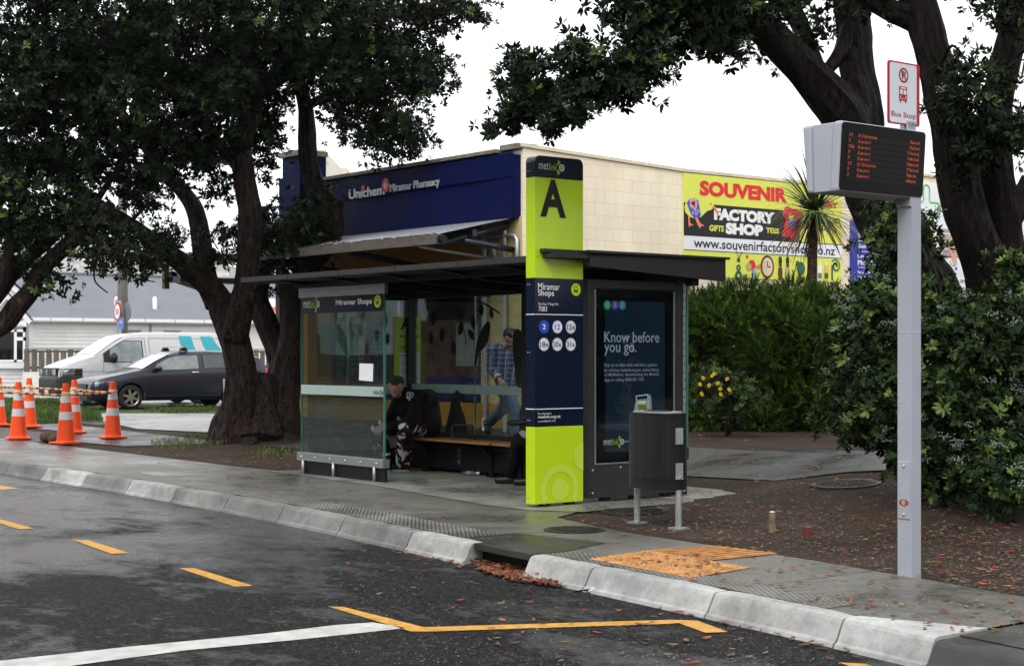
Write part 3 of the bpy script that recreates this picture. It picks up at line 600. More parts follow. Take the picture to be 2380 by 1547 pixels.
m_, _ = pyl(2.24, 3.222, lime, ''); PF_.textp(m_, 'A', (1255, 503), (1315, 420), black, bold=.035); m_.build('letter_panel', PY, bevel=.003)
m_, _ = pyl(.79, 2.237, navy, '')
PF_.textp(m_, 'Miramar', (1250, 673), (1300, 659), white, bold=0); PF_.textp(m_, 'Shops', (1250, 691), (1287, 674), white, bold=.004); PF_.textp(m_, 'Bus Stop / Tūnga Pahi', (1251, 709.5), (1297, 704), white); PF_.textp(m_, '7083', (1251, 723), (1271, 712), white)
cx, cy = PF_.px(1338, 673); busicon(PF_, m_, cx, cy, .062, lime, black)
z = PF_.px(1300, 731)[1]; PF_.rect(m_, 9.845, z - .004, 10.458, z + .004, white); m_.box((-12.24, 9.8385, z - .004), (-12.1, 9.8395, z + .004), white)
z = PF_.px(1300, 949)[1]; PF_.rect(m_, 9.845, z - .004, 10.458, z + .004, white); m_.box((-12.24, 9.8385, z - .004), (-12.1, 9.8395, z + .004), white)
rblue = M('route_blue', (.02, .07, .42), .35)
for px, py, t in ((1264, 759, '2'), (1295, 759.5, '12'), (1326, 760, '12e'), (1264, 800, '18e'), (1295, 800, '30x'), (1326, 800, '31x')):
    cx, cy = PF_.px(px, py); PF_.disc(m_, cx, cy, .066, rblue if t in ('2', '12') else M('rim_grey', (.3, .3, .36), .4)); PF_.disc(m_, cx, cy, .061, rblue if t == '2' else M('route_white', (.68, .68, .74), .4), .004)
    w = {1: .02, 2: .033, 3: .052}[len(t)]; PF_.text(m_, t, cx - w, cy - .026, cx + w, cy + .026, white if t == '2' else (rblue if t == '12' else black), .005, bold=.012)
PF_.textp(m_, 'For information', (1250, 963), (1281, 957.5), white); PF_.textp(m_, 'metlink.org.nz', (1250, 974), (1302, 963), white, bold=.006); PF_.textp(m_, 'or call 0800 801 700', (1250, 980.5), (1290, 975.5), white)
m_.build('route_panel', PY, bevel=.003)
m_, _ = pyl(.035, .787, lime, ''); cx, cy = PF_.px(1301, 1137); PF_.disc(m_, cx, cy, .113, limel, .003, 40); PF_.ring(m_, cx, cy, .175, .245, limel, .003, -34, 214, 44)
cx2, cy2 = PF_.px(1358, 1060); PF_.poly(m_, [(min(10.459, cx2 + .14 * math.cos(t)), cy2 + .14 * math.sin(t)) for t in [2 * math.pi * i / 36 for i in range(36)]], limel, .0034)
m_.build('base_panel', PY, bevel=.003)
for y in (9.96, 10.28): m_ = MB(); m_.box((-12.2, y, -.03), (-12.12, y + .09, .035), dark); m_.build('foot', PY)
# ---- litter bin
BN = M('bin_perforated_black', (.006, .006, .007), .45, var=.2, vs=20, bump=.25, bs=160, rvar=.08)
q0 = G(1481, 1213, 0); q1_ = G(1577, 1227, 0); c = (q0 + q1_) / 2; c.z = 0
u = (q1_ - q0); wid = u.length; u = u.normalized(); vdir = Vector((-u.y, u.x, 0))
if vdir.dot(DV) < 0: vdir = -vdir
BI = thing('litter_bin', 'black perforated metal litter bin on two silver legs', 'litter bin', c)
sc_ = (c - E0).dot(DV) / F
zt_ = EYE - (958 - HY) * sc_; zb = EYE - (1133 - HY) * sc_
hw = wid / 2 * 48.5 / 47
def binprof(r, n=28):   # front is curved, back flatter
    return [(hw * r * math.copysign(abs(math.cos(t)) ** .6, math.cos(t)), hw * r * .55 * math.copysign(abs(math.sin(t)) ** .8, math.sin(t))) for t in [2 * math.pi * i / n for i in range(n)]]
m_ = MB(); P_ = [c + u * x + vdir * (y) for x, y in binprof(1)]
m_.prism([Vector((p.x, p.y, zb)) for p in P_], (0, 0, zt_ - zb), BN)
for zz in (zb + .07, zb + .09, zt_ - .02): m_.prism([Vector((q.x, q.y, zz)) for q in [c + u * x + vdir * y for x, y in binprof(1.012)]], (0, 0, .008), dark)
m_.build('body', BI)
m_ = MB(); m_.prism([Vector((q.x, q.y, zt_)) for q in [c + u * x + vdir * y for x, y in binprof(.86)]], (0, 0, .012), galv); m_.prism([Vector((q.x, q.y, zt_ + .012)) for q in [c + u * x + vdir * y for x, y in binprof(.5)]], (0, 0, .006), dark); m_.build('lid', BI)
for sgn, q in ((-1, q0), (1, q1_)):
    m_ = MB(); m_.cyl((q.x, q.y, -.01), (q.x, q.y, zb), .028, .028, galv, 14); m_.box((q.x - .07, q.y - .06, -.01), (q.x + .07, q.y + .06, .008), galv); m_.build('leg', BI, smooth=False)
for pz_ in (1010, 1090):
    zc = EYE - (pz_ - HY) * sc_; m_ = MB(); vs = [c + u * hw * .97 - vdir * hw * .13, c + u * hw * 1.025 - vdir * hw * .12, c + u * hw * 1.03 + vdir * hw * .12, c + u * hw * .98 + vdir * hw * .14]
    m_.prism([Vector((p.x, p.y, zc - .068)) for p in vs], (0, 0, .14), M('tread_plate', (.38, .40, .41), .45, .7, bump=.8, bs=60)); m_.build('hinge_plate', BI)
# ---- real time display on a grey pole, with the bus stop plate on top
PGREY = M('pale_grey_paint', (.36, .38, .43), .38, var=.05, vs=3)
px0, py0 = -6.845, 8.76
DP = thing('information_display', 'tall pale grey pole carrying an electronic departure board and bus stop plate', 'display', (-6.81, 8.83, 0))
m_ = MB(); xp1 = -6.775; pw, pd = .118, .10; ypf = OX(2119, 1000, xp1).y
m_.box((xp1 - pw, ypf, -.03), (xp1, ypf + pd, 2.56), PGREY)
for z in (.0,):
    for yy in (ypf + .012, ypf + .088): pass
for pyv in (772, 935):
    z = EYE - (pyv - HY) * 10.75 / F
    for k in (.25, .8): m_.ball((xp1, ypf + pd * k, z), .006, bolt, 8, 5)
    for k in (.12, .42, .72): m_.ball((xp1 - pw * (1 - k), ypf - .0, z), .006, bolt, 8, 5)
DPP = m_.build('post', DP, bevel=.004)
m_ = MB(); zt1 = EYE - (1072 - HY) * 10.8 / F; zt0 = EYE - (1205 - HY) * 10.8 / F
m_.box((xp1 - pw + .004, ypf - .006, zt0), (xp1 - .01, ypf, zt1), PGREY); 
for z in (zt1 - .03, zt0 + .03): m_.ball((xp1 - .06, ypf - .006, z), .012, bolt, 8, 6)
fo = FR((xp1 - .06, ypf - .006, (zt0 + .09)), (1, 0, 0)); fo.disc(m_, 0, 0.02, .04, M('rust_badge', (.30, .09, .04), .5), .002, 24, ry=.022); fo.ring(m_, 0, .02, .008, .012, white, .003, 20, 330)
m_.build('access_plate', DPP, bevel=.002)
# housing
HB = Vector; fx_t, fx_b = -6.745, -6.775
yL = OX(1955, 280, fx_t).y; yR = OX(2153, 302, fx_t).y; zT = OX(1963, 280, fx_t).z; yLb = yL; zB = OX(2143, 463, fx_b).z; 
def hexa(x0t, x1t, x0b, x1b, y0, y1, zt, zb_, mat, mb): mb.add([(x0b, y0, zb_), (x1b, y0, zb_), (x1b, y1, zb_), (x0b, y1, zb_), (x0t, y0, zt), (x1t, y0, zt), (x1t, y1, zt), (x0t, y1, zt)], [(0, 3, 2, 1), (4, 5, 6, 7), (0, 1, 5, 4), (1, 2, 6, 5), (2, 3, 7, 6), (3, 0, 4, 7)], mat)
dT = .34; m_ = MB(); hexa(fx_t - .07, fx_t, fx_b - .07, fx_b, yL, yR, zT, zB, PGREY, m_); hou = m_.build('housing', DP, bevel=.018)
m_ = MB(); hexa(fx_t - .25, fx_t - .072, fx_b - .21, fx_b - .072, yL + .012, yR - .012, zT - .005, zB + .005, PGREY, m_); m_.build('housing_body', DP, bevel=.006)
m_ = MB(); hexa(fx_t - .33, fx_t - .254, fx_b - .26, fx_b - .214, yL + .0, yR, zT - .004, zB + .004, PGREY, m_); m_.build('rear_cover', DP, bevel=.018)
up = Vector((fx_t - fx_b, 0, zT - zB)).normalized()
FD = FR((fx_b, yL, zB), (0, 1, 0), up); Hh = math.hypot(fx_t - fx_b, zT - zB); Ww = yR - yL
SCRN = M('display_black', (.006, .006, .006), .35, var=.1, spec=.12); SCRP = M('display_panel', (.012, .012, .014), .45, var=.1, spec=.12); LED = M('orange_led', (.1, .02, .0), .5, emit=((1, .17, .06), 1.0))
m_ = MB(); FD.rrect(m_, .012, .012, Ww - .008, Hh - .008, .025, SCRN, .004, .006); m_.build('screen_frame', DP)
FONT = {'K': '10001 10010 10100 11000 10100 10010 10001', 'i': '00100 00000 01100 00100 00100 00100 01110', 'l': '01100 00100 00100 00100 00100 00100 01110', 'b': '10000 10000 10110 11001 10001 10001 11110', 'r': '00000 00000 10110 11001 10000 10000 10000', 'n': '00000 00000 10110 11001 10001 10001 10001', 'e': '00000 00000 01110 10001 11111 10000 01110', 'a': '00000 00000 01110 00001 01111 10001 01111', 'o': '00000 00000 01110 10001 10001 10001 01110', 'm': '00000 00000 11010 10101 10101 10101 10101', '1': '00100 01100 00100 00100 00100 00100 01110', '2': '01110 10001 00001 00110 01000 10000 11111', '3': '11110 00001 00001 01110 00001 00001 11110', '4': '00010 00110 01010 10010 11111 00010 00010', '5': '11111 10000 11110 00001 00001 10001 01110', '7': '11111 00001 00010 00100 01000 01000 01000', '8': '01110 10001 10001 01110 10001 10001 01110', '&': '00100 00100 00110 01100 10100 10010 01111'}
rows = [('12', 'Kilbirnie', '2min', 1), ('2', 'Karori', '5min', 1), ('18e', 'Karori', '12min', 1), ('2', 'Karori', '14min', 1), ('2', 'Karori', '24min', 1), ('12', 'Kilbirnie', '27min', 1), ('2', 'Karori', '34min', 0), ('2', 'Karori', '44min', 0)]
m_ = MB(); gx0, gx1, gy0, gy1 = .075, Ww - .07, .075, Hh - .085
def dots(s, x, y, ps=.0036):
    for ch in s:
        if ch in FONT:
            for r_, row in enumerate(FONT[ch].split()):
                for c_, b_ in enumerate(row):
                    if b_ == '1' and r_ not in (6,): FD.rect(m_, x + c_ * ps, y + (6 - r_) * ps * 1.0, x + c_ * ps + ps * .78, y + (6 - r_) * ps * 1.0 + ps * .8, LED, .008)
        x += ps * 6 if ch not in 'il' else ps * 5.4
    return x
rh = (gy1 - gy0) / 8
for i, (a_, b_, c_, w_) in enumerate(rows):
    yb_ = gy1 - (i + 1) * rh; FD.rect(m_, gx0 - .01, yb_ + .003, gx1 + .01, yb_ + rh - .003, SCRP, .006)
    dots(a_, gx0, yb_ + .022); dots(b_, gx0 + .098, yb_ + .022); dots(c_, gx1 - .022 - len(c_) * .0212, yb_ + .022)
    if w_: dots('&', gx1 - .02, yb_ + .022)
m_.build('led_screen', DP)
m_ = MB(); m_.box((xp1 - pw, ypf - .012, 2.49), (xp1 + .0, ypf - .001, 2.56), PGREY); m_.build('bracket', DP)
# plate
SP = thing('bus_stop_sign', 'white and red bus stop plate bolted above the departure board', 'sign', (-6.83, 8.75, 2.95)) if False else None
xs_ = -6.80; FS = FR((xs_, 0, 0), (0, 1, 0)); a = FS.px(2068, 142); b = FS.px(2143, 150); c_ = FS.px(2062, 286); d_ = FS.px(2132, 294)
x0 = (a[0] + c_[0]) / 2; x1 = (b[0] + d_[0]) / 2; y1 = (a[1] + b[1]) / 2; y0 = (c_[1] + d_[1]) / 2
SRED = M('sign_red', (.42, .006, .02), .3, var=.04); SWH = M('sign_white', (.62, .65, .70), .35, var=.03)
m_ = MB(); FS.rrect(m_, x0, y0, x1, y1, .02, SRED, 0, .012); FS.rrect(m_, x0 + .010, y0 + .010, x1 - .035, y1 - .012, .018, SWH, .002)
w_ = x1 - x0; h_ = y1 - y0
cx, cy = x0 + w_ * .47, y0 + h_ * .79; FS.ring(m_, cx, cy, .038, .05, SRED, .004, 0, 360, 36); FS.text(m_, 'P', cx - .018, cy - .026, cx + .02, cy + .026, black, .004, bold=.01)
FS.poly(m_, [(cx - .032, cy + .025), (cx - .025, cy + .032), (cx + .032, cy - .025), (cx + .025, cy - .032)], SRED, .0055)
cx, cy = x0 + w_ * .45, y0 + h_ * .48; k = .052
FS.rrect(m_, cx - .8 * k, cy - .75 * k, cx + .8 * k, cy + 1.05 * k, .14 * k, SRED, .004)
FS.rect(m_, cx - .5 * k, cy + .74 * k, cx + .5 * k, cy + .95 * k, SWH, .005)
for s in (-1, 1):
    FS.poly(m_, [(cx + s * .07 * k, cy + .62 * k), (cx + s * .62 * k, cy + .62 * k), (cx + s * .68 * k, cy + .02 * k), (cx + s * .07 * k, cy + .02 * k)], SWH, .005)
    FS.disc(m_, cx + s * .5 * k, cy - .28 * k, .1 * k, SWH, .005, 12); FS.rect(m_, cx + s * .55 * k - .15 * k, cy - 1.0 * k, cx + s * .55 * k + .15 * k, cy - .7 * k, SRED, .004)
FS.rect(m_, cx - .65 * k, cy - .55 * k, cx + .65 * k, cy - .49 * k, SWH, .005)
FS.text(m_, 'Bus Stop', x0 + w_ * .08, y0 + h_ * .095, x0 + w_ * .86, y0 + h_ * .20, SRED, .004, bold=.004)
m_.build('sign_plate', DP, label='white bus stop plate with red border, bus symbol and struck out P')
m_ = MB(); yb1 = FS.px(2118, 292)[0]; m_.box((xs_ - .05, yb1 - .055, y0 - .06), (xs_ - .014, yb1 + .06, y0 + .03), PGREY); m_.box((xs_ + .001, yb1 - .055, y0 - .05), (xs_ + .012, yb1 + .035, y0 + .03), PGREY)
for yy in (-.04, -.01, .02): m_.cyl((xs_ + .01, yb1 + yy, y0 + .012), (xs_ + .03, yb1 + yy, y0 + .012), .006, .006, bolt, 8)
m_.build('bracket', DP)
# stub posts in the earth
a = G(1795, 1228, .03); m_ = MB(); m_.cyl((a.x, a.y, -.05), (a.x, a.y, .17), .03, .03, M('weathered_post', (.22, .17, .11), .6, .3, var=.5, vs=14), 14); m_.cyl((a.x, a.y, .17), (a.x, a.y, .178), .026, .02, galv, 14)
tagp(m_.build('marker_post'), 'short round brown metal post standing in the earth', 'post')
a = G(1878, 1240, .03); m_ = MB(); m_.prism([(a.x - .035, a.y - .03, -.05), (a.x + .03, a.y - .035, -.05), (a.x + .035, a.y + .03, -.05), (a.x - .03, a.y + .035, -.05)], (0, 0, .14), M('red_brown_peg', (.12, .035, .03), .5, var=.4, vs=18)); tagp(m_.build('marker_peg', bevel=.004), 'small square dark red peg in the earth right of the brown post', 'peg')
# ================================================================== PHARMACY BUILDING
BX, BY = -19.13, 15.32
def brickmat(name, c1, c2, mortar, bw, bh, ms, bump=.6, rough=.7, axis='side'):
    m, n, l, B, tc, noise, ramp, mix, bumpf = mat_nodes(name)
    mp = n.new('ShaderNodeMapping'); mp.inputs['Rotation'].default_value = (math.radians(90), 0, math.radians(90)) if axis == 'side' else (math.radians(90), 0, 0)
    sx = n.new('ShaderNodeSeparateXYZ'); cbx = n.new('ShaderNodeCombineXYZ'); l.new(tc.outputs['Object'], sx.inputs[0]); l.new(sx.outputs[1 if axis == 'side' else 0], cbx.inputs[0]); l.new(sx.outputs[2], cbx.inputs[1])
    br = n.new('ShaderNodeTexBrick'); l.new(cbx.outputs[0], br.inputs['Vector']); br.inputs['Scale'].default_value = 1; br.inputs['Brick Width'].default_value = bw; br.inputs['Row Height'].default_value = bh
    br.inputs['Mortar Size'].default_value = ms; br.inputs['Mortar Smooth'].default_value = .6; br.inputs['Color1'].default_value = (*c1, 1); br.inputs['Color2'].default_value = (*c2, 1); br.inputs['Mortar'].default_value = (*mortar, 1)
    a = noise(1.1, 6, .7, (1, 1.6, .5)); b = noise(26, 4, .7)
    col = mix(br.outputs[0], ramp(a, [(.3, .86), (.6, 1.03)]), 1, 'MULTIPLY'); l.new(col, B.inputs['Base Color']); B.inputs['Roughness'].default_value = rough
    l.new(bumpf(b, .25, .006, bumpf(br.outputs['Fac'], -bump, .012)), B.inputs['Normal']); return m
CREAM = brickmat('cream_painted_block', (.80, .70, .525), (.84, .75, .575), (.70, .60, .44), .4, .2, .008, .55)
MUST = M('ochre_render', (.36, .185, .028), .7, var=.14, vs=2, bump=.2, bs=60)
BLUE = M('royal_blue_render', (.0035, .0065, .050), .6, spec=.06, var=.28, vs=2.2, bump=.15, bs=90, rvar=.1, stretch=(1, 1, .4))
CAP = M('stained_flashing', (.17, .155, .12), .6, var=.4, vs=6); CREAMP = M('cream_coping', (.64, .56, .42), .6, var=.16, vs=5)
BD = thing('pharmacy_building', 'single storey pharmacy with royal blue fascia, ochre front and cream block side wall', 'building', (-22, 20, .3))
m_ = MB(); m_.box((BX - .25, BY, -.1), (BX, 24.0, 4.42), CREAM); m_.prism([(BX, BY, 4.42), (BX, 24.0, 4.42), (BX, 24.0, 4.50), (BX, 18.7, 4.52), (BX, BY, 4.66)], (-.25, 0, 0), CREAM)
m_.box((BX - .25, 24.0, -.1), (BX, 36, 4.88), CREAM); m_.build('side_wall', BD)
m_ = MB(); m_.prism([(BX + .03, BY - .05, 4.665), (BX + .03, 18.7, 4.525), (BX + .03, 24.0, 4.505), (BX + .03, 24.0, 4.555), (BX + .03, 18.7, 4.575), (BX + .03, BY - .05, 4.715)], (-.32, 0, 0), CREAMP); m_.box((BX - .29, 24, 4.885), (BX + .03, 36, 4.935), CREAMP)
m_.box((BX - .45, BY - .10, 4.64), (BX + .0, BY + .3, 4.72), CAP); m_.build('parapet_cap', BD)
# front
XL = -25.95
m_ = MB(); m_.box((XL, BY - .03, .7), (-24.6, BY + .25, 3.6), MUST); m_.box((XL, BY - .03, .02), (BX - .02, BY + .25, .72), MUST); m_.box((-20.15, BY - .03, .72), (BX - .02, BY + .25, 3.6), M('cream_yellow_render', (.50, .40, .20), .7, var=.1)); m_.box((-24.6, BY - .03, 2.55), (-20.15, BY + .25, 3.6), MUST)
m_.box((-22.35, BY - .03, .72), (-22.1, BY + .25, 2.55), MUST); m_.box((XL, BY + .25, 0), (XL + .2, 30, 3.8), MUST); m_.box((XL, BY - .06, .0), (BX - .01, BY - .031, .34), M('dark_plinth', (.05, .045, .035), .7, var=.3)); m_.build('front_wall', BD)
m_ = MB(); m_.box((XL + .1, BY + .2, 3.9), (BX - .3, 36, 4.0), CAP); m_.build('roof', BD)
FW = FR((0, BY - .12, 0), (1, 0, 0))
m_ = MB(); zf0, zf1 = 3.58, 4.55
m_.box((-25.3, BY - .12, zf0), (BX - .05, BY + .2, zf1), BLUE)
# raised top band and recessed panel lips
a = FW.px(700, 555)[1]
m_.box((-25.3, BY - .16, zf1 - .34), (BX - .06, BY - .121, zf1 + .015), BLUE)
m_.box((-25.3, BY - .145, zf0), (BX - .06, BY - .121, zf0 + .24), BLUE); m_.box((-19.75, BY - .145, zf0 + .24), (BX - .06, BY - .121, zf1 - .34), BLUE)
m_.prism([(-25.3, BY - .16, zf1 + .016), (BX - .06, BY - .16, zf1 + .016), (BX - .06, BY - .10, zf1 + .05), (-25.3, BY - .10, zf1 + .05)], (0, .0, .004), BLUE)
m_.box((-26.0, BY - .22, 3.62), (-25.31, BY + .3, 5.12), BLUE); m_.box((-26.06, BY - .26, 4.0), (-25.305, BY - .221, 4.75), BLUE)
fas = m_.build('fascia', BD, bevel=.008)
m_ = MB(); m_.box((-25.3, BY - .19, zf1 + .056), (BX - .45, BY + .22, zf1 + .11), CAP); m_.box((-26.04, BY - .28, 5.125), (-25.28, BY + .32, 5.22), CAP); m_.build('coping', BD)
SILV = M('silver_lettering', (.50, .51, .54), .4, .2, var=.04); REDP = M('emblem_red', (.5, .012, .02), .35, var=.05)
FL = FR((0, BY - .19, 0), (1, 0, 0)); m_ = MB()
xa_, z0_ = FL.px(811, 463.5); z1_ = FL.px(811, 441)[1]; xb_ = FL.px(893, 440)[0]; FL.text(m_, 'Unıchem', xa_, z0_, xb_, z1_, SILV, bold=.018, th=.02)
xa_, z0_ = FL.px(906, 447.5); z1_ = FL.px(906, 430)[1]; xb_ = FL.px(1021, 440)[0]; FL.text(m_, 'Miramar Pharmacy', xa_, z0_ - (z1_ - z0_) * .26, xb_, z1_ + .012, SILV, bold=.004, th=.02)
cx, cy = FL.px(844, 437.5); FL.disc(m_, cx, cy, .05, REDP, .004, 20, th=.03); cx, cy = FL.px(896, 431); FL.disc(m_, cx, cy, .105, REDP, .004, 30, ry=.12, th=.03)
for r in (0, 1): FL.rect(m_, cx - (.055, .018)[r], cy - (.018, .055)[r], cx + (.055, .018)[r], cy + (.018, .055)[r], SILV, .006); 
m_.build('lettering', fas)
# canopy
ZW, ZG, YG = 3.57, 3.25, 13.80
METR = M('corrugated_canopy', (.40, .42, .46), .35, .5, var=.12, vs=4)
def canopy(xl, xr, name_parent):
    m_ = MB(); nx = int((xr - xl) / .076); vs = []
    for i in range(nx + 1):
        x = xl + (xr - xl) * i / nx; dz = .012 * (i % 2); vs += [(x, BY - .12, ZW + dz), (x, YG + .05, ZG + .02 + dz)]
    m_.add(vs, [(2 * i, 2 * i + 1, 2 * i + 3, 2 * i + 2) for i in range(nx)], METR); m_.build('canopy_roof', name_parent)
    m_ = MB(); m_.box((xl, YG - .06, ZG - .13), (xr + .02, YG + .05, ZG + .01), M('weathered_beam', (.10, .09, .075), .6, var=.3, vs=8)); m_.cyl((xr + .03, YG, ZG - .06), (xr + .12, YG, ZG - .06), .06, .06, dark, 12)
    m_.build('gutter_beam', name_parent)
    m_ = MB(); 
    for k in range(260):
        x = xl + rng.random() * (xr - xl) * (.99); l_ = .03 + .05 * rng.random(); a = rng.random() * 3; z = ZG + .012
        m_.add([(x, YG - .02, z), (x + l_ * math.cos(a), YG - .02 + .03 * math.sin(a * 2), z + .01 + .02 * rng.random()), (x + l_ * math.cos(a) + .02, YG + .03, z + .025 * rng.random())], [(0, 1, 2)], M('gutter_debris', (.05, .03, .02), .9, var=.4))
    o = m_.build('leaf_debris', name_parent); o['kind'] = 'stuff'
canopy(-26.0, -19.2, BD)
STRUT = M('dark_blue_steel', (.02, .022, .032), .28, var=.15)
for (a, b, r) in (((1179, 521), (1016, 571), .055), ((1192, 580), (1076, 560), .05)):
    p = OY(*a, BY - .08); q = OX(*b, p.x) if abs(b[0] - 1016) < 5 else OX(*b, p.x - .05); q = Vector((p.x - .02, min(max(q.y, 13.9), 14.9), q.z)); m_ = MB(); m_.cyl(p, q, r, r, STRUT, 12); m_.build('canopy_strut', BD, smooth=True)
m_ = MB()
for x in (-21.8, -24.2): m_.cyl((x, BY - .05, 2.95), (x, YG + .1, ZG - .12), .05, .05, STRUT, 10)
m_.box((-25.9, 14.45, 3.27), (-19.25, 14.53, 3.37), STRUT); m_.build('canopy_frame', BD)
m_ = MB(); p = [OY(1201, 640, BY - .1), OY(1201, 556, BY - .1), OY(1196, 548, BY - .1), OY(1188, 546, BY - .1), OY(1129, 551, BY - .1)]; m_.tube(p, [.03] * 5, galv, 8, up=(0, 1, 0)); p0 = OY(976, 560, YG + .05); p1 = OY(976, 574, YG + .05); p2 = OY(1150, 602, BY - .1); m_.tube([p0, p1, p1 + (p2 - p1) * .02, p2], [.028, .028, .022, .022], galv, 8, up=(0, 1, 0)); m_.cyl(OY(1140, 552, BY - .12), OY(1153, 600, BY - .12), .035, .035, galv, 8)
m_.build('downpipe', BD, smooth=True)
# shop windows with banners
WG = glass('shop_window_glass', (.55, .6, .62), .05); FRB = M('navy_window_frame', (.008, .014, .06), .4, var=.1); FRG = M('window_interior', (.012, .014, .018), .8)
def window(x0, x1, z0, z1):
    m_ = MB()
    for a, b in (((x0, z0), (x1, z0 + .07)), ((x0, z1 - .07), (x1, z1)), ((x0, z0), (x0 + .07, z1)), ((x1 - .07, z0), (x1, z1))): m_.box((a[0], BY - .02, a[1]), (b[0], BY + .06, b[1]), FRB)
    f = m_.build('window', BD); m_ = MB(); m_.box((x0 + .07, BY + .02, z0 + .07), (x1 - .07, BY + .03, z1 - .07), WG); m_.build('pane', f)
    m_ = MB(); m_.box((x0, BY + .5, z0 - .1), (x1, BY + .52, z1 + .1), FRG); m_.build('interior_backing', f); return f
w1 = window(-24.6, -22.35, .74, 2.55); w2 = window(-22.1, -20.15, .74, 2.55)
GRN = M('cross_green', (.05, .30, .10), .5); BAN = M('banner_pale', (.42, .47, .45), .7, var=.05)
FV = FR((0, BY + .01, 0), (1, 0, 0)); m_ = MB()
def cross(fr, mb, cx, cy, r, mat, w=.28, t=.07):
    for a in (0, 90, 180, 270):
        ca, sa = math.cos(math.radians(a)), math.sin(math.radians(a))
        for s in (-1, 1): fr.poly(mb, [(cx + ca * p - sa * q, cy + sa * p + ca * q) for p, q in ((r * w, s * r * w), (r * .8, s * r * w), (r * .8, s * r * (w - t * 2)), (r * w, s * r * (w - t * 2)))], mat, .005)
        fr.ring(mb, cx + ca * r * .78, cy + sa * r * .78, r * (w - t * 2), r * w, mat, .005, a - 90, a + 90, 10)
for (x0, x1) in ((768, 802), (812, 848)):
    FV.rectp(m_, (x0, 825), (x1, 736), BAN, d=0); FV.rectp(m_, (x0, 895), (x1, 827), M('banner_dark', (.015, .02, .025), .5), d=0); FV.rectp(m_, (x0, 945), (x1, 932), BAN, d=0)
    cx, cy = FV.px((x0 + x1) / 2, 772); cross(FV, m_, cx, cy, .17, GRN); FV.textp(m_, 'care+advice', (x0 + 2, 818), (x1 - 1, 808), M('banner_grey', (.1, .11, .11), .6))
    for k, t in enumerate(('PRESCRIPTION SERVICES', 'MEDICINE MANAGEMENT', 'FREE ADVICE', 'TRAVEL PACKS')): FV.textp(m_, t, (x0 + 2, 836 + k * 12), (x1 - (3 if k < 2 else 12), 831 + k * 12), BAN)
FV.rectp(m_, (862, 905), (900, 735), FRB, d=0); FV.textp(m_, "We're open / Daily", (866, 763), (896, 757), BAN)
for k in range(6): FV.rectp(m_, (866, 780 + k * 9), (888 - 4 * (k % 3), 778 + k * 9), BAN)
m_.build('window_banner', w1)
m_ = MB(); PUR = M('poster_purple', (.02, .012, .09), .5, var=.4, vs=4); PIC = M('poster_picture', (.03, .022, .02), .6, var=1, vs=3.2, col2=(.17, .085, .06), detail=3); PALE = M('poster_pale', (.26, .27, .25), .6, var=.25, vs=6)
FV.rectp(m_, (965, 905), (1120, 742), PIC, d=0); FV.rectp(m_, (1060, 850), (1112, 750), PALE, d=.002); FV.rectp(m_, (965, 950), (1150, 878), PUR, d=.004); FV.textp(m_, 'niche', (1110, 914), (1142, 893), M('poster_lilac', (.45, .42, .5), .5), d=.008, bold=.03)
m_.build('window_poster', w2)
m_ = MB(); 
for x in (-19.95, -19.45): m_.cyl((x, BY - .1, .3), (x, BY - .1, 3.4), .035, .035, galv, 8)
m_.box((-19.98, BY - .14, .3), (-19.92, BY - .06, .5), white); m_.build('wall_pipe', BD)
# pieces beyond the pharmacy
FE = lambda px, py, Z: V(px, py, Z)
m_ = MB(); pts = [(735, 350), (755, 350), (760, 374), (783, 389), (805, 391), (805, 450), (735, 450)]; WHB = M('stained_white_render', (.62, .60, .53), .7, var=.2, vs=1.5)
m_.prism([V(px, py, 34) for px, py in pts], DV * 3, WHB); b2 = m_.build('stepped_parapet_building'); tagp(b2, 'stained white stepped parapet showing above the blue pharmacy fascia', 'building')
m_ = MB(); m_.prism([V(px, py, 33.98) for px, py in ((797, 392), (806, 390), (806, 440), (797, 440))], DV * .02, CREAMP); m_.build('trim', b2); m_ = MB(); m_.prism([V(px, py, 33.97) for px, py in ((733, 348), (757, 348), (762, 378), (757, 378), (754, 354), (733, 354))], DV * .02, CREAMP); m_.build('trim', b2)
# second canopy frame further along, seen between the trunks
S2 = thing('street_canopy', 'open grey framed canopy of the next shops seen between the tree trunks', 'canopy', (-31, 14.5, .1))
DG = M('dark_frame', (.02, .022, .025), .4); OLV = M('olive_frame', (.06, .05, .02), .5)
xs0 = OY(385, 630, 13.55).x; xs1 = -27.6
m_ = MB(); m_.prism([(xs0, 13.6, 2.95), (xs1, 13.6, 2.95), (xs1, 15.3, 3.4), (xs0, 15.3, 3.4)], (0, 0, .05), M('canopy_sheet', (.35, .37, .40), .5)); m_.build('canopy_roof', S2)
m_ = MB(); m_.box((xs0 + .6, 13.55, 2.83), (xs1, 13.62, 3.0), DG)
for k in range(4): x = xs0 + .2 + k * (xs1 - xs0 - .4) / 3; m_.box((x, 13.55, 2.85), (x + .1, 15.3, 2.94), DG); m_.cyl((x, 15.25, 2.5), (x, 13.8, 2.9), .05, .05, DG, 8)
m_.build('canopy_frame', S2)
m_ = MB(); m_.box((xs0 - .05, 13.5, 2.72), (xs0 + .05, 13.6, 3.25), OLV); m_.box((xs0 + .05, 13.5, 2.72), (xs1, 13.6, 2.80), OLV); m_.box((xs0 + .05, 13.5, 3.17), (xs0 + .9, 13.6, 3.25), OLV); m_.build('sign_frame', S2)
xq = OY(655, 900, 15.25).x; m_ = MB(); m_.box((xq - .15, 15.2, 0), (xq, 15.35, 3.4), DG); m_.build('post', S2)
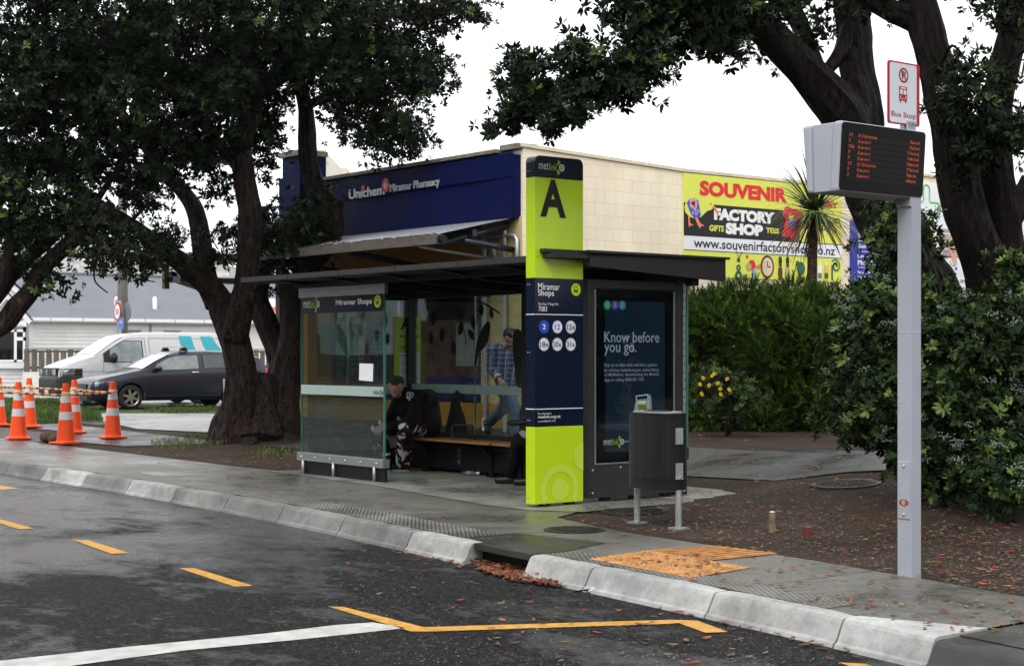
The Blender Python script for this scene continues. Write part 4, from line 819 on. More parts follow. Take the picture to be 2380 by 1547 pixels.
# ------------------------------------------------------------------ signs on the side wall
SW = FR((BX + .002, 0, 0), (0, 1, 0)); Yw = M('sign_yellow', (.68, .72, .10), .45, var=.03); RD = M('souvenir_red', (.72, .012, .03), .45, var=.03); BK = M('sign_black', (.006, .006, .007), .4); WS = M('sign_white_panel', (.76, .78, .82), .45, var=.03)
m_ = MB(); y0, z1 = SW.px(1585, 400); y1, _ = SW.px(1954, 436); z0 = SW.px(1900, 654)[1]; z1 = 4.02 + .02
def Z_(px, py): return SW.px(px, py)[1]
zA = Z_(1587, 402); zB1 = Z_(1587, 470); zC = Z_(1587, 546); zD = Z_(1587, 580); zE = z0
y0 += .02
SW.rect(m_, y0, zE, y1, zA, Yw, .02, .02); yb = SW.px(1857, 500)[0]
SW.rect(m_, y0, zC, yb, zB1, BK, .022); SW.rect(m_, y0, zD, y1, zC - .0, WS, .0225); SW.rect(m_, y0, zC - .008, y1, zC + .008, BK, .0235); SW.rect(m_, y0, zD - .006, y1, zD + .006, BK, .0235)
sg = m_.build('shop_sign'); tagp(sg, 'large yellow and black souvenir shop billboard on the cream block wall', 'sign')
SW.d = .022; m_ = MB()
SW.textp(m_, 'SOUVENIR', (1624, 460), (1827, 438), RD, d=.004, bold=.06) if False else None
def tb(t, x0, x1, pyt, pyb, mat, bold=.04):   # text box given at the left column's top/bottom
    a = SW.px(x0, 0)[0]; b = SW.px(x1, 0)[0]; SW.text(m_, t, a, Z_(x0, pyb), b, Z_(x0, pyt), mat, .004, bold=bold)
tb('SOUVENIR', 1624, 1827, 419, 454, RD, .05); tb('FACTORY', 1657, 1798, 483, 511, white, .07); tb('SHOP', 1684, 1771, 517, 544, white, .07); tb('GIFTS', 1646, 1680, 522.5, 537, Yw, .04); tb('TEES', 1778, 1808, 529, 541.5, Yw, .04)
tb('www.souvenirfactoryshop.co.nz', 1610, 1938, 552, 582, BK, .012)
tb('2 TAUHINU RD', 1858, 1950, 500, 513, BK, .01); tb('MIRAMAR', 1868, 1930, 520, 534, BK, .01); tb('FACTORY', 1860, 1945, 462, 478, RD, .04)
# bird emblem with flag coat
def pp(*pts): return [SW.px(*p) for p in pts]
BIR = Yw
SW.poly(m_, pp((1588, 480), (1592, 468), (1602, 461), (1614, 460), (1626, 463), (1637, 468), (1648, 468), (1655, 473), (1657, 482), (1650, 488), (1642, 490), (1634, 497), (1626, 505), (1612, 508), (1598, 503), (1590, 493)), BIR, .006)
SW.poly(m_, pp((1593, 472), (1600, 462), (1612, 460), (1620, 466), (1626, 498), (1624, 506), (1611, 508), (1603, 498)), M('flag_blue', (.03, .10, .5), .45), .008)
for q in (((1600, 463), (1616, 484)), ((1616, 463), (1602, 482)), ((1608, 461), (1610, 486)), ((1600, 472), (1618, 474))):
    a, b = SW.px(*q[0]), SW.px(*q[1]); L = math.hypot(b[0] - a[0], b[1] - a[1]); n_ = (-(b[1] - a[1]) / L, (b[0] - a[0]) / L)
    for w_, mt, dd in ((.022, white, .010), (.010, RD, .0115)): SW.poly(m_, [(a[0] - n_[0] * w_, a[1] - n_[1] * w_), (b[0] - n_[0] * w_, b[1] - n_[1] * w_), (b[0] + n_[0] * w_, b[1] + n_[1] * w_), (a[0] + n_[0] * w_, a[1] + n_[1] * w_)], mt, dd)
def star(cx, cy, r, mt, d): SW.poly(m_, [(cx + (r if i % 2 == 0 else r * .42) * math.sin(i * math.pi / 5), cy + (r if i % 2 == 0 else r * .42) * math.cos(i * math.pi / 5)) for i in range(10)], mt, d)
for p in ((1613, 489), (1607, 495), (1615, 497), (1620, 491)): cx, cy = SW.px(*p); star(cx, cy, .035, white, .010); star(cx, cy, .022, RD, .0115)
ORA = M('beak_orange', (.75, .22, .10), .5); SW.poly(m_, pp((1652, 480), (1657, 478), (1666, 492), (1668, 505), (1662, 494)), ORA, .009)
for q in (((1596, 500), (1600, 501), (1601, 518), (1610, 524), (1604, 524), (1598, 528), (1597, 520)), ((1612, 506), (1618, 505), (1624, 518), (1634, 525), (1626, 526), (1624, 532), (1618, 522))): SW.poly(m_, pp(*q), ORA, .009)
cx, cy = SW.px(1649, 474); SW.disc(m_, cx, cy, .014, BK, .010, 10)
SW.poly(m_, pp((1822, 482), (1830, 479), (1838, 486), (1850, 486), (1864, 497), (1860, 510), (1852, 506), (1846, 557), (1814, 545), (1824, 512), (1816, 498)), RD, .006)
cx, cy = SW.px(1838, 516); SW.disc(m_, cx, cy, .085, M('tee_blue', (.08, .18, .5), .5), .008, 16, ry=.12); SW.disc(m_, cx - .03, cy + .09, .06, Yw, .009, 14); tb('NEW ZEALAND', 1817, 1848, 541, 549, white, .02)
# goods along the bottom strip (plain souvenirs)
GR2 = M('goods_green', (.02, .09, .06), .4, var=.3); BRN = M('goods_brown', (.12, .03, .02), .5, var=.3)
cx, cy = SW.px(1781, 620); SW.disc(m_, cx, cy, .17, BRN, .005, 32, ry=.2); SW.disc(m_, cx, cy, .13, M('clock_face', (.7, .55, .38), .5), .006, 32, ry=.16); SW.rect(m_, cx - .01, cy, cx + .01, cy + .1, BK, .007); SW.rect(m_, cx, cy - .01, cx + .08, cy + .01, BK, .007)
cx, cy = SW.px(1714, 626); SW.ring(m_, cx, cy - .1, .03, .08, GR2, .005); SW.ring(m_, cx, cy + .03, .02, .055, GR2, .005); SW.ring(m_, cx, cy + .16, .0, .04, GR2, .005); SW.poly(m_, [(cx, cy + .2), (cx - .07, cy + .33), (cx - .06, cy + .33), (cx + .01, cy + .2)], BK, .005); SW.poly(m_, [(cx, cy + .2), (cx + .09, cy + .31), (cx + .1, cy + .3), (cx + .01, cy + .19)], BK, .005)
cx, cy = SW.px(1745, 620); SW.disc(m_, cx - .08, cy, .07, M('toy_tan', (.5, .36, .12), .5), .006, 16); SW.disc(m_, cx, cy + .03, .09, RD, .005, 18); SW.poly(m_, [(cx + .05, cy), (cx + .22, cy + .06), (cx + .2, cy - .04)], ORA, .005); SW.disc(m_, cx + .06, cy - .1, .045, M('toy_blue', (.15, .4, .7), .5), .006, 14, ry=.08); SW.disc(m_, cx - .12, cy + .17, .03, RD, .005, 10)
for px in (1811, 1828): cx, cy = SW.px(px, 622); SW.disc(m_, cx, cy + .12, .045, BK, .005, 14, ry=.08); SW.disc(m_, cx, cy + .04, .04, BRN, .006, 12); SW.poly(m_, [(cx - .05, cy), (cx + .05, cy), (cx + .06, cy - .12), (cx + .03, cy - .2), (cx - .03, cy - .2), (cx - .06, cy - .12)], BRN if px < 1820 else M('doll_pale', (.4, .36, .3), .6), .005)
cx, cy = SW.px(1859, 624); SW.disc(m_, cx, cy, .11, GR2, .005, 20, ry=.12); SW.disc(m_, cx - .09, cy + .09, .045, GR2, .006, 14); SW.poly(m_, [(cx - .13, cy + .1), (cx - .11, cy + .08), (cx - .17, cy - .12)], BK, .005); SW.rect(m_, cx - .02, cy - .2, cx + .02, cy - .1, ORA, .004)
for px, c in ((1903, white), (1918, M('bottle_peach', (.75, .42, .15), .5))): cx, cy = SW.px(px, 632); SW.rrect(m_, cx - .05, cy - .18, cx + .05, cy + .12, .02, c, .005); SW.rect(m_, cx - .02, cy + .12, cx + .02, cy + .18, white, .005); SW.rect(m_, cx - .05, cy - .12, cx + .05, cy - .02, GR2 if px > 1910 else M('label_grey', (.2, .22, .2), .5), .006)
cx, cy = SW.px(1940, 626); 
for i in range(28):
    t0 = i / 28 * 9; r0 = .03 + .011 * t0; x_ = cx + r0 * math.cos(t0); y_ = cy + .06 + r0 * math.sin(t0); SW.disc(m_, x_, y_, .022, M('fern_green', (.05, .28, .1), .4), .005, 8)
SW.rect(m_, cx - .12, cy - .2, cx - .08, cy + .08, GR2, .005)
m_.build('lettering', sg); SW.d = 0
# blue hours sign
m_ = MB(); a = SW.px(1975, 510); b = SW.px(2120, 668); SB = M('hours_blue', (.018, .028, .30), .4, var=.04); SW.rect(m_, a[0], 2.80, b[0] + .3, 3.95, SB, .02, .02); sg = m_.build('shop_sign'); tagp(sg, 'blue pharmacy hours sign partly hidden behind the leaning tree trunk', 'sign')
m_ = MB(); SW.d = .022
for t, x0, x1, yt, yb_ in (('Saturday', 1992, 2030, 541, 555), ('Sunday', 1992, 2030, 566, 579), ('Email: miramar@', 1991, 2095, 590, 601), ('Ph: 04 388 8516', 1991, 2082, 604, 616), ('For after hours:', 1991, 2030, 628.5, 636), ('Urgent Pharmacy, 17 Adelaide Rd', 1991, 2070, 640, 649)): tb(t, x0, x1, yt, yb_, white, .02)
for py in (560, 584, 621): y_, z_ = SW.px(1992, py); SW.rect(m_, y_, z_ - .005, y_ + .8, z_ + .005, white, .004)
m_.build('lettering', sg); SW.d = 0
# white care sign and portrait sign
m_ = MB(); a = SW.px(2125, 438); b = SW.px(2400, 540); SW.rect(m_, a[0], SW.px(2200, 533)[1], b[0], SW.px(2200, 432)[1], WS, .02, .02); sg = m_.build('shop_sign'); tagp(sg, 'white care sign with green cross outline on the side wall', 'sign')
m_ = MB(); SW.d = .022; cx, cy = SW.px(2151, 481); cross(SW, m_, cx, cy, .42, M('bright_green', (.12, .55, .10), .5), .26, .04); a = SW.px(2177, 493); b = SW.px(2290, 478); SW.text(m_, 'care+advice', a[0], a[1], b[0] , b[1] - .0, M('sign_grey', (.16, .17, .2), .5), .004)
m_.build('lettering', sg)
SW.d = 0; m_ = MB(); a = SW.px(2180, 0)[0]; b = SW.px(2285, 0)[0]; zt = SW.px(2220, 534)[1]; zm = SW.px(2230, 639)[1]; zb = SW.px(2230, 670)[1]; SW.rect(m_, a, zb, b, zt, WS, .02, .02); sg = m_.build('portrait_sign'); tagp(sg, 'white photo board showing a smiling woman in white coat, name below', 'sign')
m_ = MB(); SW.d = .022; SH_ = M('blurred_shelves', (.28, .27, .26), .6, var=.6, vs=5, col2=(.55, .5, .46)); SKN = M('portrait_skin', (.62, .36, .28), .5, var=.06); COAT = M('portrait_coat', (.72, .74, .74), .6, var=.05); HR = M('portrait_hair', (.55, .38, .2), .6)
SW.rect(m_, a, zm, b, zt, SH_, .002)
for k in range(5): SW.rect(m_, a, zt - .15 * k - .1, b, zt - .15 * k - .08, WS, .003)
SW.rect(m_, a, zm + .32, b, zm + .36, ORA, .003)
SW.poly(m_, pp((2185, 640), (2188, 618), (2196, 602), (2206, 598), (2214, 608), (2222, 598), (2236, 604), (2246, 618), (2250, 640)), COAT, .005); SW.poly(m_, pp((2207, 598), (2221, 597), (2216, 622)), SKN, .007)
cx, cy = SW.px(2213, 575); SW.disc(m_, cx, cy + .05, .17, HR, .006, 22, ry=.235); SW.disc(m_, cx, cy, .135, SKN, .008, 22, ry=.20)
for s in (-1, 1): SW.disc(m_, cx + s * .05, cy + .04, .016, BK, .010, 8)
SW.disc(m_, cx, cy - .09, .05, M('lips', (.5, .08, .1), .5), .010, 12, ry=.018); SW.poly(m_, [(cx - .012, cy + .03), (cx + .012, cy + .03), (cx + .02, cy - .04), (cx - .02, cy - .04)], M('portrait_shade', (.52, .28, .21), .5), .010)
for k in range(9): t = math.pi * (k / 8); SW.disc(m_, cx + .1 * math.cos(t), cy - .27 - .09 * math.sin(t), .013, BK, .010, 8)
x_, y_ = SW.px(2217, 628); SW.rect(m_, x_, y_, x_ + .06, y_ + .06, SB, .008)
y_ = SW.px(2202, 0)[0]; SW.text(m_, 'Privett FPS', y_ + .02, SW.px(2216, 658)[1], SW.px(2242, 0)[0], SW.px(2216, 649)[1], BK, .004, bold=.005); m_.build('portrait', sg); SW.d = 0
# ================================================================== HOUSE, FENCE, HILLS
HX = -64.1
WB = M('white_weatherboard', (.74, .74, .72), .7, var=.08, vs=1); TR = M('white_trim', (.76, .76, .76), .5, var=.03); GTR = M('grey_trim', (.30, .31, .31), .6); ROOF = M('grey_corrugated_iron', (.16, .165, .185), .42, .2, var=.06, vs=1.5); GLD = M('dark_window_glass', (.008, .009, .010), .08)
HS = thing('weatherboard_house', 'white weatherboard house with grey corrugated iron roof behind the parked vehicles', 'house', (HX - 3, 30, .15))
def boards(mb, x, ya, yb, z0, z1, mat, st=.155):     # overlapping boards facing +x
    z = z0
    while z < z1:
        zt = min(z + st, z1); mb.add([(x + .03, ya, z), (x + .03, yb, z), (x + .005, yb, zt), (x + .005, ya, zt), (x, ya, z), (x, yb, z)], [(0, 1, 2, 3), (4, 5, 1, 0)], mat); z += st
zE = OX(300, 741, HX).z
m_ = MB(); boards(m_, HX, 25.3, 46, -.1, zE - .05, WB); m_.box((HX - 6, 25.3, -.1), (HX - .02, 46, zE - .06), WB); m_.build('wall', HS)
# roof: corrugated, ridge set back
w_ = 2.8; zR = zE + 1.98; m_ = MB(); nx = int(21.5 / .1); vs = []
for i in range(nx + 1):
    y = 25.0 + i * .1; dz = .022 * (i % 2); vs += [(HX + .35, y, zE - .02 + dz), (HX - w_, y, zR + dz)]
m_.add(vs, [(2 * i, 2 * i + 2, 2 * i + 3, 2 * i + 1) for i in range(nx)], ROOF)
m_.add([(HX - w_, 25, zR), (HX - w_, 46.5, zR), (HX - 2 * w_ - .3, 46.5, zE), (HX - 2 * w_ - .3, 25, zE)], [(0, 1, 2, 3)], ROOF); m_.tube([(HX - w_, 25, zR + .03), (HX - w_, 46.5, zR + .03)], [.08, .08], ROOF, 8); m_.build('roof', HS)
m_ = MB(); m_.box((HX + .33, 25.0, zE - .14), (HX + .47, 46.5, zE + .0), TR); m_.box((HX - .02, 25.2, zE - .2), (HX + .33, 46, zE - .14), TR)
for y in np.arange(26, 46, 1.4): m_.box((HX + .47, y, zE - .15), (HX + .48, y + .03, zE + .01), GTR)
m_.box((HX - .02, 25.25, -.1), (HX + .05, 25.45, zE - .15), TR); m_.build('gutter', HS)
m_ = MB(); q = OX(350, 800, HX + .06); m_.cyl((q.x, q.y, 0), (q.x, q.y, zE - .1), .05, .05, GTR, 8); m_.build('downpipe', HS)
q = OX(361, 745, HX + .1); fl = OX(361, 730, HX - .4); m_ = MB(); m_.cyl((HX - .45, fl.y, fl.z - .3), (HX - .45, fl.y, OX(361, 694, HX - .45).z), .10, .10, TR, 12); m_.ball((HX - .45, fl.y, OX(361, 694, HX - .45).z), .1, TR, 10, 6); m_.cyl((HX - .45, fl.y, fl.z - .1), (HX - .45, fl.y, fl.z + .12), .15, .13, dark, 12); m_.build('flue', HS)
def hwin(x, ya, yb, z0, z1, mull=None, tr=.13):
    m_ = MB()
    for a, b, c, d in ((ya - tr, yb + tr, z1, z1 + tr), (ya - tr, ya, z0, z1), (yb, yb + tr, z0, z1)): m_.box((x + .02, a, c), (x + .07, b, d), GTR)
    m_.box((x + .02, ya - .2, z1 + tr), (x + .12, yb + .2, z1 + tr + .05), GTR)
    for a, b, c, d in ((ya, yb, z1 - .09, z1), (ya, ya + .09, z0, z1), (yb - .09, yb, z0, z1), (ya, yb, z0, z0 + .09)): m_.box((x + .03, a, c), (x + .09, b, d), TR)
    for (a, b, c, d) in mull or []: m_.box((x + .03, a, c), (x + .09, b, d), TR)
    f = m_.build('window', HS); m_ = MB(); m_.box((x + .04, ya, z0), (x + .055, yb, z1), GLD); m_.build('pane', f)
for p0, p1, pt in ((283, 318, 776), (391, 410, 777), (471, 490, 784)):
    a = OX(p0, pt, HX + .05); b = OX(p1, pt, HX + .05); hwin(HX, a.y, b.y, .9, a.z - .0)
a = OX(672, 770, HX); hwin(HX, a.y, a.y + 1.2, .9, 2.2)
# front bay wing
WX = -62.6; p_ = lambda px, py: OX(px, py, WX)
ya, yb = 17.0, p_(64, 740).y; m_ = MB(); boards(m_, WX, ya, yb - .1, -.1, p_(60, 744).z, WB); m_.box((HX - 4, ya, -.1), (WX - .02, yb - .1, p_(60, 744).z), WB)
ap = p_(14, 679); ba = p_(69, 740); m_.add([(WX + .02, ap.y, ap.z - .15), (WX + .02, ba.y, ba.z - .1), (WX + .02, 2 * ap.y - ba.y, ba.z - .1)], [(0, 1, 2)], M('stucco_pink', (.42, .35, .31), .7)); m_.build('wall', HS)
m_ = MB(); d = (ba - ap); L_ = d.length; nn = Vector((0, d.z, -d.y)).normalized()
for s in (1, -1):
    dd = Vector((0, d.y * s, d.z)); n2 = Vector((0, -dd.z * s, dd.y * s)).normalized()
    if n2.z < 0: n2 = -n2
    m_.prism([ap, ap + dd * 1.08, ap + dd * 1.08 - n2 * .22, ap - Vector((0, 0, .26))], (.08, 0, 0), TR)
    m_.prism([ap + n2 * .04, ap + dd * 1.08 + n2 * .04, ap + dd * 1.08, ap], (.12, 0, 0), dark); m_.add([ap + n2 * .03, ap + dd * 1.06 + n2 * .03, ap + dd * 1.06 + n2 * .03 - Vector((4, 0, 0)), ap + n2 * .03 - Vector((4, 0, 0))], [(0, 1, 2, 3)], ROOF)
q1 = OX(25, 656, HX + .3); q0_ = OX(-12, 622, HX + .3); q2 = OX(56, 684, HX + .3); m_.prism([q0_, q2, q2 - Vector((0, 0, .3)), q0_ - Vector((0, 0, .3))], (.1, 0, 0), TR); m_.prism([q0_ + Vector((.0, 0, .1)), q2 + Vector((.0, 0, .1)), q2, q0_], (.14, 0, 0), dark)
m_.prism([q0_ - Vector((.1, 0, .3)), q2 - Vector((.1, 0, .3)), q2 - Vector((.1, 0, 1.5)), q0_ - Vector((.1, 0, 1.5))], (.05, 0, 0), WB); m_.build('gable', HS)
c0 = p_(2, 841); c1 = p_(57, 766); hwin(WX, c0.y - 1.2, c1.y, c0.z, c1.z, [(p_(31, 800).y, p_(37, 800).y, c0.z, c1.z), (p_(37, 800).y, c1.y, p_(40, 791).z, p_(40, 783).z)], .1)
m_ = MB(); m_.box((WX + .02, c0.y - 1.5, c0.z - .25), (WX + .16, c1.y + .15, c0.z - .02), TR); m_.box((WX, yb - .22, -.1), (WX + .07, yb - .08, p_(60, 744).z), TR); m_.build('window_sill', HS)
# picket fence on white base wall
PX_ = -61.2; FN = thing('picket_fence', 'weathered dark timber picket fence on a white base wall', 'fence', (PX_, 30, .15)); TIM = M('weathered_timber', (.11, .09, .075), .8, var=.5, vs=9, stretch=(1, 1, .25))
za = OX(90, 813, PX_).z; zb_ = OX(90, 864, PX_).z; ys_ = OX(56, 830, PX_).y; m_ = MB(); y = ys_; k = 0
while y < 44:
    t_ = .012 * math.sin(k * 2.3); m_.box((PX_, y, zb_ + .01), (PX_ + .03, y + .215, za + t_), TIM); y += .30; k += 1
m_.box((PX_ - .05, ys_, za - .1), (PX_ - .0, 44, za - .02), TIM); m_.box((PX_ - .05, ys_, zb_ + .12), (PX_ - .0, 44, zb_ + .22), TIM); m_.box((PX_ - .04, ys_, za + .014), (PX_ + .06, 44, za + .05), TIM); m_.build('pickets', FN)
m_ = MB(); m_.box((PX_ - .12, ys_, -.1), (PX_ + .05, 44, zb_), M('white_base_wall', (.66, .66, .64), .6, var=.08)); m_.build('base_wall', FN)
# power pole, speed signs
q = V(285, 915, 52); PT = M('weathered_pole', (.12, .11, .10), .8, var=.4, vs=8, stretch=(1, 1, .2)); m_ = MB(); m_.tube([(q.x, q.y, 0), (q.x, q.y, 4), (q.x, q.y, 9.5)], [.17, .16, .12], PT, 10); po = m_.build('power_pole', smooth=True); tagp(po, 'tall weathered timber power pole before the grey roof', 'power pole')
m_ = MB(); m_.box((q.x - 1.2, q.y - .06, 8.6), (q.x + 1.2, q.y + .06, 8.72), PT); m_.build('crossarm', po)
def speed(px, py, Z, lab, lean):
    c = V(px, py, Z); g = gz(c.x, c.y); r_ = .30
    t = thing('speed_sign', lab, 'road sign', (c.x, c.y, .1)); dn = Vector((.55, -.83, 0)).normalized() if not lean else Vector((.9, -.2, 0)).normalized(); dn = (-(DV) * .56 + RV * -.83).normalized(); uu = Vector((-dn.y, dn.x, 0)); f = FR(c, uu)
    m_ = MB(); pb = c - dn * .08; m_.cyl((pb.x, pb.y, .05), (pb.x, pb.y, c.z + .35), .05, .05, galv, 10); m_.build('post', t)
    m_ = MB(); f.disc(m_, 0, 0, r_, SRED, 0, 32, th=.02); f.disc(m_, 0, 0, r_ * .76, WS, .004, 32); f.text(m_, '50', -r_ * .45, -r_ * .3, r_ * .45, r_ * .3, BK, .008, bold=.012); f.disc(m_, .0, 0, r_ * 1.0, GTR, -.05, 24, th=.01); m_.build('sign_plate', t)
    m_ = MB(); f2 = FR(c - dn * .2 + uu * .32, uu); f2.disc(m_, 0, 0, r_, M('sign_back_grey', (.16, .18, .20), .5), 0, 24, th=.02); m_.build('rear_plate', t)
    return t, f, c, uu
t, f, c, uu = speed(272.5, 724, 50, 'round 50 speed limit sign with red rim in front of grey roof', 0)
m_ = MB(); f3 = FR(c - Vector((0, 0, .35)) + uu * .33, uu); f3.rect(m_, -.22, -.2, .2, .16, M('plate_blue', (.06, .16, .6), .4), 0, .01); f3.text(m_, 'lon', -.1, -.02, .14, .1, WS, .004); m_.build('blue_plate', t)
speed(270, 702, 56, 'second 50 speed limit sign mostly hidden behind the nearer one', 1)
c = V(641, 722, 50); m_ = MB(); t = thing('street_sign', 'small white sign with orange stripe seen between the tree stems', 'sign', (c.x, c.y, .1)); f = FR(c, RV); f.rrect(m_, -.32, -.38, .32, .38, .06, WS, 0, .03); f.rect(m_, -.2, -.04, .2, .12, ORA, .004); m_.build('sign_plate', t); m_ = MB(); m_.cyl((c.x, c.y + .05, .05), (c.x, c.y + .05, c.z), .06, .06, galv, 10); m_.build('post', t)
# far hills with pale houses
def ridge(name, Z, pts, mat, depth):
    m_ = MB(); n = len(pts); vs = []
    for i, (px, py) in enumerate(pts):
        a = V(px, 826, Z); b = V(px, py, Z + depth * .6); c = V(px, py + 30, Z + depth * 1.4); vs += [a, b, c]
    m_.add(vs, [(3 * i, 3 * i + 3, 3 * i + 4, 3 * i + 1) for i in range(n - 1)] + [(3 * i + 1, 3 * i + 4, 3 * i + 5, 3 * i + 2) for i in range(n - 1)], mat); return struct(m_, name, smooth=True)
HILL = M('hill_bush', (.10, .14, .10), .9, var=.5, vs=.009)
ridge('hills', 4600, [(-900, 600), (-600, 575), (-300, 560), (0, 578), (100, 560), (200, 552), (300, 560), (420, 590), (520, 615), (640, 640), (760, 665), (900, 690), (1100, 720), (1500, 760), (2200, 780), (3000, 760)], HILL, 1500)
hw_ = [M('far_wall_%d' % i, c, .8, var=.05) for i, c in enumerate(((.6, .6, .58), (.5, .48, .42), (.42, .44, .46), (.6, .57, .5)))]; hr_ = [M('far_roof_%d' % i, c, .8, var=.05) for i, c in enumerate(((.35, .16, .13), (.2, .2, .22), (.3, .3, .3), (.42, .2, .15)))]
rs = random.Random(11)
labs = []
for i in range(110):
    px = rs.uniform(-30, 700); top = np.interp(px, [0, 100, 200, 300, 420, 520, 640, 760], [580, 562, 556, 564, 594, 620, 645, 670]); py = rs.uniform(top + 12, 655 if px < 450 else 760); 
    if py > 800: continue
    Z = 4500 + (655 - py) * 12; c = V(px, py, Z); w_ = rs.uniform(12, 34); d_ = rs.uniform(12, 24); h_ = rs.uniform(5, 16)
    m_ = MB(); u1 = RV.copy(); ang = rs.uniform(-.5, .5); u1 = Vector((u1.x * math.cos(ang) - u1.y * math.sin(ang), u1.x * math.sin(ang) + u1.y * math.cos(ang), 0)); u2 = Vector((-u1.y, u1.x, 0))
    P4 = [c + u1 * a * w_ / 2 + u2 * b * d_ / 2 for a, b in ((-1, -1), (1, -1), (1, 1), (-1, 1))]; wi = rs.randrange(4); ri = rs.randrange(4)
    m_.prism([p - Vector((0, 0, 20)) for p in P4], (0, 0, 20 + h_), hw_[wi]); e = [p + Vector((0, 0, h_)) for p in P4]; ra = c - u1 * w_ * .3 + Vector((0, 0, h_ + 5)); rb = c + u1 * w_ * .3 + Vector((0, 0, h_ + 5))
    m_.add(e + [ra, rb], [(0, 1, 5, 4), (1, 2, 5), (2, 3, 4, 5), (3, 0, 4)], hr_[ri])
    for q in range(3): a_ = P4[0] + (P4[1] - P4[0]) * (.18 + .28 * q) + Vector((0, 0, h_ * .35)) - u2 * .05; m_.add([a_, a_ + u1 * 2.4, a_ + u1 * 2.4 + Vector((0, 0, 3)), a_ + Vector((0, 0, 3))], [(0, 1, 2, 3)], GTR)
    o = m_.build('hillside_house'); tagp(o, 'small pale house on the hazy distant hillside above the grey roof', 'house', 'houses on the distant hillside')
# ================================================================== VEHICLES
TYRE = M('tyre_rubber', (.012, .012, .012), .75); RIMM = M('alloy_rim', (.34, .33, .33), .35, .8, var=.2); CARG = glass('car_glass', (.62, .70, .68), .10, .0, .01); CARD = glass('tinted_car_glass', (.10, .11, .12), .06); PLAS = M('black_plastic', (.014, .014, .015), .5); INT = M('car_interior', (.05, .05, .055), .8); LAMP = glass('lamp_glass', (.8, .8, .8), .05); CHR = M('chrome', (.7, .7, .7), .12, 1); TAIL = M('tail_red', (.5, .01, .015), .2); WSCR = M('pale_windscreen', (.32, .36, .37), .08, var=.25, vs=2, coat=1)  # WSCR is an opaque pale mottled colour, not clear glass
def vehicle(name, label, cat, near_front_wheel, theta, L, Wd, top, belt, paint, wheels, wr, lower=None):
    th = math.radians(theta); f = (-RV * math.cos(th) - DV * math.sin(th)); n = (RV * math.sin(th) - DV * math.cos(th))   # forward, towards the camera side
    P = Vector(near_front_wheel); org = P + f * wheels[0] - n * (Wd / 2 - .10); org.z = P.z - wr
    T = thing(name, label, cat, org, math.atan2(f.y, f.x))
    # local: x forward (front bumper at 0, tail at -L), y left; near side is local +y or -y
    side = 1 if (Vector((-f.y, f.x, 0)).dot(n) > 0) else -1
    ts = [p[0] for p in top]; tz = [p[1] for p in top]
    topz = lambda s: float(np.interp(s, ts, tz)); hw = lambda s: float(np.interp(s, [0, .04, .12, .35, .9, L * .5, L - .7, L - .2, L], [Wd * .36, Wd * .42, Wd * .455, Wd * .485, Wd * .497, Wd * .5, Wd * .495, Wd * .47, Wd * .42]))
    bz = lambda s: float(np.interp(s, [p[0] for p in belt], [p[1] for p in belt])); tum = .34 if Wd > 1.85 else .44
    zb0 = .22 if Wd < 1.85 else .25
    def sec(s):
        w = hw(s); zt = topz(s); zb = min(bz(s), zt - .045); g = max(0, zt - zb - .05); wt = w * .965 - tum * g if g > .1 else w * .93 - .35 * g
        zl = zb0 + .10 * sstep(.5, 0, s) * 0
        return [(0, zl), (w * .90, zl), (w * .97, zl + .07), (w, zl + .2), (w * 1.0, zb0 + (zb - zb0) * .62), (w * .985, zb - .06), (w * .965, zb), (wt + (w * .965 - wt) * .12, zb + (zt - zb) * .86), (max(wt - .05, .05), zt - .012), (max(wt - .16, .03), zt + .004), (max(wt * .45, .02), zt + .018), (0, zt + .022)], wt, zb, zt, w
    ss = sorted(set([0, .02, .05, .1, .16, .25] + list(np.arange(.35, L - .3, .075)) + [L - .25, L - .18, L - .1, L - .05, L - .02, L])); vs = []; K = 12; N = 2 * K - 2
    for s in ss:
        pts = sec(s)[0]; full = [(y, z) for y, z in pts] + [(-y, z) for y, z in pts[-2:0:-1]]; vs += [(-s, y, z) for y, z in full]
    fs = [(i * N + k, i * N + (k + 1) % N, (i + 1) * N + (k + 1) % N, (i + 1) * N + k) for i in range(len(ss) - 1) for k in range(N)] + [tuple(range(N))[::-1], tuple((len(ss) - 1) * N + k for k in range(N))]
    mb = MB(); mb.add(vs, fs, paint); body = mb.build('body', T, smooth=True, raw=True)
    # wheel arch cut
    cut = MB()
    for w0 in wheels:
        cut.cyl((-w0, -Wd, wr), (-w0, -Wd * .5 + .30, wr), wr * 1.16, wr * 1.16, INT, 40); cut.cyl((-w0, Wd * .5 - .30, wr), (-w0, Wd, wr), wr * 1.16, wr * 1.16, INT, 40)
    co_ = cut.build('cut', None, raw=True); co_.matrix_world = T.matrix_world.copy(); co_.location = org; co_.rotation_euler = T.rotation_euler
    bpy.context.view_layer.update()
    md = body.modifiers.new('b', 'BOOLEAN'); md.operation = 'DIFFERENCE'; md.object = co_; md.solver = 'EXACT'
    dg = bpy.context.evaluated_depsgraph_get(); me = bpy.data.meshes.new_from_object(body.evaluated_get(dg)); body.modifiers.clear(); old = body.data; body.data = me; bpy.data.meshes.remove(old); bpy.data.objects.remove(co_)
    me.materials.clear(); me.materials.append(paint); me.materials.append(INT)
    for p in me.polygons:
        c_ = p.center; p.material_index = 0
        for w0 in wheels:
            d_ = math.hypot(c_.x + w0, c_.z - wr)
            if d_ < wr * 1.175 and abs(c_.y) < hw(w0) - .004 and d_ > wr * 1.12: p.material_index = 1
            if d_ < wr * 1.1 and abs(c_.y) < Wd * .4: p.material_index = 1
    es = body.modifiers.new('e', 'EDGE_SPLIT'); es.split_angle = math.radians(38)
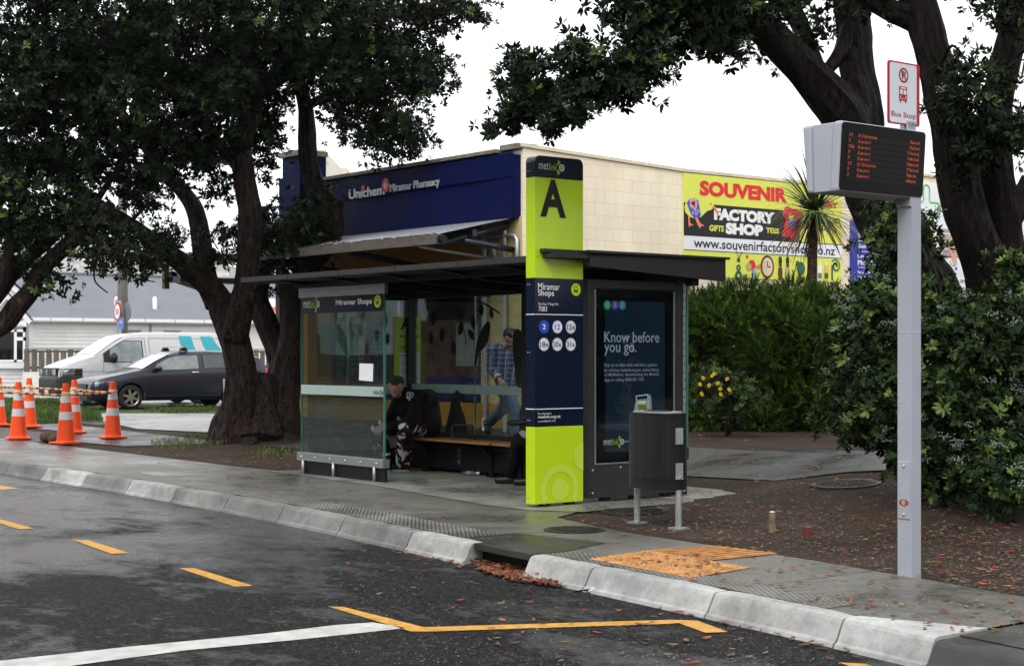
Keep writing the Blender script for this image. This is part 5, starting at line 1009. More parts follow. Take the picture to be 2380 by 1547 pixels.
    def S(s, z, sd=side, o=.006):
        pts, wt, zb, zt, w = sec(s)
        prof = pts[1:9]
        for (y0, z0), (y1, z1) in zip(prof[:-1], prof[1:]):
            if z0 <= z <= z1 or (z < z0 and (y0, z0) == prof[0]): 
                t = 0 if z1 == z0 else (z - z0) / (z1 - z0); y = y0 + (y1 - y0) * max(0, t); return (-s, sd * (y + o), z)
        return (-s, sd * (prof[-1][0] + o), z)
    def sidepatch(mb, s0, s1, zl, zh, mat, n=12, sd=side, o=.006, nz=4):
        vs = []
        for i in range(n + 1):
            s = s0 + (s1 - s0) * i / n; a = zl(s) if callable(zl) else zl; b = zh(s) if callable(zh) else zh
            for j in range(nz + 1): vs.append(S(s, a + (b - a) * j / nz, sd, o))
        q = nz + 1; fsx = [(i * q + j, i * q + j + 1, (i + 1) * q + j + 1, (i + 1) * q + j) for i in range(n) for j in range(nz)]
        if sd * 1 > 0: fsx = [f_[::-1] for f_ in fsx]
        mb.add(vs, fsx, mat)
    for w0 in wheels:
        for sd in (-1, 1):
            y = sd * (Wd / 2 - .03); wb = MB(); c = Vector((-w0, y - sd * .10, wr))
            R_ = wr; prof = [(R_ * .66, .105), (R_ * .9, .105), (R_ * .98, .08), (R_, .04), (R_, -.04), (R_ * .98, -.08), (R_ * .9, -.1), (R_ * .3, -.1)]; nn = 36; vs = []
            for r_, dy in prof:
                for k in range(nn): a = 2 * math.pi * k / nn; vs.append((c.x + r_ * math.cos(a), c.y + sd * dy, c.z + r_ * math.sin(a)))
            wb.add(vs, [(i * nn + k, i * nn + (k + 1) % nn, (i + 1) * nn + (k + 1) % nn, (i + 1) * nn + k) for i in range(len(prof) - 1) for k in range(nn)], TYRE); wo = wb.build('wheel', T, smooth=True, raw=True)
            wb = MB(); vs = []
            for r_, dy in ((R_ * .68, .107), (R_ * .62, .09), (R_ * .60, .02), (0.02, .0)):
                for k in range(nn): a = 2 * math.pi * k / nn; vs.append((c.x + r_ * math.cos(a), c.y + sd * dy, c.z + r_ * math.sin(a)))
            wb.add(vs, [(i * nn + k, i * nn + (k + 1) % nn, (i + 1) * nn + (k + 1) % nn, (i + 1) * nn + k) for i in range(1) for k in range(nn)], RIMM); wb.add(vs, [(i * nn + k, i * nn + (k + 1) % nn, (i + 1) * nn + (k + 1) % nn, (i + 1) * nn + k) for i in range(1, 3) for k in range(nn)], dark)
            for k in range(6 if Wd < 1.85 else 8):
                a = 2 * math.pi * k / (6 if Wd < 1.85 else 8) + .3; ca, sa = math.cos(a), math.sin(a); ta = Vector((-sa, 0, ca)); ra = Vector((ca, 0, sa)); cc = c + Vector((0, sd * .085, 0))
                wb.prism([cc + ra * R_ * .1 - ta * .035, cc + ra * R_ * .64 - ta * .022, cc + ra * R_ * .64 + ta * .022, cc + ra * R_ * .1 + ta * .035], (0, sd * .02, 0), RIMM)
            wb.cyl(c + Vector((0, sd * .07, 0)), c + Vector((0, sd * .112, 0)), R_ * .16, R_ * .14, RIMM, 16); r2 = wb.build('rim', wo, raw=True)
    return T, S, sidepatch, sec, side, body
def glassx(mb, sec, s0, s1, mat, ymul=.9, n=10, o=.010, m=10):    # screen over the top surface, from station s0 to s1
    vs = []
    for i in range(n + 1):
        s = s0 + (s1 - s0) * i / n; pts, wt, zb, zt, w = sec(s); ym = max(wt - .10, w * .4 if i == 0 else wt - .1)
        ym = max(wt - .03, .3)
        for j in range(m + 1): y = ym * (-1 + 2 * j / m); z = zt + .022 - .03 * (abs(y) / ym) ** 2; vs.append((-s + o * .6, y, z + o))
    q = m + 1; mb.add(vs, [(i * q + j, (i + 1) * q + j, (i + 1) * q + j + 1, i * q + j + 1) for i in range(n) for j in range(m)], mat)
def seats(T, xs_, z, side):
    m_ = MB()
    for x in xs_:
        for y in (-.38, .38): m_.ball((x, y, z), (.10, .26, .34), INT, 10, 8); m_.ball((x, y, z + .42), (.06, .13, .10), INT, 10, 6)
    m_.build('seats', T, smooth=True, raw=True)
# dark estate car
CARP = M('dark_blue_grey_car_paint', (.010, .013, .026), .3, .2, var=.05, coat=.45, spec=.4)
g_ = V(302, 928, 39.4); g_.z = gz(g_.x, g_.y) + .305
top = [(0, .60), (.03, .68), (.10, .745), (.3, .80), (.7, .88), (1.15, .965), (1.25, .99), (1.6, 1.19), (1.95, 1.35), (2.15, 1.41), (2.5, 1.445), (3.0, 1.455), (3.7, 1.43), (4.2, 1.37), (4.42, 1.30), (4.62, 1.06), (4.70, .95), (4.75, .70)]
T, S, sp, sec, side, body = vehicle('estate_car', 'dark blue grey estate car with roof bar parked on the gravel', 'car', g_, 33, 4.75, 1.76, top, [(0, .62), (.3, .72), (1.2, .93), (4.4, 1.04), (4.75, .8)], CARP, (.95, 3.66), .312)
m_ = MB(); glassx(m_, sec, 1.27, 2.02, WSCR); m_.build('windscreen', T, smooth=True, raw=True)
for nm, s0, s1, mt, f0 in (('front_door_window', 1.62, 2.72, M('side_glass_pale', (.16, .19, .18), .06, var=.35, vs=3, coat=1), 1), ('rear_door_window', 2.86, 3.62, M('tinted_side_glass', (.035, .037, .042), .08, coat=1, var=.2), 0), ('quarter_window', 3.70, 4.28, M('tinted_side_glass', (.03, .03, .035), .1), 2)):
    for sd in (side, -side):
        m_ = MB(); zt = (lambda s: min(sec(s)[3] - .085, sec(s)[2] + .36)); zl = (lambda s: sec(s)[2] + .025)
        zt2 = zt if f0 != 2 else (lambda s: min(zt(s), 1.36 - (s - 3.7) * .3))
        sp(m_, s0 - .02, s1 + .02, lambda s: zl(s) - .012, lambda s: zt2(s) + .012, PLAS, sd=sd, o=.005); sp(m_, s0, s1, zl, zt2, mt, sd=sd, o=.011); m_.build(nm, T, smooth=True, raw=True)
for s0, s1 in ((1.42, 2.80), (2.80, 3.75)):
    m_ = MB()
    for s in (s0, s1): sp(m_, s, s + .012, .36, lambda s: sec(s)[2] - .01, dark, n=1, o=.003)
    sp(m_, s1 - .28, s1 - .10, .90, .93, CHR, n=4, o=.03); sp(m_, s1 - .28, s1 - .10, .895, .90, PLAS, n=4, o=.02); m_.build('door', T, raw=True)
m_ = MB(); sp(m_, 1.35, 3.3, .335, .35, M('sill_strip', (.05, .055, .07), .3), n=14, o=.012); m_.build('sill', T, raw=True)
m_ = MB(); y = side * (.88 + .08); m_.ball((-1.62, y, 1.02), (.10, .11, .075), CARP, 12, 8); m_.box((-1.64, side * .84, .96), (-1.58, y, 1.0), PLAS); m_.build('wing_mirror', T, smooth=True, raw=True)
m_ = MB(); m_.box((-2.44, -.72, 1.535), (-2.34, .72, 1.565), M('silver_bar', (.6, .6, .6), .3, .8)); 
for y in (-.62, .62): m_.prism([(-2.5, y - .05, 1.44), (-2.28, y - .05, 1.44), (-2.33, y - .05, 1.535), (-2.45, y - .05, 1.535)], (0, .1, 0), PLAS)
m_.build('roof_bar', T, raw=True)
for sd in (side, -side):
    m_ = MB(); sp(m_, .07, .62, .60, lambda s: .68 + .05 * (s / .6), LAMP, n=8, sd=sd, o=.012); sp(m_, .08, .60, .605, lambda s: .675 + .045 * (s / .6), M('lamp_reflector', (.12, .12, .13), .25, .6, var=.6, vs=14), n=8, sd=sd, o=.006); m_.build('headlight', T, smooth=True, raw=True)
    m_ = MB(); sp(m_, 4.55, 4.70, .84, 1.0, TAIL, n=4, sd=sd, o=.01); m_.build('tail_light', T, smooth=True, raw=True)
m_ = MB(); m_.box((.0, -.42, .52), (.022, .42, .64), dark)
for z in (.54, .575, .61): m_.box((.02, -.40, z), (.03, .40, z + .012), M('grille_bar', (.1, .1, .1), .4))
m_.box((.015, -.5, .27), (.03, .5, .40), PLAS); m_.ring if False else None
m_.build('grille', T, raw=True)
m_ = MB(); ff_ = FR((.036, -.0, .46), (0, 1, 0)); ff_.rect(m_, -.18, -.055, .18, .055, M('plate_white', (.55, .56, .56), .5), 0, .008); ff_.text(m_, 'AGG291', -.15, -.035, .15, .035, BK, .004, bold=.02); ff_.ring(m_, 0, .125, .03, .04, CHR, .006); m_.build('number_plate', T, raw=True)
# white van
VP = M('white_van_paint', (.42, .42, .435), .4, var=.05, coat=.25)
g_ = V(214, 928, 42.3); g_.z = gz(g_.x, g_.y) + .33
top = [(0, .80), (.02, .92), (.07, 1.02), (.16, 1.06), (.45, 1.17), (.85, 1.30), (.98, 1.34), (1.3, 1.56), (1.62, 1.76), (1.80, 1.85), (2.0, 1.90), (2.4, 1.935), (3.2, 1.95), (4.5, 1.94), (4.75, 1.90), (4.86, 1.8), (4.89, 1.3)]
T, S, sp, sec, side, body = vehicle('delivery_van', 'white panel van with teal stripes parked behind the dark estate car', 'van', g_, 33, 4.89, 1.90, top, [(0, .86), (.3, 1.0), (1.0, 1.18), (1.6, 1.20), (4.89, 1.22)], VP, (.90, 3.90), .335)
m_ = MB(); glassx(m_, sec, .99, 1.78, WSCR); m_.build('windscreen', T, smooth=True, raw=True)
for sd in (side, -side):
    m_ = MB(); zl = lambda s: 1.17; zt = lambda s: min(sec(s)[3] - .12, 1.72)
    sp(m_, 1.20, 2.30, lambda s: zl(s) - .02, lambda s: zt(s) + .018, PLAS, sd=sd, o=.005); sp(m_, 1.38, 2.27, zl, zt, M('van_side_glass', (.13, .155, .16), .06, var=.5, vs=2.2, coat=1), sd=sd, o=.011); m_.build('cab_window', T, smooth=True, raw=True)
    m_ = MB(); sp(m_, .06, .60, .80, lambda s: .98, LAMP, n=8, sd=sd, o=.014); sp(m_, .065, .62, .79, .99, PLAS, n=8, sd=sd, o=.004); sp(m_, .16, .42, .83, .95, M('van_reflector', (.35, .35, .36), .2, .7, var=.7, vs=9), n=6, sd=sd, o=.008); m_.build('headlight', T, smooth=True, raw=True)
    m_ = MB(); sp(m_, .0, .62, .26, .785, M('grey_black_plastic', (.022, .022, .024), .55), n=10, sd=sd, o=.012); m_.build('bumper', T, smooth=True, raw=True)
for s0, s1 in ((1.18, 2.36), (2.48, 4.60)):
    m_ = MB()
    for s in (s0, s1): sp(m_, s, s + .014, .4, lambda s: min(sec(s)[3] - .10, 1.80), M('panel_gap', (.12, .12, .12), .6), n=1, o=.003)
    sp(m_, s0, s1, lambda s: min(sec(s)[3] - .10, 1.80) - .012, lambda s: min(sec(s)[3] - .10, 1.80), M('panel_gap', (.12, .12, .12), .6), n=12, o=.004, nz=1)
    if s0 < 2: sp(m_, s0 - .6, s1, .905, .915, M('panel_gap', (.12, .12, .12), .6), n=12, o=.004, nz=1)
    m_.build('door', T, raw=True)
TEAL = M('teal_livery', (.03, .30, .36), .4, var=.04)
m_ = MB(); vs = []
def stripe(a0, a1):   # curved bands, left edge and right edge as functions of height
    n = 12; vs = []
    for i in range(n + 1):
        z = .7 + (1.86 - .7) * i / n
        l, r = a0(z), a1(z)
        for j in range(7): s = l + (r - l) * j / 6; vs.append(S(s, min(z, sec(s)[3] - .03), side, .008))
    m_.add(vs, [(i * 7 + j, i * 7 + j + 1, (i + 1) * 7 + j + 1, (i + 1) * 7 + j) for i in range(n) for j in range(6)], TEAL)
stripe(lambda z: 3.35 + .42 * (1.86 - z) ** 1.6 * .9, lambda z: 3.72 + .42 * (1.86 - z) ** 1.6 * .9); stripe(lambda z: 3.98 + .5 * (1.86 - z) ** 1.6, lambda z: min(4.34 + 1.0 * (1.86 - z) ** 1.5, 4.8))
m_.build('livery', T, smooth=True, raw=True)
m_ = MB(); m_.ball((-1.42, side * (.95 + .13), 1.27), (.09, .13, .14), PLAS, 12, 8); m_.box((-1.44, side * .9, 1.17), (-1.38, side * 1.05, 1.23), PLAS); m_.build('wing_mirror', T, smooth=True, raw=True)
m_ = MB(); m_.box((-.30, -.84, .27), (.035, .84, .78), M('grey_black_plastic', (.022, .022, .024), .55)); m_.build('bumper', T, raw=True, bevel=.09)
m_ = MB(); m_.box((-.10, -.74, .785), (.03, .74, 1.0), PLAS)
for sd in (-1, 1): m_.box((-.05, sd * .44, .82), (.034, sd * .72, .97), M('van_reflector', (.35, .35, .36), .2, .7, var=.7, vs=9))
for z in (.83, .89, .95): m_.box((.03, -.42, z), (.04, .42, z + .014), M('grille_grey', (.12, .12, .12), .4))
ff_ = FR((.045, 0, .90), (0, 1, 0)); ff_.ring(m_, 0, 0, .07, .085, CHR, .003); ff_.text(m_, 'VW', -.05, -.045, .05, .045, CHR, .004, bold=.01); m_.box((.03, -.55, .45), (.042, .55, .58), dark)
ff_.rect(m_, -.18, -.56, .18, -.46, M('plate_white', (.55, .56, .56), .5), .01); m_.build('grille', T, raw=True)
# ================================================================== CONES AND BARS
OR1 = M('cone_orange', (.90, .085, .015), .45, var=.06, vs=12); OR2 = M('cone_reflective', (.62, .58, .60), .5, var=.1, vs=20); YC = M('clip_yellow', (.75, .38, .02), .5)
def cone_at(pos, first=None, label=''):
    if first:
        r = first.copy(); COL.objects.link(r); r.location = pos; r['label'] = label; r.rotation_euler = (0, 0, random.uniform(-.3, .3))
        for ch in first.children: c2 = ch.copy(); COL.objects.link(c2); c2.parent = r
        return r
    t = thing('traffic_cone', label, 'traffic cone', pos, .25, 'orange traffic cones'); m_ = MB(); b = .20; m_.prism([(-b, -b, 0), (b, -b, 0), (b, b, 0), (-b, b, 0)], (0, 0, .035), OR1); o = m_.build('base', t, bevel=.012, raw=True)
    m_ = MB(); prof = [(.165, .035, OR1), (.150, .06, OR1), (.118, .40, OR1), (.118, .40, OR2), (.104, .53, OR2), (.104, .53, OR1), (.088, .68, OR1), (.088, .68, OR2), (.066, .86, OR2), (.066, .86, OR1), (.052, .98, OR1), (.046, 1.0, OR1), (0, 1.0, OR1)]
    n = 24
    for (r0, z0, mt), (r1, z1, _) in zip(prof[:-1], prof[1:]):
        if z0 == z1 and r0 == r1: continue
        vs = [(r0 * math.cos(2 * math.pi * k / n), r0 * math.sin(2 * math.pi * k / n), z0) for k in range(n)] + [(r1 * math.cos(2 * math.pi * k / n), r1 * math.sin(2 * math.pi * k / n), z1) for k in range(n)]
        m_.add(vs, [(k, (k + 1) % n, (k + 1) % n + n, k + n) for k in range(n)], mt)
    m_.build('body', t, smooth=True, raw=True); m_ = MB(); m_.tube([(0, 0, .80), (0, 0, .83)], [.078, .076], YC, 16); m_.box((-.1, -.02, .80), (.1, .02, .83), YC); m_.build('clip', t, raw=True); return t
CN = []
first = None
for (px, py, lab) in ((153, 1030, 'nearest orange cone with two white bands at the pavement edge'), (262, 1017, 'rightmost orange cone standing before the front wheel of the dark car'), (43, 1019, 'orange cone at the pavement edge left of the nearest one'), (68, 992, 'orange cone on the gravel behind the left cone'), (173, 1005, 'orange cone mostly hidden behind the nearest cone'), (-2, 988, 'orange cone cut by the left edge of the picture')):
    g_ = G(px, py, .015); g_.z = .012; c_ = cone_at(g_, first, lab); first = first or c_; CN.append(g_)
BO = M('bar_orange', (.75, .26, .03), .45); BKK = M('bar_black', (.02, .02, .022), .4)
def bar(a, b, lab, za=.80, zb_=.80):
    a = a + Vector((0, 0, za)); b = b + Vector((0, 0, zb_)); m_ = MB(); n = 12
    for i in range(n): m_.cyl(a.lerp(b, i / n), a.lerp(b, (i + (.55 if i % 2 == 0 else 1)) / n), .02, .02, BKK if i % 2 == 0 else BO, 8); 
    for i in range(0, n, 2): m_.cyl(a.lerp(b, (i + .55) / n), a.lerp(b, (i + 1) / n), .021, .021, BO if i % 4 == 0 else BKK, 8)
    tagp(m_.build('barrier_bar', smooth=True), lab, 'barrier bar', 'striped bars between the cones')
bar(CN[0], CN[1], 'orange and black bar between the nearest cone and the rightmost cone'); bar(CN[2], CN[0], 'orange and black bar between the left cone and the nearest cone')
bar(CN[3], CN[4], 'upper orange and black bar joining the two rear cones'); bar(CN[5], CN[3], 'short striped bar from the picture edge to the rear left cone'); bar(CN[4], CN[1] , 'striped bar from the hidden rear cone to the rightmost cone', .80, .80); bar(CN[2] + Vector((-3, .0, 0)), CN[2], 'striped bar running out of the picture left of the left cone')
m_ = MB(); g_ = G(112, 1026, .01); m_.ball((g_.x, g_.y, .09), (.22, .13, .10), M('sandbag_hessian', (.10, .06, .035), .9, var=.5, vs=20, bump=.8, bs=80), 16, 10); m_.ball((g_.x + .3, g_.y - .02, .07), (.16, .1, .08), M('sandbag_hessian', (0, 0, 0)), 12, 8); tagp(m_.build('sandbag', smooth=True), 'brown hessian sandbag lying beside the nearest cone', 'sandbag')
# marker board beside the trunk
a = OY(522, 975, 14.2); m_ = MB(); t = thing('marker_board', 'black upright board with silver edge standing left of the big trunk', 'marker', (a.x, a.y, .1)); h = a.z + (975 - 852) * (a - E0).dot(DV) / F - a.z
zt = OY(519, 880, 14.2).z
m_ = MB(); m_.prism([(a.x, a.y, .08), (a.x + .05, a.y, .08), (a.x + .0, a.y, zt), (a.x - .06, a.y, zt)], (0, .03, 0), M('silver_edge', (.55, .55, .55), .35, .6)); m_.build('edge', t); m_ = MB(); m_.prism([(a.x + .05, a.y, .08), (a.x + .36, a.y + .05, .08), (a.x + .3, a.y + .05, zt - .04), (a.x + .0, a.y, zt - .04)], (0, .025, 0), dark); m_.build('board', t)
m_ = MB(); g_ = G(173, 925, .1); m_.cyl((g_.x, g_.y, 0), (g_.x, g_.y, .55), .13, .13, M('grey_bollard', (.3, .3, .29), .7, var=.2), 12); tagp(m_.build('bollard'), 'short grey concrete bollard on the grass under the van front', 'bollard')
# ================================================================== TREES AND PLANTS
def barkmat(name, c0, c1, sc=(3.2, 3.2, .75)):
    m, n, l, B, tc, noise, ramp, mix, bump = mat_nodes(name)
    a = noise(5.5, 7, .68, sc, 1.2); b = noise(1.3, 4, .6); f = noise(22, 4, .7, sc)
    col = mix(ramp(a, [(.40, c0), (.50, [q * .35 for q in c1]), (.64, c1)]), ramp(b, [(.35, (.7, .66, .64)), (.7, (1.5, 1.1, .98))]), 1, 'MULTIPLY'); col = mix(col, ramp(f, [(.3, .6), (.7, 1.4)]), 1, 'MULTIPLY')
    l.new(col, B.inputs['Base Color']); l.new(bump(f, .7, .03, bump(a, 1.0, .14)), B.inputs['Normal']); l.new(ramp(a, [(.4, .8), (.65, .5)]), B.inputs['Roughness']); B.inputs['Specular IOR Level'].default_value = .22; return m
BARK = barkmat('wet_furrowed_bark', (.002, .0016, .0014), (.066, .051, .044)); BARKD = barkmat('dark_bark', (.0025, .002, .002), (.034, .026, .023))
def leafm(name, c, rough=.5, var=.45):
    m = M(name, c, rough, var=var, vs=1.7, spec=.10); return m
LD = leafm('leaf_dark', (.006, .011, .0045)); LM = leafm('leaf_mid', (.015, .028, .009)); LL = leafm('leaf_light', (.065, .105, .025)); LG = leafm('leaf_grey_underside', (.055, .068, .055)); BUD = M('grey_green_buds', (.17, .21, .18), .8, var=.25, vs=30)
def rosette_template(nl, L, w, seed, droop=.2):
    r = np.random.default_rng(seed); V_ = []; Fc = []
    for i in range(nl):
        az = i * 2.399 + r.uniform(-.3, .3); el = r.uniform(-.25, 1.15); ll = L * r.uniform(.7, 1.15); ww = w * r.uniform(.8, 1.15)
        d = np.array([math.cos(az) * math.cos(el), math.sin(az) * math.cos(el), math.sin(el)]); s = np.array([-math.sin(az), math.cos(az), 0]); s = s * math.cos(.5 * r.uniform(-1, 1)) + np.cross(d, s) * math.sin(r.uniform(-.5, .5)); up = np.cross(s, d)
        b0 = d * L * .12; b = len(V_)
        pts = [b0, b0 + d * ll * .38 + s * ww * .5 + up * ww * .22, b0 + d * ll * .75 + s * ww * .38 + up * ww * .1, b0 + d * ll - up * ll * droop * .3, b0 + d * ll * .75 - s * ww * .38 + up * ww * .1, b0 + d * ll * .38 - s * ww * .5 + up * ww * .22]
        V_ += pts; Fc += [(b, b + 1, b + 2, b + 3), (b, b + 3, b + 4, b + 5)]
    return np.array(V_), np.array(Fc)
def rotmats(dirs, spin):
    z = dirs / np.linalg.norm(dirs, axis=1, keepdims=True); a = np.where(np.abs(z[:, 2:3]) < .9, np.array([[0, 0, 1.]]), np.array([[1., 0, 0]])); x = np.cross(a, z); x /= np.linalg.norm(x, axis=1, keepdims=True); y = np.cross(z, x)
    c, s = np.cos(spin)[:, None], np.sin(spin)[:, None]; x2 = x * c + y * s; y2 = -x * s + y * c
    return np.stack([x2, y2, z], axis=2)
def scatter(name, tmpls, pos, dirs, scale, mats, mi, parent, r):
    Vs = []; Fs = []; Ms = []; off = 0; which = r.integers(0, len(tmpls), len(pos))
    for t, (tv, tf) in enumerate(tmpls):
        idx = np.where(which == t)[0]
        if len(idx) == 0: continue
        R = rotmats(dirs[idx], r.uniform(0, 6.28, len(idx))); vv = np.einsum('nij,kj->nki', R, tv) * scale[idx][:, None, None] + pos[idx][:, None, :]
        n, k = len(idx), len(tv); f = (tf[None] + (np.arange(n) * k)[:, None, None] + off).reshape(-1, tf.shape[1]); Vs.append(vv.reshape(-1, 3)); Fs.append(f); Ms.append(np.repeat(mi[idx], len(tf))); off += n * k
    return arr_obj(name, np.concatenate(Vs), np.concatenate(Fs), mats, np.concatenate(Ms), parent)
ROS = [rosette_template(11, .085, .034, s) for s in range(4)]; ROSB = [rosette_template(13, .095, .04, s + 20) for s in range(4)]
def lobe_points(lobes, r, clump=.17):
    P_ = []; Wt = []; C = []
    for (px, py, Z, rx, ry, rz, n) in lobes:
        c = V(px, py, Z); k = Z / F; nc = max(3, n // 16); u = r.normal(size=(nc, 3)); u /= np.linalg.norm(u, axis=1, keepdims=True); u *= r.uniform(.25, 1, (nc, 1)) ** (1 / 2.2)
        ctr = np.array(c)[None] + u[:, 0:1] * rx * k * np.array(RV)[None] + u[:, 1:2] * ry * k * np.array([[0, 0, 1.]]) + u[:, 2:3] * rz * np.array(DV)[None]
        w = r.integers(0, nc, n); off = r.normal(size=(n, 3)) * clump * np.array([1, 1, .75]); P_.append(ctr[w] + off); Wt.append(off + u[w] * .1); C.append((c, ctr))
    return np.concatenate(P_), np.concatenate(Wt), C
def tree(name, label, cat, base, limbs, lobes, bark=BARK, ros=ROS, cl=(.72, .2, .08), buds=0, seed=1, scale=1.0, clump=.17, wob=.22, trunkseg=12, group=None, lm=None, twr=.02, dens=1.0):
    r = np.random.default_rng(seed); T = thing(name, label, cat, base, 0, group); mb = MB(); nodes = []
    for L_ in limbs:
        pts = [V(p[0], p[1], p[2]) if len(p) == 4 else Vector(p[:3]) for p in L_]; rad = [p[3] * p[2] / F if len(p) == 4 else p[4] for p in L_]
        P2, R2 = smoothpath(pts, rad, 10 if rad[0] > .1 else 6); mb.tube(P2, R2, bark, 26 if rad[0] > .1 else 8, wob=wob, up=tuple(RV)); nodes += list(zip(P2, R2))
    NP = np.array([tuple(p) for p, _ in nodes]); 
    P_, O_, C_ = lobe_points([(*q[:6], int(q[6] * dens)) for q in lobes], r, clump)
    tw = MB(); rs_ = random.Random(seed)
    for c, ctr in C_:
        ctr_all = ctr[:max(2, int(len(ctr) * .5))]; d = ((NP - np.array(c)) ** 2).sum(1); i0 = int(d.argmin()); p0 = Vector(NP[i0]); 
        if d[i0] > 36: continue
        mid = p0.lerp(c, .5) + Vector((rs_.uniform(-.15, .15), rs_.uniform(-.15, .15), rs_.uniform(-.05, .25))); P3, R3 = smoothpath([p0, mid, Vector(c)], [twr * 1.7, twr * 1.3, twr * .8], 5); tw.tube(P3, R3, bark, 5)
        for q in ctr_all:
            q = Vector(q); s_ = P3[rs_.randrange(3, len(P3))]; m2 = s_.lerp(q, .5) + Vector((rs_.uniform(-.12, .12), rs_.uniform(-.12, .12), rs_.uniform(-.06, .12))); tw.tube([s_, s_.lerp(m2, .5) + Vector((0, 0, .02)), m2, q], [twr * .7, twr * .6, twr * .45, twr * .22], bark, 4)
    tk = mb.build('trunk', T, smooth=True)
    if tw.v: tw.build('branches', T, smooth=True)
    n = len(P_); dirs = O_ + np.array([0, 0, .14]) + r.normal(size=(n, 3)) * .07; u = r.random(n); mi = np.where(u < cl[0], 0, np.where(u < cl[0] + cl[1], 1, 2)); sc = r.uniform(.62, 1.3, n) * scale
    off = np.array(rootloc(T)); scatter('crown', ros, P_ - off, dirs, sc, lm or [LD, LM, LL], mi, T, r)
    if buds:
        idx = r.choice(n, buds, replace=False); bv = []; bf = []; ico = [(0, 0, 1), (.9, 0, .3), (.28, .85, .3), (-.72, .53, .3), (-.72, -.53, .3), (.28, -.85, .3), (0, 0, -.5)]; fi = [(0, 1, 2), (0, 2, 3), (0, 3, 4), (0, 4, 5), (0, 5, 1), (6, 2, 1), (6, 3, 2), (6, 4, 3), (6, 5, 4), (6, 1, 5)]
        for i in idx:
            c = P_[i] - off + np.array(O_[i]) * .35 - np.array(DV) * .11 + np.array([0, 0, .06])
            for q in range(20):
                o = r.normal(size=3) * np.array([.032, .032, .02]); b = len(bv); bv += [tuple(c + o + .0115 * np.array(v)) for v in ico]; bf += [tuple(b + k for k in f) for f in fi]
        arr_obj('flower_buds', np.array(bv), np.array(bf), [BUD], None, T)
    return T
D1 = 27.0
L1 = [
 [(560, 1030, 27.4, 78), (556, 985, 27.4, 62), (560, 930, 27.3, 39), (558, 860, 27.3, 34), (545, 790, 27.3, 33), (520, 720, 27.3, 32), (498, 680, 27.2, 28), (450, 632, 27, 27), (392, 590, 26.6, 21), (317, 532, 26.2, 18), (220, 474, 25.8, 17), (166, 415, 25.6, 16), (132, 342, 25.5, 14), (98, 293, 25.5, 11), (60, 200, 25.4, 8)],
 [(505, 705, 27.4, 30), (483, 655, 27.5, 26), (471, 586, 27.6, 23), (454, 493, 27.7, 21), (420, 440, 27.8, 17), (381, 405, 27.9, 14), (342, 342, 28, 12), (320, 220, 28, 9)],
 [(545, 780, 27.2, 32), (558, 720, 27, 29), (575, 640, 26.8, 26), (581, 513, 26.5, 26), (566, 415, 26.4, 24), (561, 342, 26.3, 22), (585, 250, 26.2, 22), (590, 160, 26.1, 21), (576, 98, 26, 20), (561, 0, 26, 19), (555, -120, 26, 14)],
 [(640, 1030, 27.8, 70), (645, 985, 27.8, 56), (650, 930, 27.9, 42), (662, 860, 28, 36), (676, 800, 28, 28), (680, 740, 28, 25), (683, 690, 28, 24), (705, 640, 27.8, 26), (738, 590, 27.6, 28), (767, 537, 27.4, 28), (768, 490, 27.3, 27), (735, 440, 27.2, 26), (719, 385, 27, 21), (713, 293, 27, 19), (708, 244, 27, 17), (690, 160, 27, 14), (700, 60, 27, 11), (700, -60, 27, 8)],
 [(660, 850, 28.3, 34), (640, 800, 28.5, 26), (617, 740, 28.6, 26), (600, 692, 28.7, 24), (610, 640, 28.8, 20), (622, 560, 29, 15), (610, 480, 29, 10)],
 [(600, 1040, 27.3, 75), (600, 990, 27.5, 66), (600, 930, 27.6, 48), (605, 870, 27.7, 30)],
 [(530, 1045, 27.0, 30), (512, 1052, 26.6, 20), (495, 1058, 26.2, 9)], [(670, 1035, 27.2, 32), (690, 1046, 26.9, 20), (705, 1052, 26.6, 8)], [(580, 1040, 26.8, 28), (578, 1058, 26.2, 18), (575, 1068, 25.7, 8)],
 [(600, 220, 26.2, 15), (680, 170, 26, 12), (800, 130, 26, 9), (900, 110, 26, 6)], [(705, 250, 27, 12), (780, 220, 26.8, 9), (860, 230, 26.6, 6), (930, 280, 26.5, 4)], [(705, 60, 27, 10), (820, 30, 26.5, 8), (960, 40, 26, 5)],
 [(566, 415, 26.4, 10), (500, 330, 26, 9), (440, 250, 25.7, 7), (400, 160, 25.5, 5)], [(220, 474, 25.8, 9), (250, 430, 25.5, 7), (300, 360, 25.3, 5)]]
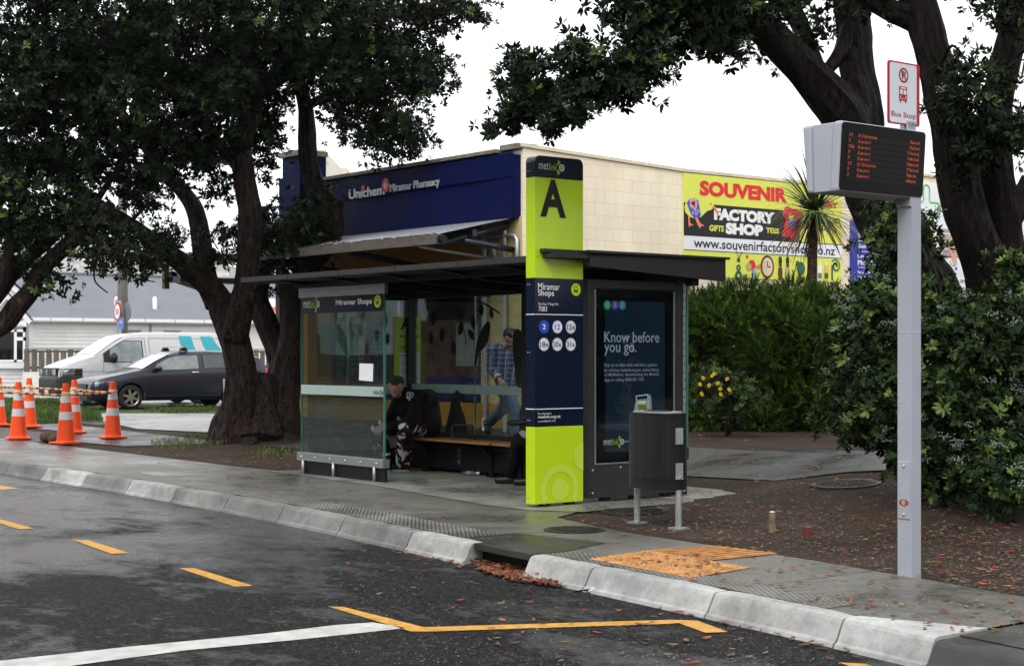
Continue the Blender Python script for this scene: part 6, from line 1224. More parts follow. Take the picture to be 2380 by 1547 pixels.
lob1 = [(60, 60, 25.5, 190, 160, 1.6, 1300), (250, 60, 25.5, 180, 150, 1.8, 1400), (430, 80, 25.8, 170, 150, 1.8, 1400), (600, 60, 26, 160, 130, 1.8, 1100), (120, 220, 25.5, 190, 110, 1.6, 1200), (330, 240, 25.6, 180, 110, 1.6, 1200), (520, 240, 26.2, 120, 120, 1.4, 800), (740, 60, 26.2, 120, 110, 1.4, 620), (870, 50, 26, 130, 90, 1.4, 620), (1000, 20, 26, 90, 50, 1.0, 230), (1085, 10, 26, 50, 22, .6, 60), (780, 180, 26, 100, 75, 1.2, 460), (900, 170, 26, 110, 85, 1.2, 520), (990, 190, 26, 60, 70, .8, 230), (930, 290, 26, 60, 50, .7, 220), (860, 310, 26.2, 60, 35, .6, 140), (960, 345, 26, 28, 22, .4, 40), (800, 260, 26.2, 45, 40, .6, 110), (700, 130, 26.4, 55, 70, 1, 220),
 (605, 250, 26.6, 36, 100, .7, 230), (612, 350, 26.8, 22, 50, .5, 85), (515, 355, 26.6, 45, 40, .8, 120), (420, 365, 26.2, 80, 50, 1, 230), (300, 380, 25.8, 100, 60, 1.1, 360), (180, 370, 25.6, 100, 60, 1.1, 360), (60, 360, 25.4, 110, 70, 1.1, 420), (335, 465, 26, 50, 34, .7, 100), (395, 565, 26.6, 34, 34, .6, 70), (350, 600, 26.4, 40, 22, .5, 55), (270, 540, 25.6, 60, 24, .6, 70), (515, 450, 26.9, 16, 35, .5, 45), (535, 555, 27, 26, 26, .5, 45), (540, 600, 27, 34, 16, .5, 25), (620, 580, 28.6, 42, 55, .7, 150), (660, 560, 27.4, 46, 70, .7, 260), (700, 520, 27, 40, 50, .6, 170), (650, 640, 27.6, 45, 26, .5, 80), (720, 600, 27.2, 26, 36, .4, 60), (766, 446, 26.9, 12, 16, .2, 24), (795, 560, 27, 12, 9, .2, 8), (480, 600, 27, 20, 16, .4, 15)]
T1 = tree('street_tree', 'large dark tree with twisting furrowed trunk left of the shelter', 'tree', (-24.4, 13.6, .0), L1, lob1, seed=3, cl=(.84, .14, .02), buds=120, scale=1.05)
# brighter sprig on the bent limb
D2 = 24.0
L2 = [[(-260, 1010, 23.5, 70), (-200, 900, 23.6, 55), (-120, 800, 23.8, 34), (0, 756, 24, 26), (38, 715, 24, 24), (72, 673, 24, 20), (90, 630, 24, 18), (124, 598, 24, 18), (169, 560, 24, 17), (225, 515, 24, 14), (260, 470, 24, 9)],
      [(-150, 830, 23.8, 30), (-60, 740, 24, 24), (0, 673, 24.2, 20), (28, 636, 24.2, 17), (75, 590, 24.2, 15), (124, 549, 24.3, 13), (170, 500, 24.3, 10), (210, 440, 24.3, 7)],
      [(-60, 740, 23.9, 18), (-10, 680, 23.8, 15), (12, 620, 23.7, 12), (20, 562, 23.7, 11), (10, 500, 23.6, 8)],
      [(75, 590, 24.3, 9), (50, 540, 24.3, 8), (30, 480, 24.3, 7), (60, 430, 24.3, 5)], [(100, 575, 24, 7), (150, 590, 23.9, 5), (220, 594, 23.8, 4), (290, 568, 23.7, 4), (350, 600, 23.6, 3), (400, 640, 23.6, 2)], [(230, 560, 23.9, 3), (280, 600, 23.8, 2.4), (300, 640, 23.8, 1.8), (360, 655, 23.7, 1.4)], [(190, 590, 23.8, 3), (215, 620, 23.8, 2.5), (222, 655, 23.7, 2.2), (250, 700 - 20, 23.6, 1.4)]]
lob2 = [(-40, 460, 24, 110, 90, 1.2, 420), (60, 460, 24.2, 70, 70, 1, 280), (140, 480, 24.3, 50, 60, .8, 170), (80, 530, 24.2, 60, 45, .8, 180), (20, 540, 24, 50, 40, .7, 120), (200, 560, 24, 40, 35, .6, 90), (125, 640, 24, 32, 22, .5, 55), (215, 500, 24.2, 45, 40, .6, 110), (30, 610, 24.2, 40, 20, .5, 40), (300, 590, 23.8, 40, 22, .5, 55), (350, 590, 23.7, 32, 30, .5, 70), (240, 655 - 40, 23.8, 26, 14, .4, 22), (-120, 300, 24, 120, 120, 1.5, 300)]
tree('street_tree', 'dark tree leaning in from the left edge with low arching limbs', 'tree', (-27.6, 7.9 + 3.6, 0), L2, lob2, seed=5, cl=(.80, .14, .06))
# right tree
L3 = [
 [(2210, 900, 17.2, 75), (2195, 760, 17.2, 70), (2165, 680, 17.2, 68), (2125, 620, 17.1, 66), (2075, 548, 17, 64), (2035, 475, 17, 62), (2008, 400, 17, 58), (1988, 330, 16.9, 56), (1955, 262, 16.8, 50), (1895, 190, 16.6, 46), (1810, 105, 16.3, 39), (1737, 43, 16, 34), (1667, -5, 15.8, 29), (1560, -60, 15.6, 22)],
 [(1995, 380, 17, 50), (2012, 300, 17, 42), (2010, 241, 17.1, 38), (1992, 160, 17.2, 38), (1985, 80, 17.3, 38), (1975, 0, 17.3, 38), (1960, -120, 17.4, 30)],
 [(1925, 215, 16.9, 15), (1895, 140, 17, 16), (1860, 60, 17.1, 22), (1830, 10, 17.2, 26), (1800, -40, 17.2, 26)],
 [(1925, 160, 17, 14), (1955, 120, 17.1, 18), (1975, 60, 17.2, 22)],
 [(2350, 940, 16.2, 90), (2330, 800, 16.2, 75), (2310, 700, 16.2, 60), (2292, 620, 16.1, 52), (2262, 540, 16, 46), (2238, 470, 16, 46), (2222, 375, 16, 47), (2212, 300, 16, 44), (2192, 241, 16, 40), (2175, 150, 16, 40), (2160, 90, 16, 40), (2140, 20, 16, 40), (2120, -60, 16, 34)],
 [(2150, 60, 16, 28), (2110, 40, 16, 26), (2060, 20, 15.9, 24), (2010, -10, 15.8, 22), (1960, -50, 15.8, 18)],
 [(2340, 720, 16.4, 55), (2340, 620, 16.4, 44), (2326, 500, 16.3, 42), (2310, 400, 16.2, 42), (2308, 330, 16.2, 42), (2318, 240, 16.1, 34), (2335, 150, 16, 33), (2360, 60, 16, 32), (2400, -60, 16, 26)],
 [(2330, 560, 16.4, 20), (2362, 490, 16.4, 26), (2400, 420, 16.4, 26)],
 [(1800, 95, 16.3, 9), (1700, 72, 16, 8), (1600, 105, 15.7, 6.5), (1480, 160, 15.5, 5), (1380, 168, 15.3, 4), (1300, 148, 15.2, 3), (1240, 175, 15.2, 2)], [(1480, 160, 15.5, 4), (1400, 220, 15.4, 3), (1300, 235, 15.3, 2.5), (1200, 240, 15.2, 1.6)], [(1600, 105, 15.7, 4), (1540, 60, 15.6, 3), (1500, 10, 15.6, 2)]]
lob3 = [(1225, 205, 15.2, 42, 75, .45, 170), (1180, 255, 15.2, 28, 28, .3, 55), (1260, 255, 15.2, 55, 28, .4, 110), (1310, 205, 15.3, 55, 50, .45, 150), (1300, 275, 15.3, 26, 16, .3, 34), (1370, 150, 15.4, 34, 36, .4, 70), (1400, 200, 15.4, 45, 35, .4, 110), (1460, 160, 15.5, 60, 42, .5, 170), (1450, 210, 15.5, 30, 22, .3, 40), (1520, 110, 15.6, 60, 42, .5, 160), (1570, 60, 15.6, 80, 50, .6, 230), (1500, 20, 15.6, 60, 34, .5, 130), (1620, 20, 15.7, 80, 34, .6, 210), (1640, 90, 15.8, 60, 28, .4, 95), (1700, 60, 15.9, 60, 34, .5, 130), (1690, 105, 16, 26, 14, .3, 26), (1740, 10, 16, 60, 30, .5, 110), (1830, 20, 16.2, 40, 30, .4, 60), (1450, -40, 15.5, 120, 40, 1, 200), (1640, -60, 15.8, 160, 50, 1.2, 260), (1900, -70, 16.5, 200, 60, 1.5, 300), (2200, -80, 16, 220, 60, 1.5, 300), (1900, 60, 17, 20, 30, .3, 26), (1845, 130, 16.9, 22, 18, .3, 22), (2060, 5, 15.9, 30, 10, .3, 20),
 (2250, 150, 15.4, 26, 24, .25, 30), (2255, 205, 15.35, 36, 40, .3, 65), (2225, 260, 15.3, 26, 30, .25, 42), (2285, 290, 15.3, 40, 42, .3, 95), (2345, 320, 15.3, 26, 45, .3, 50), (2290, 350, 15.3, 40, 34, .3, 80), (2240, 395, 15.4, 10, 10, .2, 5), (2320, 55, 15.6, 22, 34, .25, 40), (2375, 180, 15.5, 16, 24, .3, 16)]
tree('street_tree', 'dark leaning forked tree behind the pole with a branch reaching over the road', 'tree', (-7.9, 14.3, .1), L3, lob3, bark=BARKD, seed=9, cl=(.62, .28, .10), buds=90, scale=.92, clump=.13, twr=.012)
# big pohutukawa bush below it
L4 = [[(2250, 1120, 15.2, 14), (2230, 1000, 15.2, 12), (2200, 860, 15.1, 9), (2190, 740, 15, 6)], [(2255, 1120, 15.2, 12), (2150, 980, 15, 9), (2050, 850, 14.9, 6), (1990, 760, 14.9, 4)], [(2260, 1130, 15.2, 12), (2320, 1000, 15, 10), (2340, 850, 15, 7), (2350, 740, 15, 5)]]
lob4 = [(2035, 750, 15.3, 75, 70, .7, 330), (2008, 850, 15.2, 52, 70, .6, 260), (2060, 870, 15.1, 90, 110, .8, 560), (2000, 950, 15.2, 45, 60, .5, 200), (2060, 990, 15.1, 60, 50, .6, 240), (2075, 710, 15.6, 60, 60, .7, 250), (2090, 650, 15.9, 38, 50, .5, 150), (2110, 545, 15.9, 26, 42, .4, 95), (2080, 540, 15.8, 36, 45, .4, 120), (2045, 490, 15.8, 26, 16, .3, 26), (2140, 780, 15.2, 90, 100, .8, 560), (2160, 720, 15.6, 60, 30, .6, 170), (2230, 810, 15, 100, 90, .8, 620), (2325, 790, 15, 70, 80, .8, 460), (2360, 660, 15.3, 34, 50, .5, 130), (2180, 920, 14.9, 110, 110, .8, 640), (2310, 920, 14.8, 100, 110, .8, 600), (2150, 1060, 14.8, 70, 60, .6, 260), (2250, 1050, 14.7, 100, 80, .7, 420), (2350, 1060, 14.4, 60, 80, .6, 280), (2190, 1120, 14.6, 30, 34, .3, 50), (2330, 1120, 13.9, 60, 55, .5, 230), (2390, 900, 14.8, 60, 200, .8, 460)]
tree('flowering_bush', 'big glossy leaved bush with pale bud clusters behind the grey pole', 'bush', (-8.2, 13.2, .1), L4, lob4, seed=12, ros=ROSB, cl=(.46, .36, .18), buds=300, scale=.70, clump=.13, twr=.01, dens=1.35, lm=[leafm('bush_leaf_dark', (.012, .024, .008)), leafm('bush_leaf', (.019, .038, .009)), leafm('bush_leaf_tip', (.095, .145, .038))])
# feathery hedge shrubs: fine upright sprays
def spray_template(seed, nl=16):
    r = np.random.default_rng(seed); V_ = []; Fc = []
    for i in range(nl):
        t = (i + 1) / nl; az = r.uniform(0, 6.28); b0 = np.array([0, 0, .22 * t]); d = np.array([math.cos(az) * .55, math.sin(az) * .55, .9]); d /= np.linalg.norm(d); s = np.array([-math.sin(az), math.cos(az), 0]) * .0065; L = .085 * r.uniform(.7, 1.2); b = len(V_)
        V_ += [b0 - s, b0 + s, b0 + d * L + s * .3, b0 + d * L - s * .3]; Fc.append((b, b + 1, b + 2, b + 3))
    V_ += [np.array([-.003, 0, -.05]), np.array([.003, 0, -.05]), np.array([.002, 0, .24]), np.array([-.002, 0, .24])]; b = len(V_) - 4; Fc.append((b, b + 1, b + 2, b + 3)); return np.array(V_), np.array(Fc)
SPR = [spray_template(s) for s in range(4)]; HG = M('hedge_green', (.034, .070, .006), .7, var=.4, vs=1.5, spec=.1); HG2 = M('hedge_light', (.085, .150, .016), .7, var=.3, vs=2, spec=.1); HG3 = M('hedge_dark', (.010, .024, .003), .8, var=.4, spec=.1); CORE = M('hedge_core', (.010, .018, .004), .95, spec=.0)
def hedge(label, lobes, seed):
    r = np.random.default_rng(seed); T = None
    for (px, py, Z, rx, ry, rz, n) in lobes:
        c = V(px, py, Z)
        if T is None: T = thing('feathery_shrub', label, 'shrub', (c.x, c.y, gz(c.x, c.y))); core = MB(); Ps = []; Ds = []
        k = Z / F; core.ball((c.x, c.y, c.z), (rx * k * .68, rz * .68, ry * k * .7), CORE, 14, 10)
        u = r.normal(size=(n, 3)); u /= np.linalg.norm(u, axis=1, keepdims=True); cl = np.array([abs(mnoise.noise(Vector(tuple(q * 2.3 + seed)))) * 2 + .5 * mnoise.noise(Vector(tuple(q * 6 + seed))) for q in u]); rad = (.88 + .26 * cl + r.normal(size=n) * .05)[:, None]
        p = np.array(c)[None] + (u[:, 0:1] * rx * k * np.array(RV)[None] + u[:, 1:2] * ry * k * np.array([[0, 0, 1.]]) + u[:, 2:3] * rz * np.array(DV)[None]) * rad * .93
        dd = u[:, 0:1] * np.array(RV)[None] * .7 + u[:, 1:2] * np.array([[0, 0, 1.]]) * .5 + u[:, 2:3] * np.array(DV)[None] * .7 + np.array([[0, 0, .55]]) + r.normal(size=(n, 3)) * .35; Ps.append(p); Ds.append(dd)
    P_ = np.concatenate(Ps); D_ = np.concatenate(Ds); n = len(P_); core.build('stems', T, smooth=True); u = r.random(n)  # dark solid balls fill the shrub's inside, no separate stems modelled
    mi = np.where(u < .48, 0, np.where(u < .70, 1, 2)); scatter('foliage', SPR, P_ - np.array(T.location), D_, r.uniform(.5, .95, n), [HG, HG2, HG3], mi, T, r); return T
def mounds(x0, x1, top, seed, zb=25.3):
    q = random.Random(seed); out = []
    for ri, y in enumerate((top + 48, top + 100, top + 160, top + 225, top + 290)):
        x = x0 + q.uniform(0, 25)
        while x < x1 + 10:
            out.append((x, y + q.uniform(-16, 16), zb + (.35, -.05, -.1, .1, .25)[ri] + q.uniform(-.3, .3), q.uniform(40, 62), q.uniform(34, 50), q.uniform(.45, .7), 480)); x += q.uniform(48, 72)
    return out
hedge('tall feathery green shrub just right of the shelter end post', mounds(1600, 1725, 668, 1), 1)
hedge('feathery green shrub in front of the spiky cabbage tree', mounds(1760, 1850, 662, 2, 25.1), 2)
hedge('feathery green shrub between the cabbage tree and the budding bush', mounds(1880, 1990, 672, 3, 24.9), 3)
# yellow daisy bush
r = np.random.default_rng(4); c = V(1690, 905, 23.4); T = thing('daisy_bush', 'low bush with yellow daisy flowers in front of the feathery shrubs', 'bush', (c.x, c.y, .28)); m_ = MB()
for k in range(9): m_.tube([(c.x, c.y, .28), (c.x + r.uniform(-.2, .2), c.y + r.uniform(-.2, .2), .6), (c.x + r.uniform(-.4, .4), c.y + r.uniform(-.3, .3), .9)], [.012, .01, .006], BARKD, 5)
m_.build('stems', T); P_, O_, _ = lobe_points([(1680, 890, 23.4, 55, 34, .4, 260), (1720, 925, 23.4, 50, 40, .4, 230), (1650, 925, 23.4, 36, 36, .4, 120)], r, .1)
DSM = [rosette_template(9, .06, .022, s + 40) for s in range(3)]; scatter('foliage', DSM, P_ - np.array(T.location), O_ + np.array([0, 0, .15]), r.uniform(.8, 1.2, len(P_)), [LM, LL], (r.random(len(P_)) < .35).astype(int), T, r)
YF = M('daisy_yellow', (.80, .50, .02), .6)
for (px, py) in ((1634, 878), (1627, 893), (1655, 873), (1668, 890), (1674, 903), (1675, 916), (1648, 895), (1695, 905), (1631, 915), (1660, 868), (1690, 880)):
    q = V(px, py, 22.95); ff_ = FR(q, (RV + Vector((0, 0, r.uniform(-.3, .3)))), (0, 0, 1)); m_ = MB()
    for k in range(9): a = k * .698; ff_.poly(m_, [(0, 0), (.022 * math.cos(a - .25), .022 * math.sin(a - .25)), (.034 * math.cos(a), .034 * math.sin(a)), (.022 * math.cos(a + .25), .022 * math.sin(a + .25))], YF, .0)
    ff_.disc(m_, 0, 0, .009, M('daisy_eye', (.35, .15, .01), .7), .006, 8); m_.build('flower', T)
# cabbage tree
c = V(1889, 560, 25.6); T = thing('cabbage_tree', 'spiky cabbage tree on a thin trunk before the souvenir billboard', 'tree', (c.x, c.y, .3)); m_ = MB(); base = Vector((c.x - .1, c.y + .1, .25)); P2, R2 = smoothpath([base, V(1886, 720, 25.6), V(1888, 620, 25.6), V(1892, 530, 25.6), V(1893, 498, 25.6)], [.10, .09, .08, .07, .085], 4); m_.tube(P2, R2, barkmat('cabbage_tree_bark', (.03, .022, .015), (.14, .10, .075), (2, 2, 4)), 10, wob=.12); m_.build('trunk', T, smooth=True)
top_ = np.array(V(1893, 492, 25.6)); vs = []; fs = []; mi = []; r = np.random.default_rng(6)
for k in range(270):
    az = r.uniform(0, 6.28); el = math.asin(r.uniform(-.75, 1)); L = r.uniform(.65, 1.12); d = np.array([math.cos(az) * math.cos(el), math.sin(az) * math.cos(el), math.sin(el)]); s = np.array([-math.sin(az), math.cos(az), 0]); p = top_ + d * .06; w = .017; n = 7; b = len(vs); dirv = d.copy(); st = L / n
    for i in range(n + 1): ww = w * (1 - (i / n) ** 2.2) + .001; vs += [tuple(p - s * ww), tuple(p + s * ww)]; dirv = dirv + np.array([0, 0, -(.13 + .14 * (1 - abs(d[2]))) * (i / n) * r.uniform(.6, 1.4)]); dirv /= np.linalg.norm(dirv); p = p + dirv * st
    for i in range(n): fs.append((b + 2 * i, b + 2 * i + 1, b + 2 * i + 3, b + 2 * i + 2)); mi.append(2 if el < -.45 else (0 if r.random() < .6 else 1))
arr_obj('crown', np.array(vs) - np.array(T.location), np.array(fs), [M('sword_leaf', (.035, .062, .018), .4, var=.3), M('sword_leaf_light', (.12, .16, .055), .4, var=.3), M('dead_leaf', (.16, .10, .045), .7, var=.4)], np.array(mi), T)
# ================================================================== PEOPLE
def capsule(mb, a, b, ra, rb, n=14):
    a = Vector(a); b = Vector(b); mb.tube([a, b], [ra, rb], black, n); mb.ball(a, ra, black, n, 8); mb.ball(b, rb, black, n, 8)
def fused(name, caps, mat, parent, vox=.012, balls=(), smooth_it=4, mats=None, label=None, boxes=()):
    mb = MB()
    for c in caps: capsule(mb, *c)
    for c, r in balls: mb.ball(c, r, black, 18, 12)
    for P4, h in boxes: mb.prism(P4, h, black)
    o = mb.build('tmp'); rm = o.modifiers.new('r', 'REMESH'); rm.mode = 'VOXEL'; rm.voxel_size = vox; sm = o.modifiers.new('s', 'SMOOTH'); sm.iterations = smooth_it; sm.factor = .5
    dg = bpy.context.evaluated_depsgraph_get(); me = bpy.data.meshes.new_from_object(o.evaluated_get(dg)); bpy.data.objects.remove(o)
    off = rootloc(parent) if parent else Vector((0, 0, 0))
    me.transform(Matrix.Translation(-off)); me.materials.clear(); me.materials.append(mat); me.polygons.foreach_set('use_smooth', [True] * len(me.polygons)); me.name = name
    ob = bpy.data.objects.new(name, me); COL.objects.link(ob)
    if parent: ob.parent = parent
    if label: ob['label'] = label
    return ob
SKIN = M('skin', (.52, .27, .20), .5, var=.10, vs=9); JACK = M('black_jacket', (.005, .005, .006), .8, var=.4, vs=14, bump=.6, bs=22, spec=.12); CAPM = M('flat_cap_wool', (.060, .057, .045), .95, var=.35, vs=60, spec=.05); HAIR = M('dark_hair', (.03, .018, .011), .8, spec=.1); SHOE = M('black_shoe', (.010, .010, .010), .4); SOLE = M('pale_sole', (.42, .42, .42), .7)
m, n, l, B, tc, noise, ramp, mix, bump = mat_nodes('camouflage_trousers')
a = noise(7.5, 2, .5, (1, 1, 1.3), .8); b = noise(6.3, 2, .5, (1.2, 1, 1), 1.1); mp_ = n.new('ShaderNodeMapping'); 
ra_ = ramp(a, [(.47, (.012, .012, .013)), (.48, (.085, .008, .016)), (.60, (.085, .008, .016)), (.605, (.03, .03, .032))]); ra_.node.color_ramp.interpolation = 'CONSTANT'
rb_ = ramp(b, [(0, 0), (.585, 1)]); rb_.node.color_ramp.interpolation = 'CONSTANT'; l.new(mix(ra_, (.66, .67, .70), rb_), B.inputs['Base Color']); B.inputs['Roughness'].default_value = .85; B.inputs['Specular IOR Level'].default_value = .12; CAMO = m
m, n, l, B, tc, noise, ramp, mix, bump = mat_nodes('blue_plaid_shirt')
sx = n.new('ShaderNodeSeparateXYZ'); l.new(tc.outputs['Object'], sx.inputs[0])
dpv = n.new('ShaderNodeVectorMath'); dpv.operation = 'DOT_PRODUCT'; dpv.inputs[1].default_value = (RV.x, RV.y * .5, 0); l.new(tc.outputs['Object'], dpv.inputs[0])
def band(o_, per, w, off=0):
    ad = n.new('ShaderNodeMath'); ad.operation = 'ADD'; ad.inputs[1].default_value = off + 10; l.new(o_, ad.inputs[0]); pg = n.new('ShaderNodeMath'); pg.operation = 'PINGPONG'; pg.inputs[1].default_value = per / 2; l.new(ad.outputs[0], pg.inputs[0]); lt = n.new('ShaderNodeMath'); lt.operation = 'LESS_THAN'; lt.inputs[1].default_value = w; l.new(pg.outputs[0], lt.inputs[0]); return lt.outputs[0]
hx = dpv.outputs['Value']; col = mix((.010, .015, .04), (.025, .045, .11), band(sx.outputs[2], .07, .016)); col = mix(col, (.03, .055, .12), band(hx, .07, .014), 'ADD'); col = mix(col, (.33, .36, .40), band(sx.outputs[2], .07, .003, .018)); col = mix(col, (.33, .36, .40), band(hx, .07, .003, .018)); l.new(col, B.inputs['Base Color']); B.inputs['Roughness'].default_value = .85; PLAID = m
DEN = M('washed_denim', (.10, .17, .25), .85, var=.35, vs=9, bump=.4, bs=120)
def unit(v): v = Vector(v); return v.normalized()
def head_balls(c, fwd, s=1.0, up=(0, 0, 1)):      # skull, jaw, nose, ears ; c = centre of the skull
    f = unit(fwd); u_ = unit(Vector(up)); r_ = f.cross(u_).normalized(); c = Vector(c); caps = []; b = []
    b.append((c + u_ * .02 * s, .092 * s)); caps.append((c + f * .015 * s, c + f * .035 * s - u_ * .075 * s, .078 * s, .047 * s)); caps.append((c + f * .055 * s - u_ * .085 * s, c + f * .058 * s - u_ * .105 * s, .026 * s, .022 * s))
    caps.append((c + f * .088 * s + u_ * .005 * s, c + f * .112 * s - u_ * .035 * s, .010 * s, .015 * s)); caps.append((c + f * .075 * s + u_ * .022 * s + r_ * .035 * s, c + f * .075 * s + u_ * .022 * s - r_ * .035 * s, .014 * s, .014 * s))
    for sd in (-1, 1): caps.append((c + r_ * sd * .085 * s + u_ * .012 * s - f * .005 * s, c + r_ * sd * .082 * s - u_ * .03 * s + f * .002 * s, .017 * s, .012 * s)); caps.append((c + r_ * sd * .04 * s + f * .055 * s - u_ * .02 * s, c + r_ * sd * .03 * s + f * .065 * s - u_ * .05 * s, .026 * s, .02 * s))
    return caps, b, f, u_, r_
def face(parent, c, f, u_, r_, s=1.0):
    m_ = MB(); EW = M('eye_white', (.30, .25, .22), .5); EI = M('eye_iris', (.03, .025, .02), .2)
    for sd in (-1, 1):
        e = c + f * .083 * s + u_ * .008 * s + r_ * sd * .032 * s; m_.ball(e - f * .003 * s, (.0105 * s, .0105 * s, .008 * s), EW, 10, 8); m_.ball(e + f * .0035 * s, .0058 * s, EI, 8, 6); m_.tube([e + u_ * .016 * s - r_ * .014 * s + f * .010 * s, e + u_ * .021 * s + f * .013 * s, e + u_ * .015 * s + r_ * .015 * s + f * .009 * s], [.0022 * s] * 3, HAIR, 6)
    q = c + f * .088 * s - u_ * .062 * s; m_.tube([q - r_ * .024 * s - f * .006 * s, q + f * .006 * s, q + r_ * .024 * s - f * .006 * s], [.003 * s, .006 * s, .003 * s], M('lip_tone', (.28, .09, .07), .5), 6); m_.build('face', parent, smooth=True)
def hand(w, d, up_, side_, curl=.5, s=1.0, thumb=1):    # wrist, pointing direction, back-of-hand normal, thumb side
    w = Vector(w); d = unit(d); up_ = unit(up_); sd = d.cross(up_).normalized() * side_; caps = []
    for k, off in enumerate((-.03, -.01, .01, .03)): caps.append((w + sd * off * .6, w + d * .082 * s + sd * off, .016 * s, .0135 * s))
    for k, (off, L) in enumerate(((.032, .072), (.011, .082), (-.011, .077), (-.031, .060))):
        p = w + d * .085 * s + sd * off; dd = d; 
        for seg, fr_ in enumerate((.45, .32, .23)):
            ang = curl * (.5 + .5 * seg); dd = (dd * math.cos(ang) - up_ * math.sin(ang)).normalized(); q = p + dd * L * fr_ * s; caps.append((p, q, (.0092 - .001 * seg) * s, (.0085 - .001 * seg) * s)); p = q
    p = w + d * .025 * s + sd * .028 * s; dd = (d * .65 + sd * .6 - up_ * .35 * curl).normalized(); q = p + dd * .042 * s; caps.append((p, q, .013 * s, .011 * s)); dd = (d * .9 + sd * .15 - up_ * .4 * curl).normalized(); caps.append((q, q + dd * .032 * s, .0105 * s, .009 * s)); return caps
# --- seated man in flat cap
P_man = OY(985, 1008, 11.93); P_man.z = .0
MN = thing('person', 'seated man in flat cap, black jacket and red camouflage trousers with backpack', 'person', (P_man.x, 11.7, .006))
pel = OY(982, 996, 11.95); pel.z = .545
kl = OY(880, 996, 11.36); kr = OY(944, 992, 11.40); fl_ = OY(893, 1084, 11.42); fr2 = OY(938, 1088, 11.62); fl_.z = .09; fr2.z = .095
sh_c = OY(950, 922, 11.74); neck = OY(930, 912, 11.62); hd = OY(919, 899, 11.50)
fwd = unit((E0 - hd) + Vector((0, 0, -.35))); fwd = unit(Vector((fwd.x - .12, fwd.y - .05, .0)))
acr = unit((kr - kl).cross(Vector((0, 0, 1)))); lat = unit(Vector((kr.x - kl.x, kr.y - kl.y, 0)))
sl_, sr = sh_c - lat * .17 + Vector((0, 0, -.0)), sh_c + lat * .19 + Vector((0, 0, .0))
hl = OY(884, 989, 11.20)      # clasped hands
el_ = OY(905, 975, 11.50); er = OY(955, 985, 11.42)
caps, bl, f, u_, r_ = head_balls(hd, fwd, 1.06, (0.05, 0, 1)); bodycaps = caps + [(neck + Vector((0, 0, -.03)), hd + Vector((0, 0, -.05)), .058, .055), (pel, sh_c - Vector((0, 0, .12)), .14, .13), (sl_, sr, .07, .07), (pel - lat * .09, kl, .085, .055), (pel + lat * .09, kr, .085, .055), (kl, fl_, .055, .038), (kr, fr2, .055, .038), (sl_, el_, .05, .04), (sr, er, .05, .04), (el_, hl + Vector((.03, .03, .02)), .038, .026), (er, hl + Vector((.06, .02, -.01)), .038, .026)]
dh = unit(hl - er); hd_l = unit(Vector((-.35, -.6, -.35)))
bodycaps += hand(hl + Vector((.05, .02, .0)), unit(Vector((-.85, -.35, -.12))), (0, -.2, 1), 1, .55, 1.0) + hand(hl + Vector((.05, .0, -.035)), unit(Vector((-.8, -.45, -.3))), (.1, -.9, .3), -1, .5, 1.0)
fused('body', bodycaps, SKIN, MN, .0065, bl, 2)
face(MN, hd, f, u_, r_, 1.06)
fused('jacket', [(pel + Vector((0, .02, .02)), sh_c - Vector((0, -.03, .15)), .185, .185), (pel + Vector((0, -.05, .06)), sh_c + f * .03 - Vector((0, 0, .16)), .16, .155), (sl_, sr, .105, .105), (sh_c + Vector((0, 0, -.02)), neck + Vector((0, 0, -.01)), .12, .088), (sl_, el_, .088, .072), (sr, er, .10, .078), (el_, el_.lerp(hl, .80) + Vector((.03, .02, .02)), .07, .05), (er, er.lerp(hl + Vector((.06, .02, 0)), .80), .076, .05), (neck + Vector((.02, .05, .01)), neck + Vector((-.06, .06, .01)), .07, .07)], JACK, MN, .011, (), 4)
fused('trousers', [(pel, pel + Vector((0, .0, -.02)), .15, .14), (pel - lat * .09, kl + Vector((0, 0, .01)), .13, .108), (pel + lat * .09, kr + Vector((0, 0, .01)), .135, .115), (kl, fl_ + Vector((0, 0, .03)), .106, .108), (kr, fr2 + Vector((0, 0, .03)), .112, .112)], CAMO, MN, .011, (), 4)
for q in (fl_, fr2):
    d_ = unit(Vector((-.75, -.65, 0))); fused('shoe', [(Vector((q.x, q.y, .055)) - d_ * .03, Vector((q.x, q.y, .045)) + d_ * .15, .048, .036), (Vector((q.x, q.y, .09)), Vector((q.x, q.y, .05)), .045, .045)], SHOE, MN, .008)
    m_ = MB(); sd_ = Vector((-d_.y, d_.x, 0)); c_ = Vector((q.x, q.y, .006)); m_.prism([c_ - d_ * .075 - sd_ * .036, c_ + d_ * .12 - sd_ * .038, c_ + d_ * .165, c_ + d_ * .13 + sd_ * .042, c_ - d_ * .075 + sd_ * .036], (0, 0, .014), SOLE); m_.build('sole', MN)
ct = hd + u_ * .068 - f * .005; fused('flat_cap', [(ct - f * .045 + u_ * .0, ct + f * .055 + u_ * .0, .082, .056), (ct + r_ * .035 - f * .01, ct - r_ * .035 - f * .01, .080, .080), (ct + f * .05 - u_ * .004 + r_ * .04, ct + f * .115 - u_ * .026 + r_ * .02, .035, .014), (ct + f * .05 - u_ * .004 - r_ * .04, ct + f * .115 - u_ * .026 - r_ * .02, .035, .014), (ct + f * .115 - u_ * .026 + r_ * .025, ct + f * .115 - u_ * .026 - r_ * .025, .014, .014)], CAPM, MN, .006, (), 2)
fused('hair', [(hd - f * .030 + u_ * .02, hd - f * .035 - u_ * .035, .084, .070)], HAIR, MN, .006)
m_ = MB(); ch = hd + f * .065 - u_ * .115; m_.ball(ch + u_ * .008 - f * .004, (.024, .022, .014), M('ginger_beard', (.16, .07, .04), .9), 12, 8); m_.build('beard', MN, smooth=True)
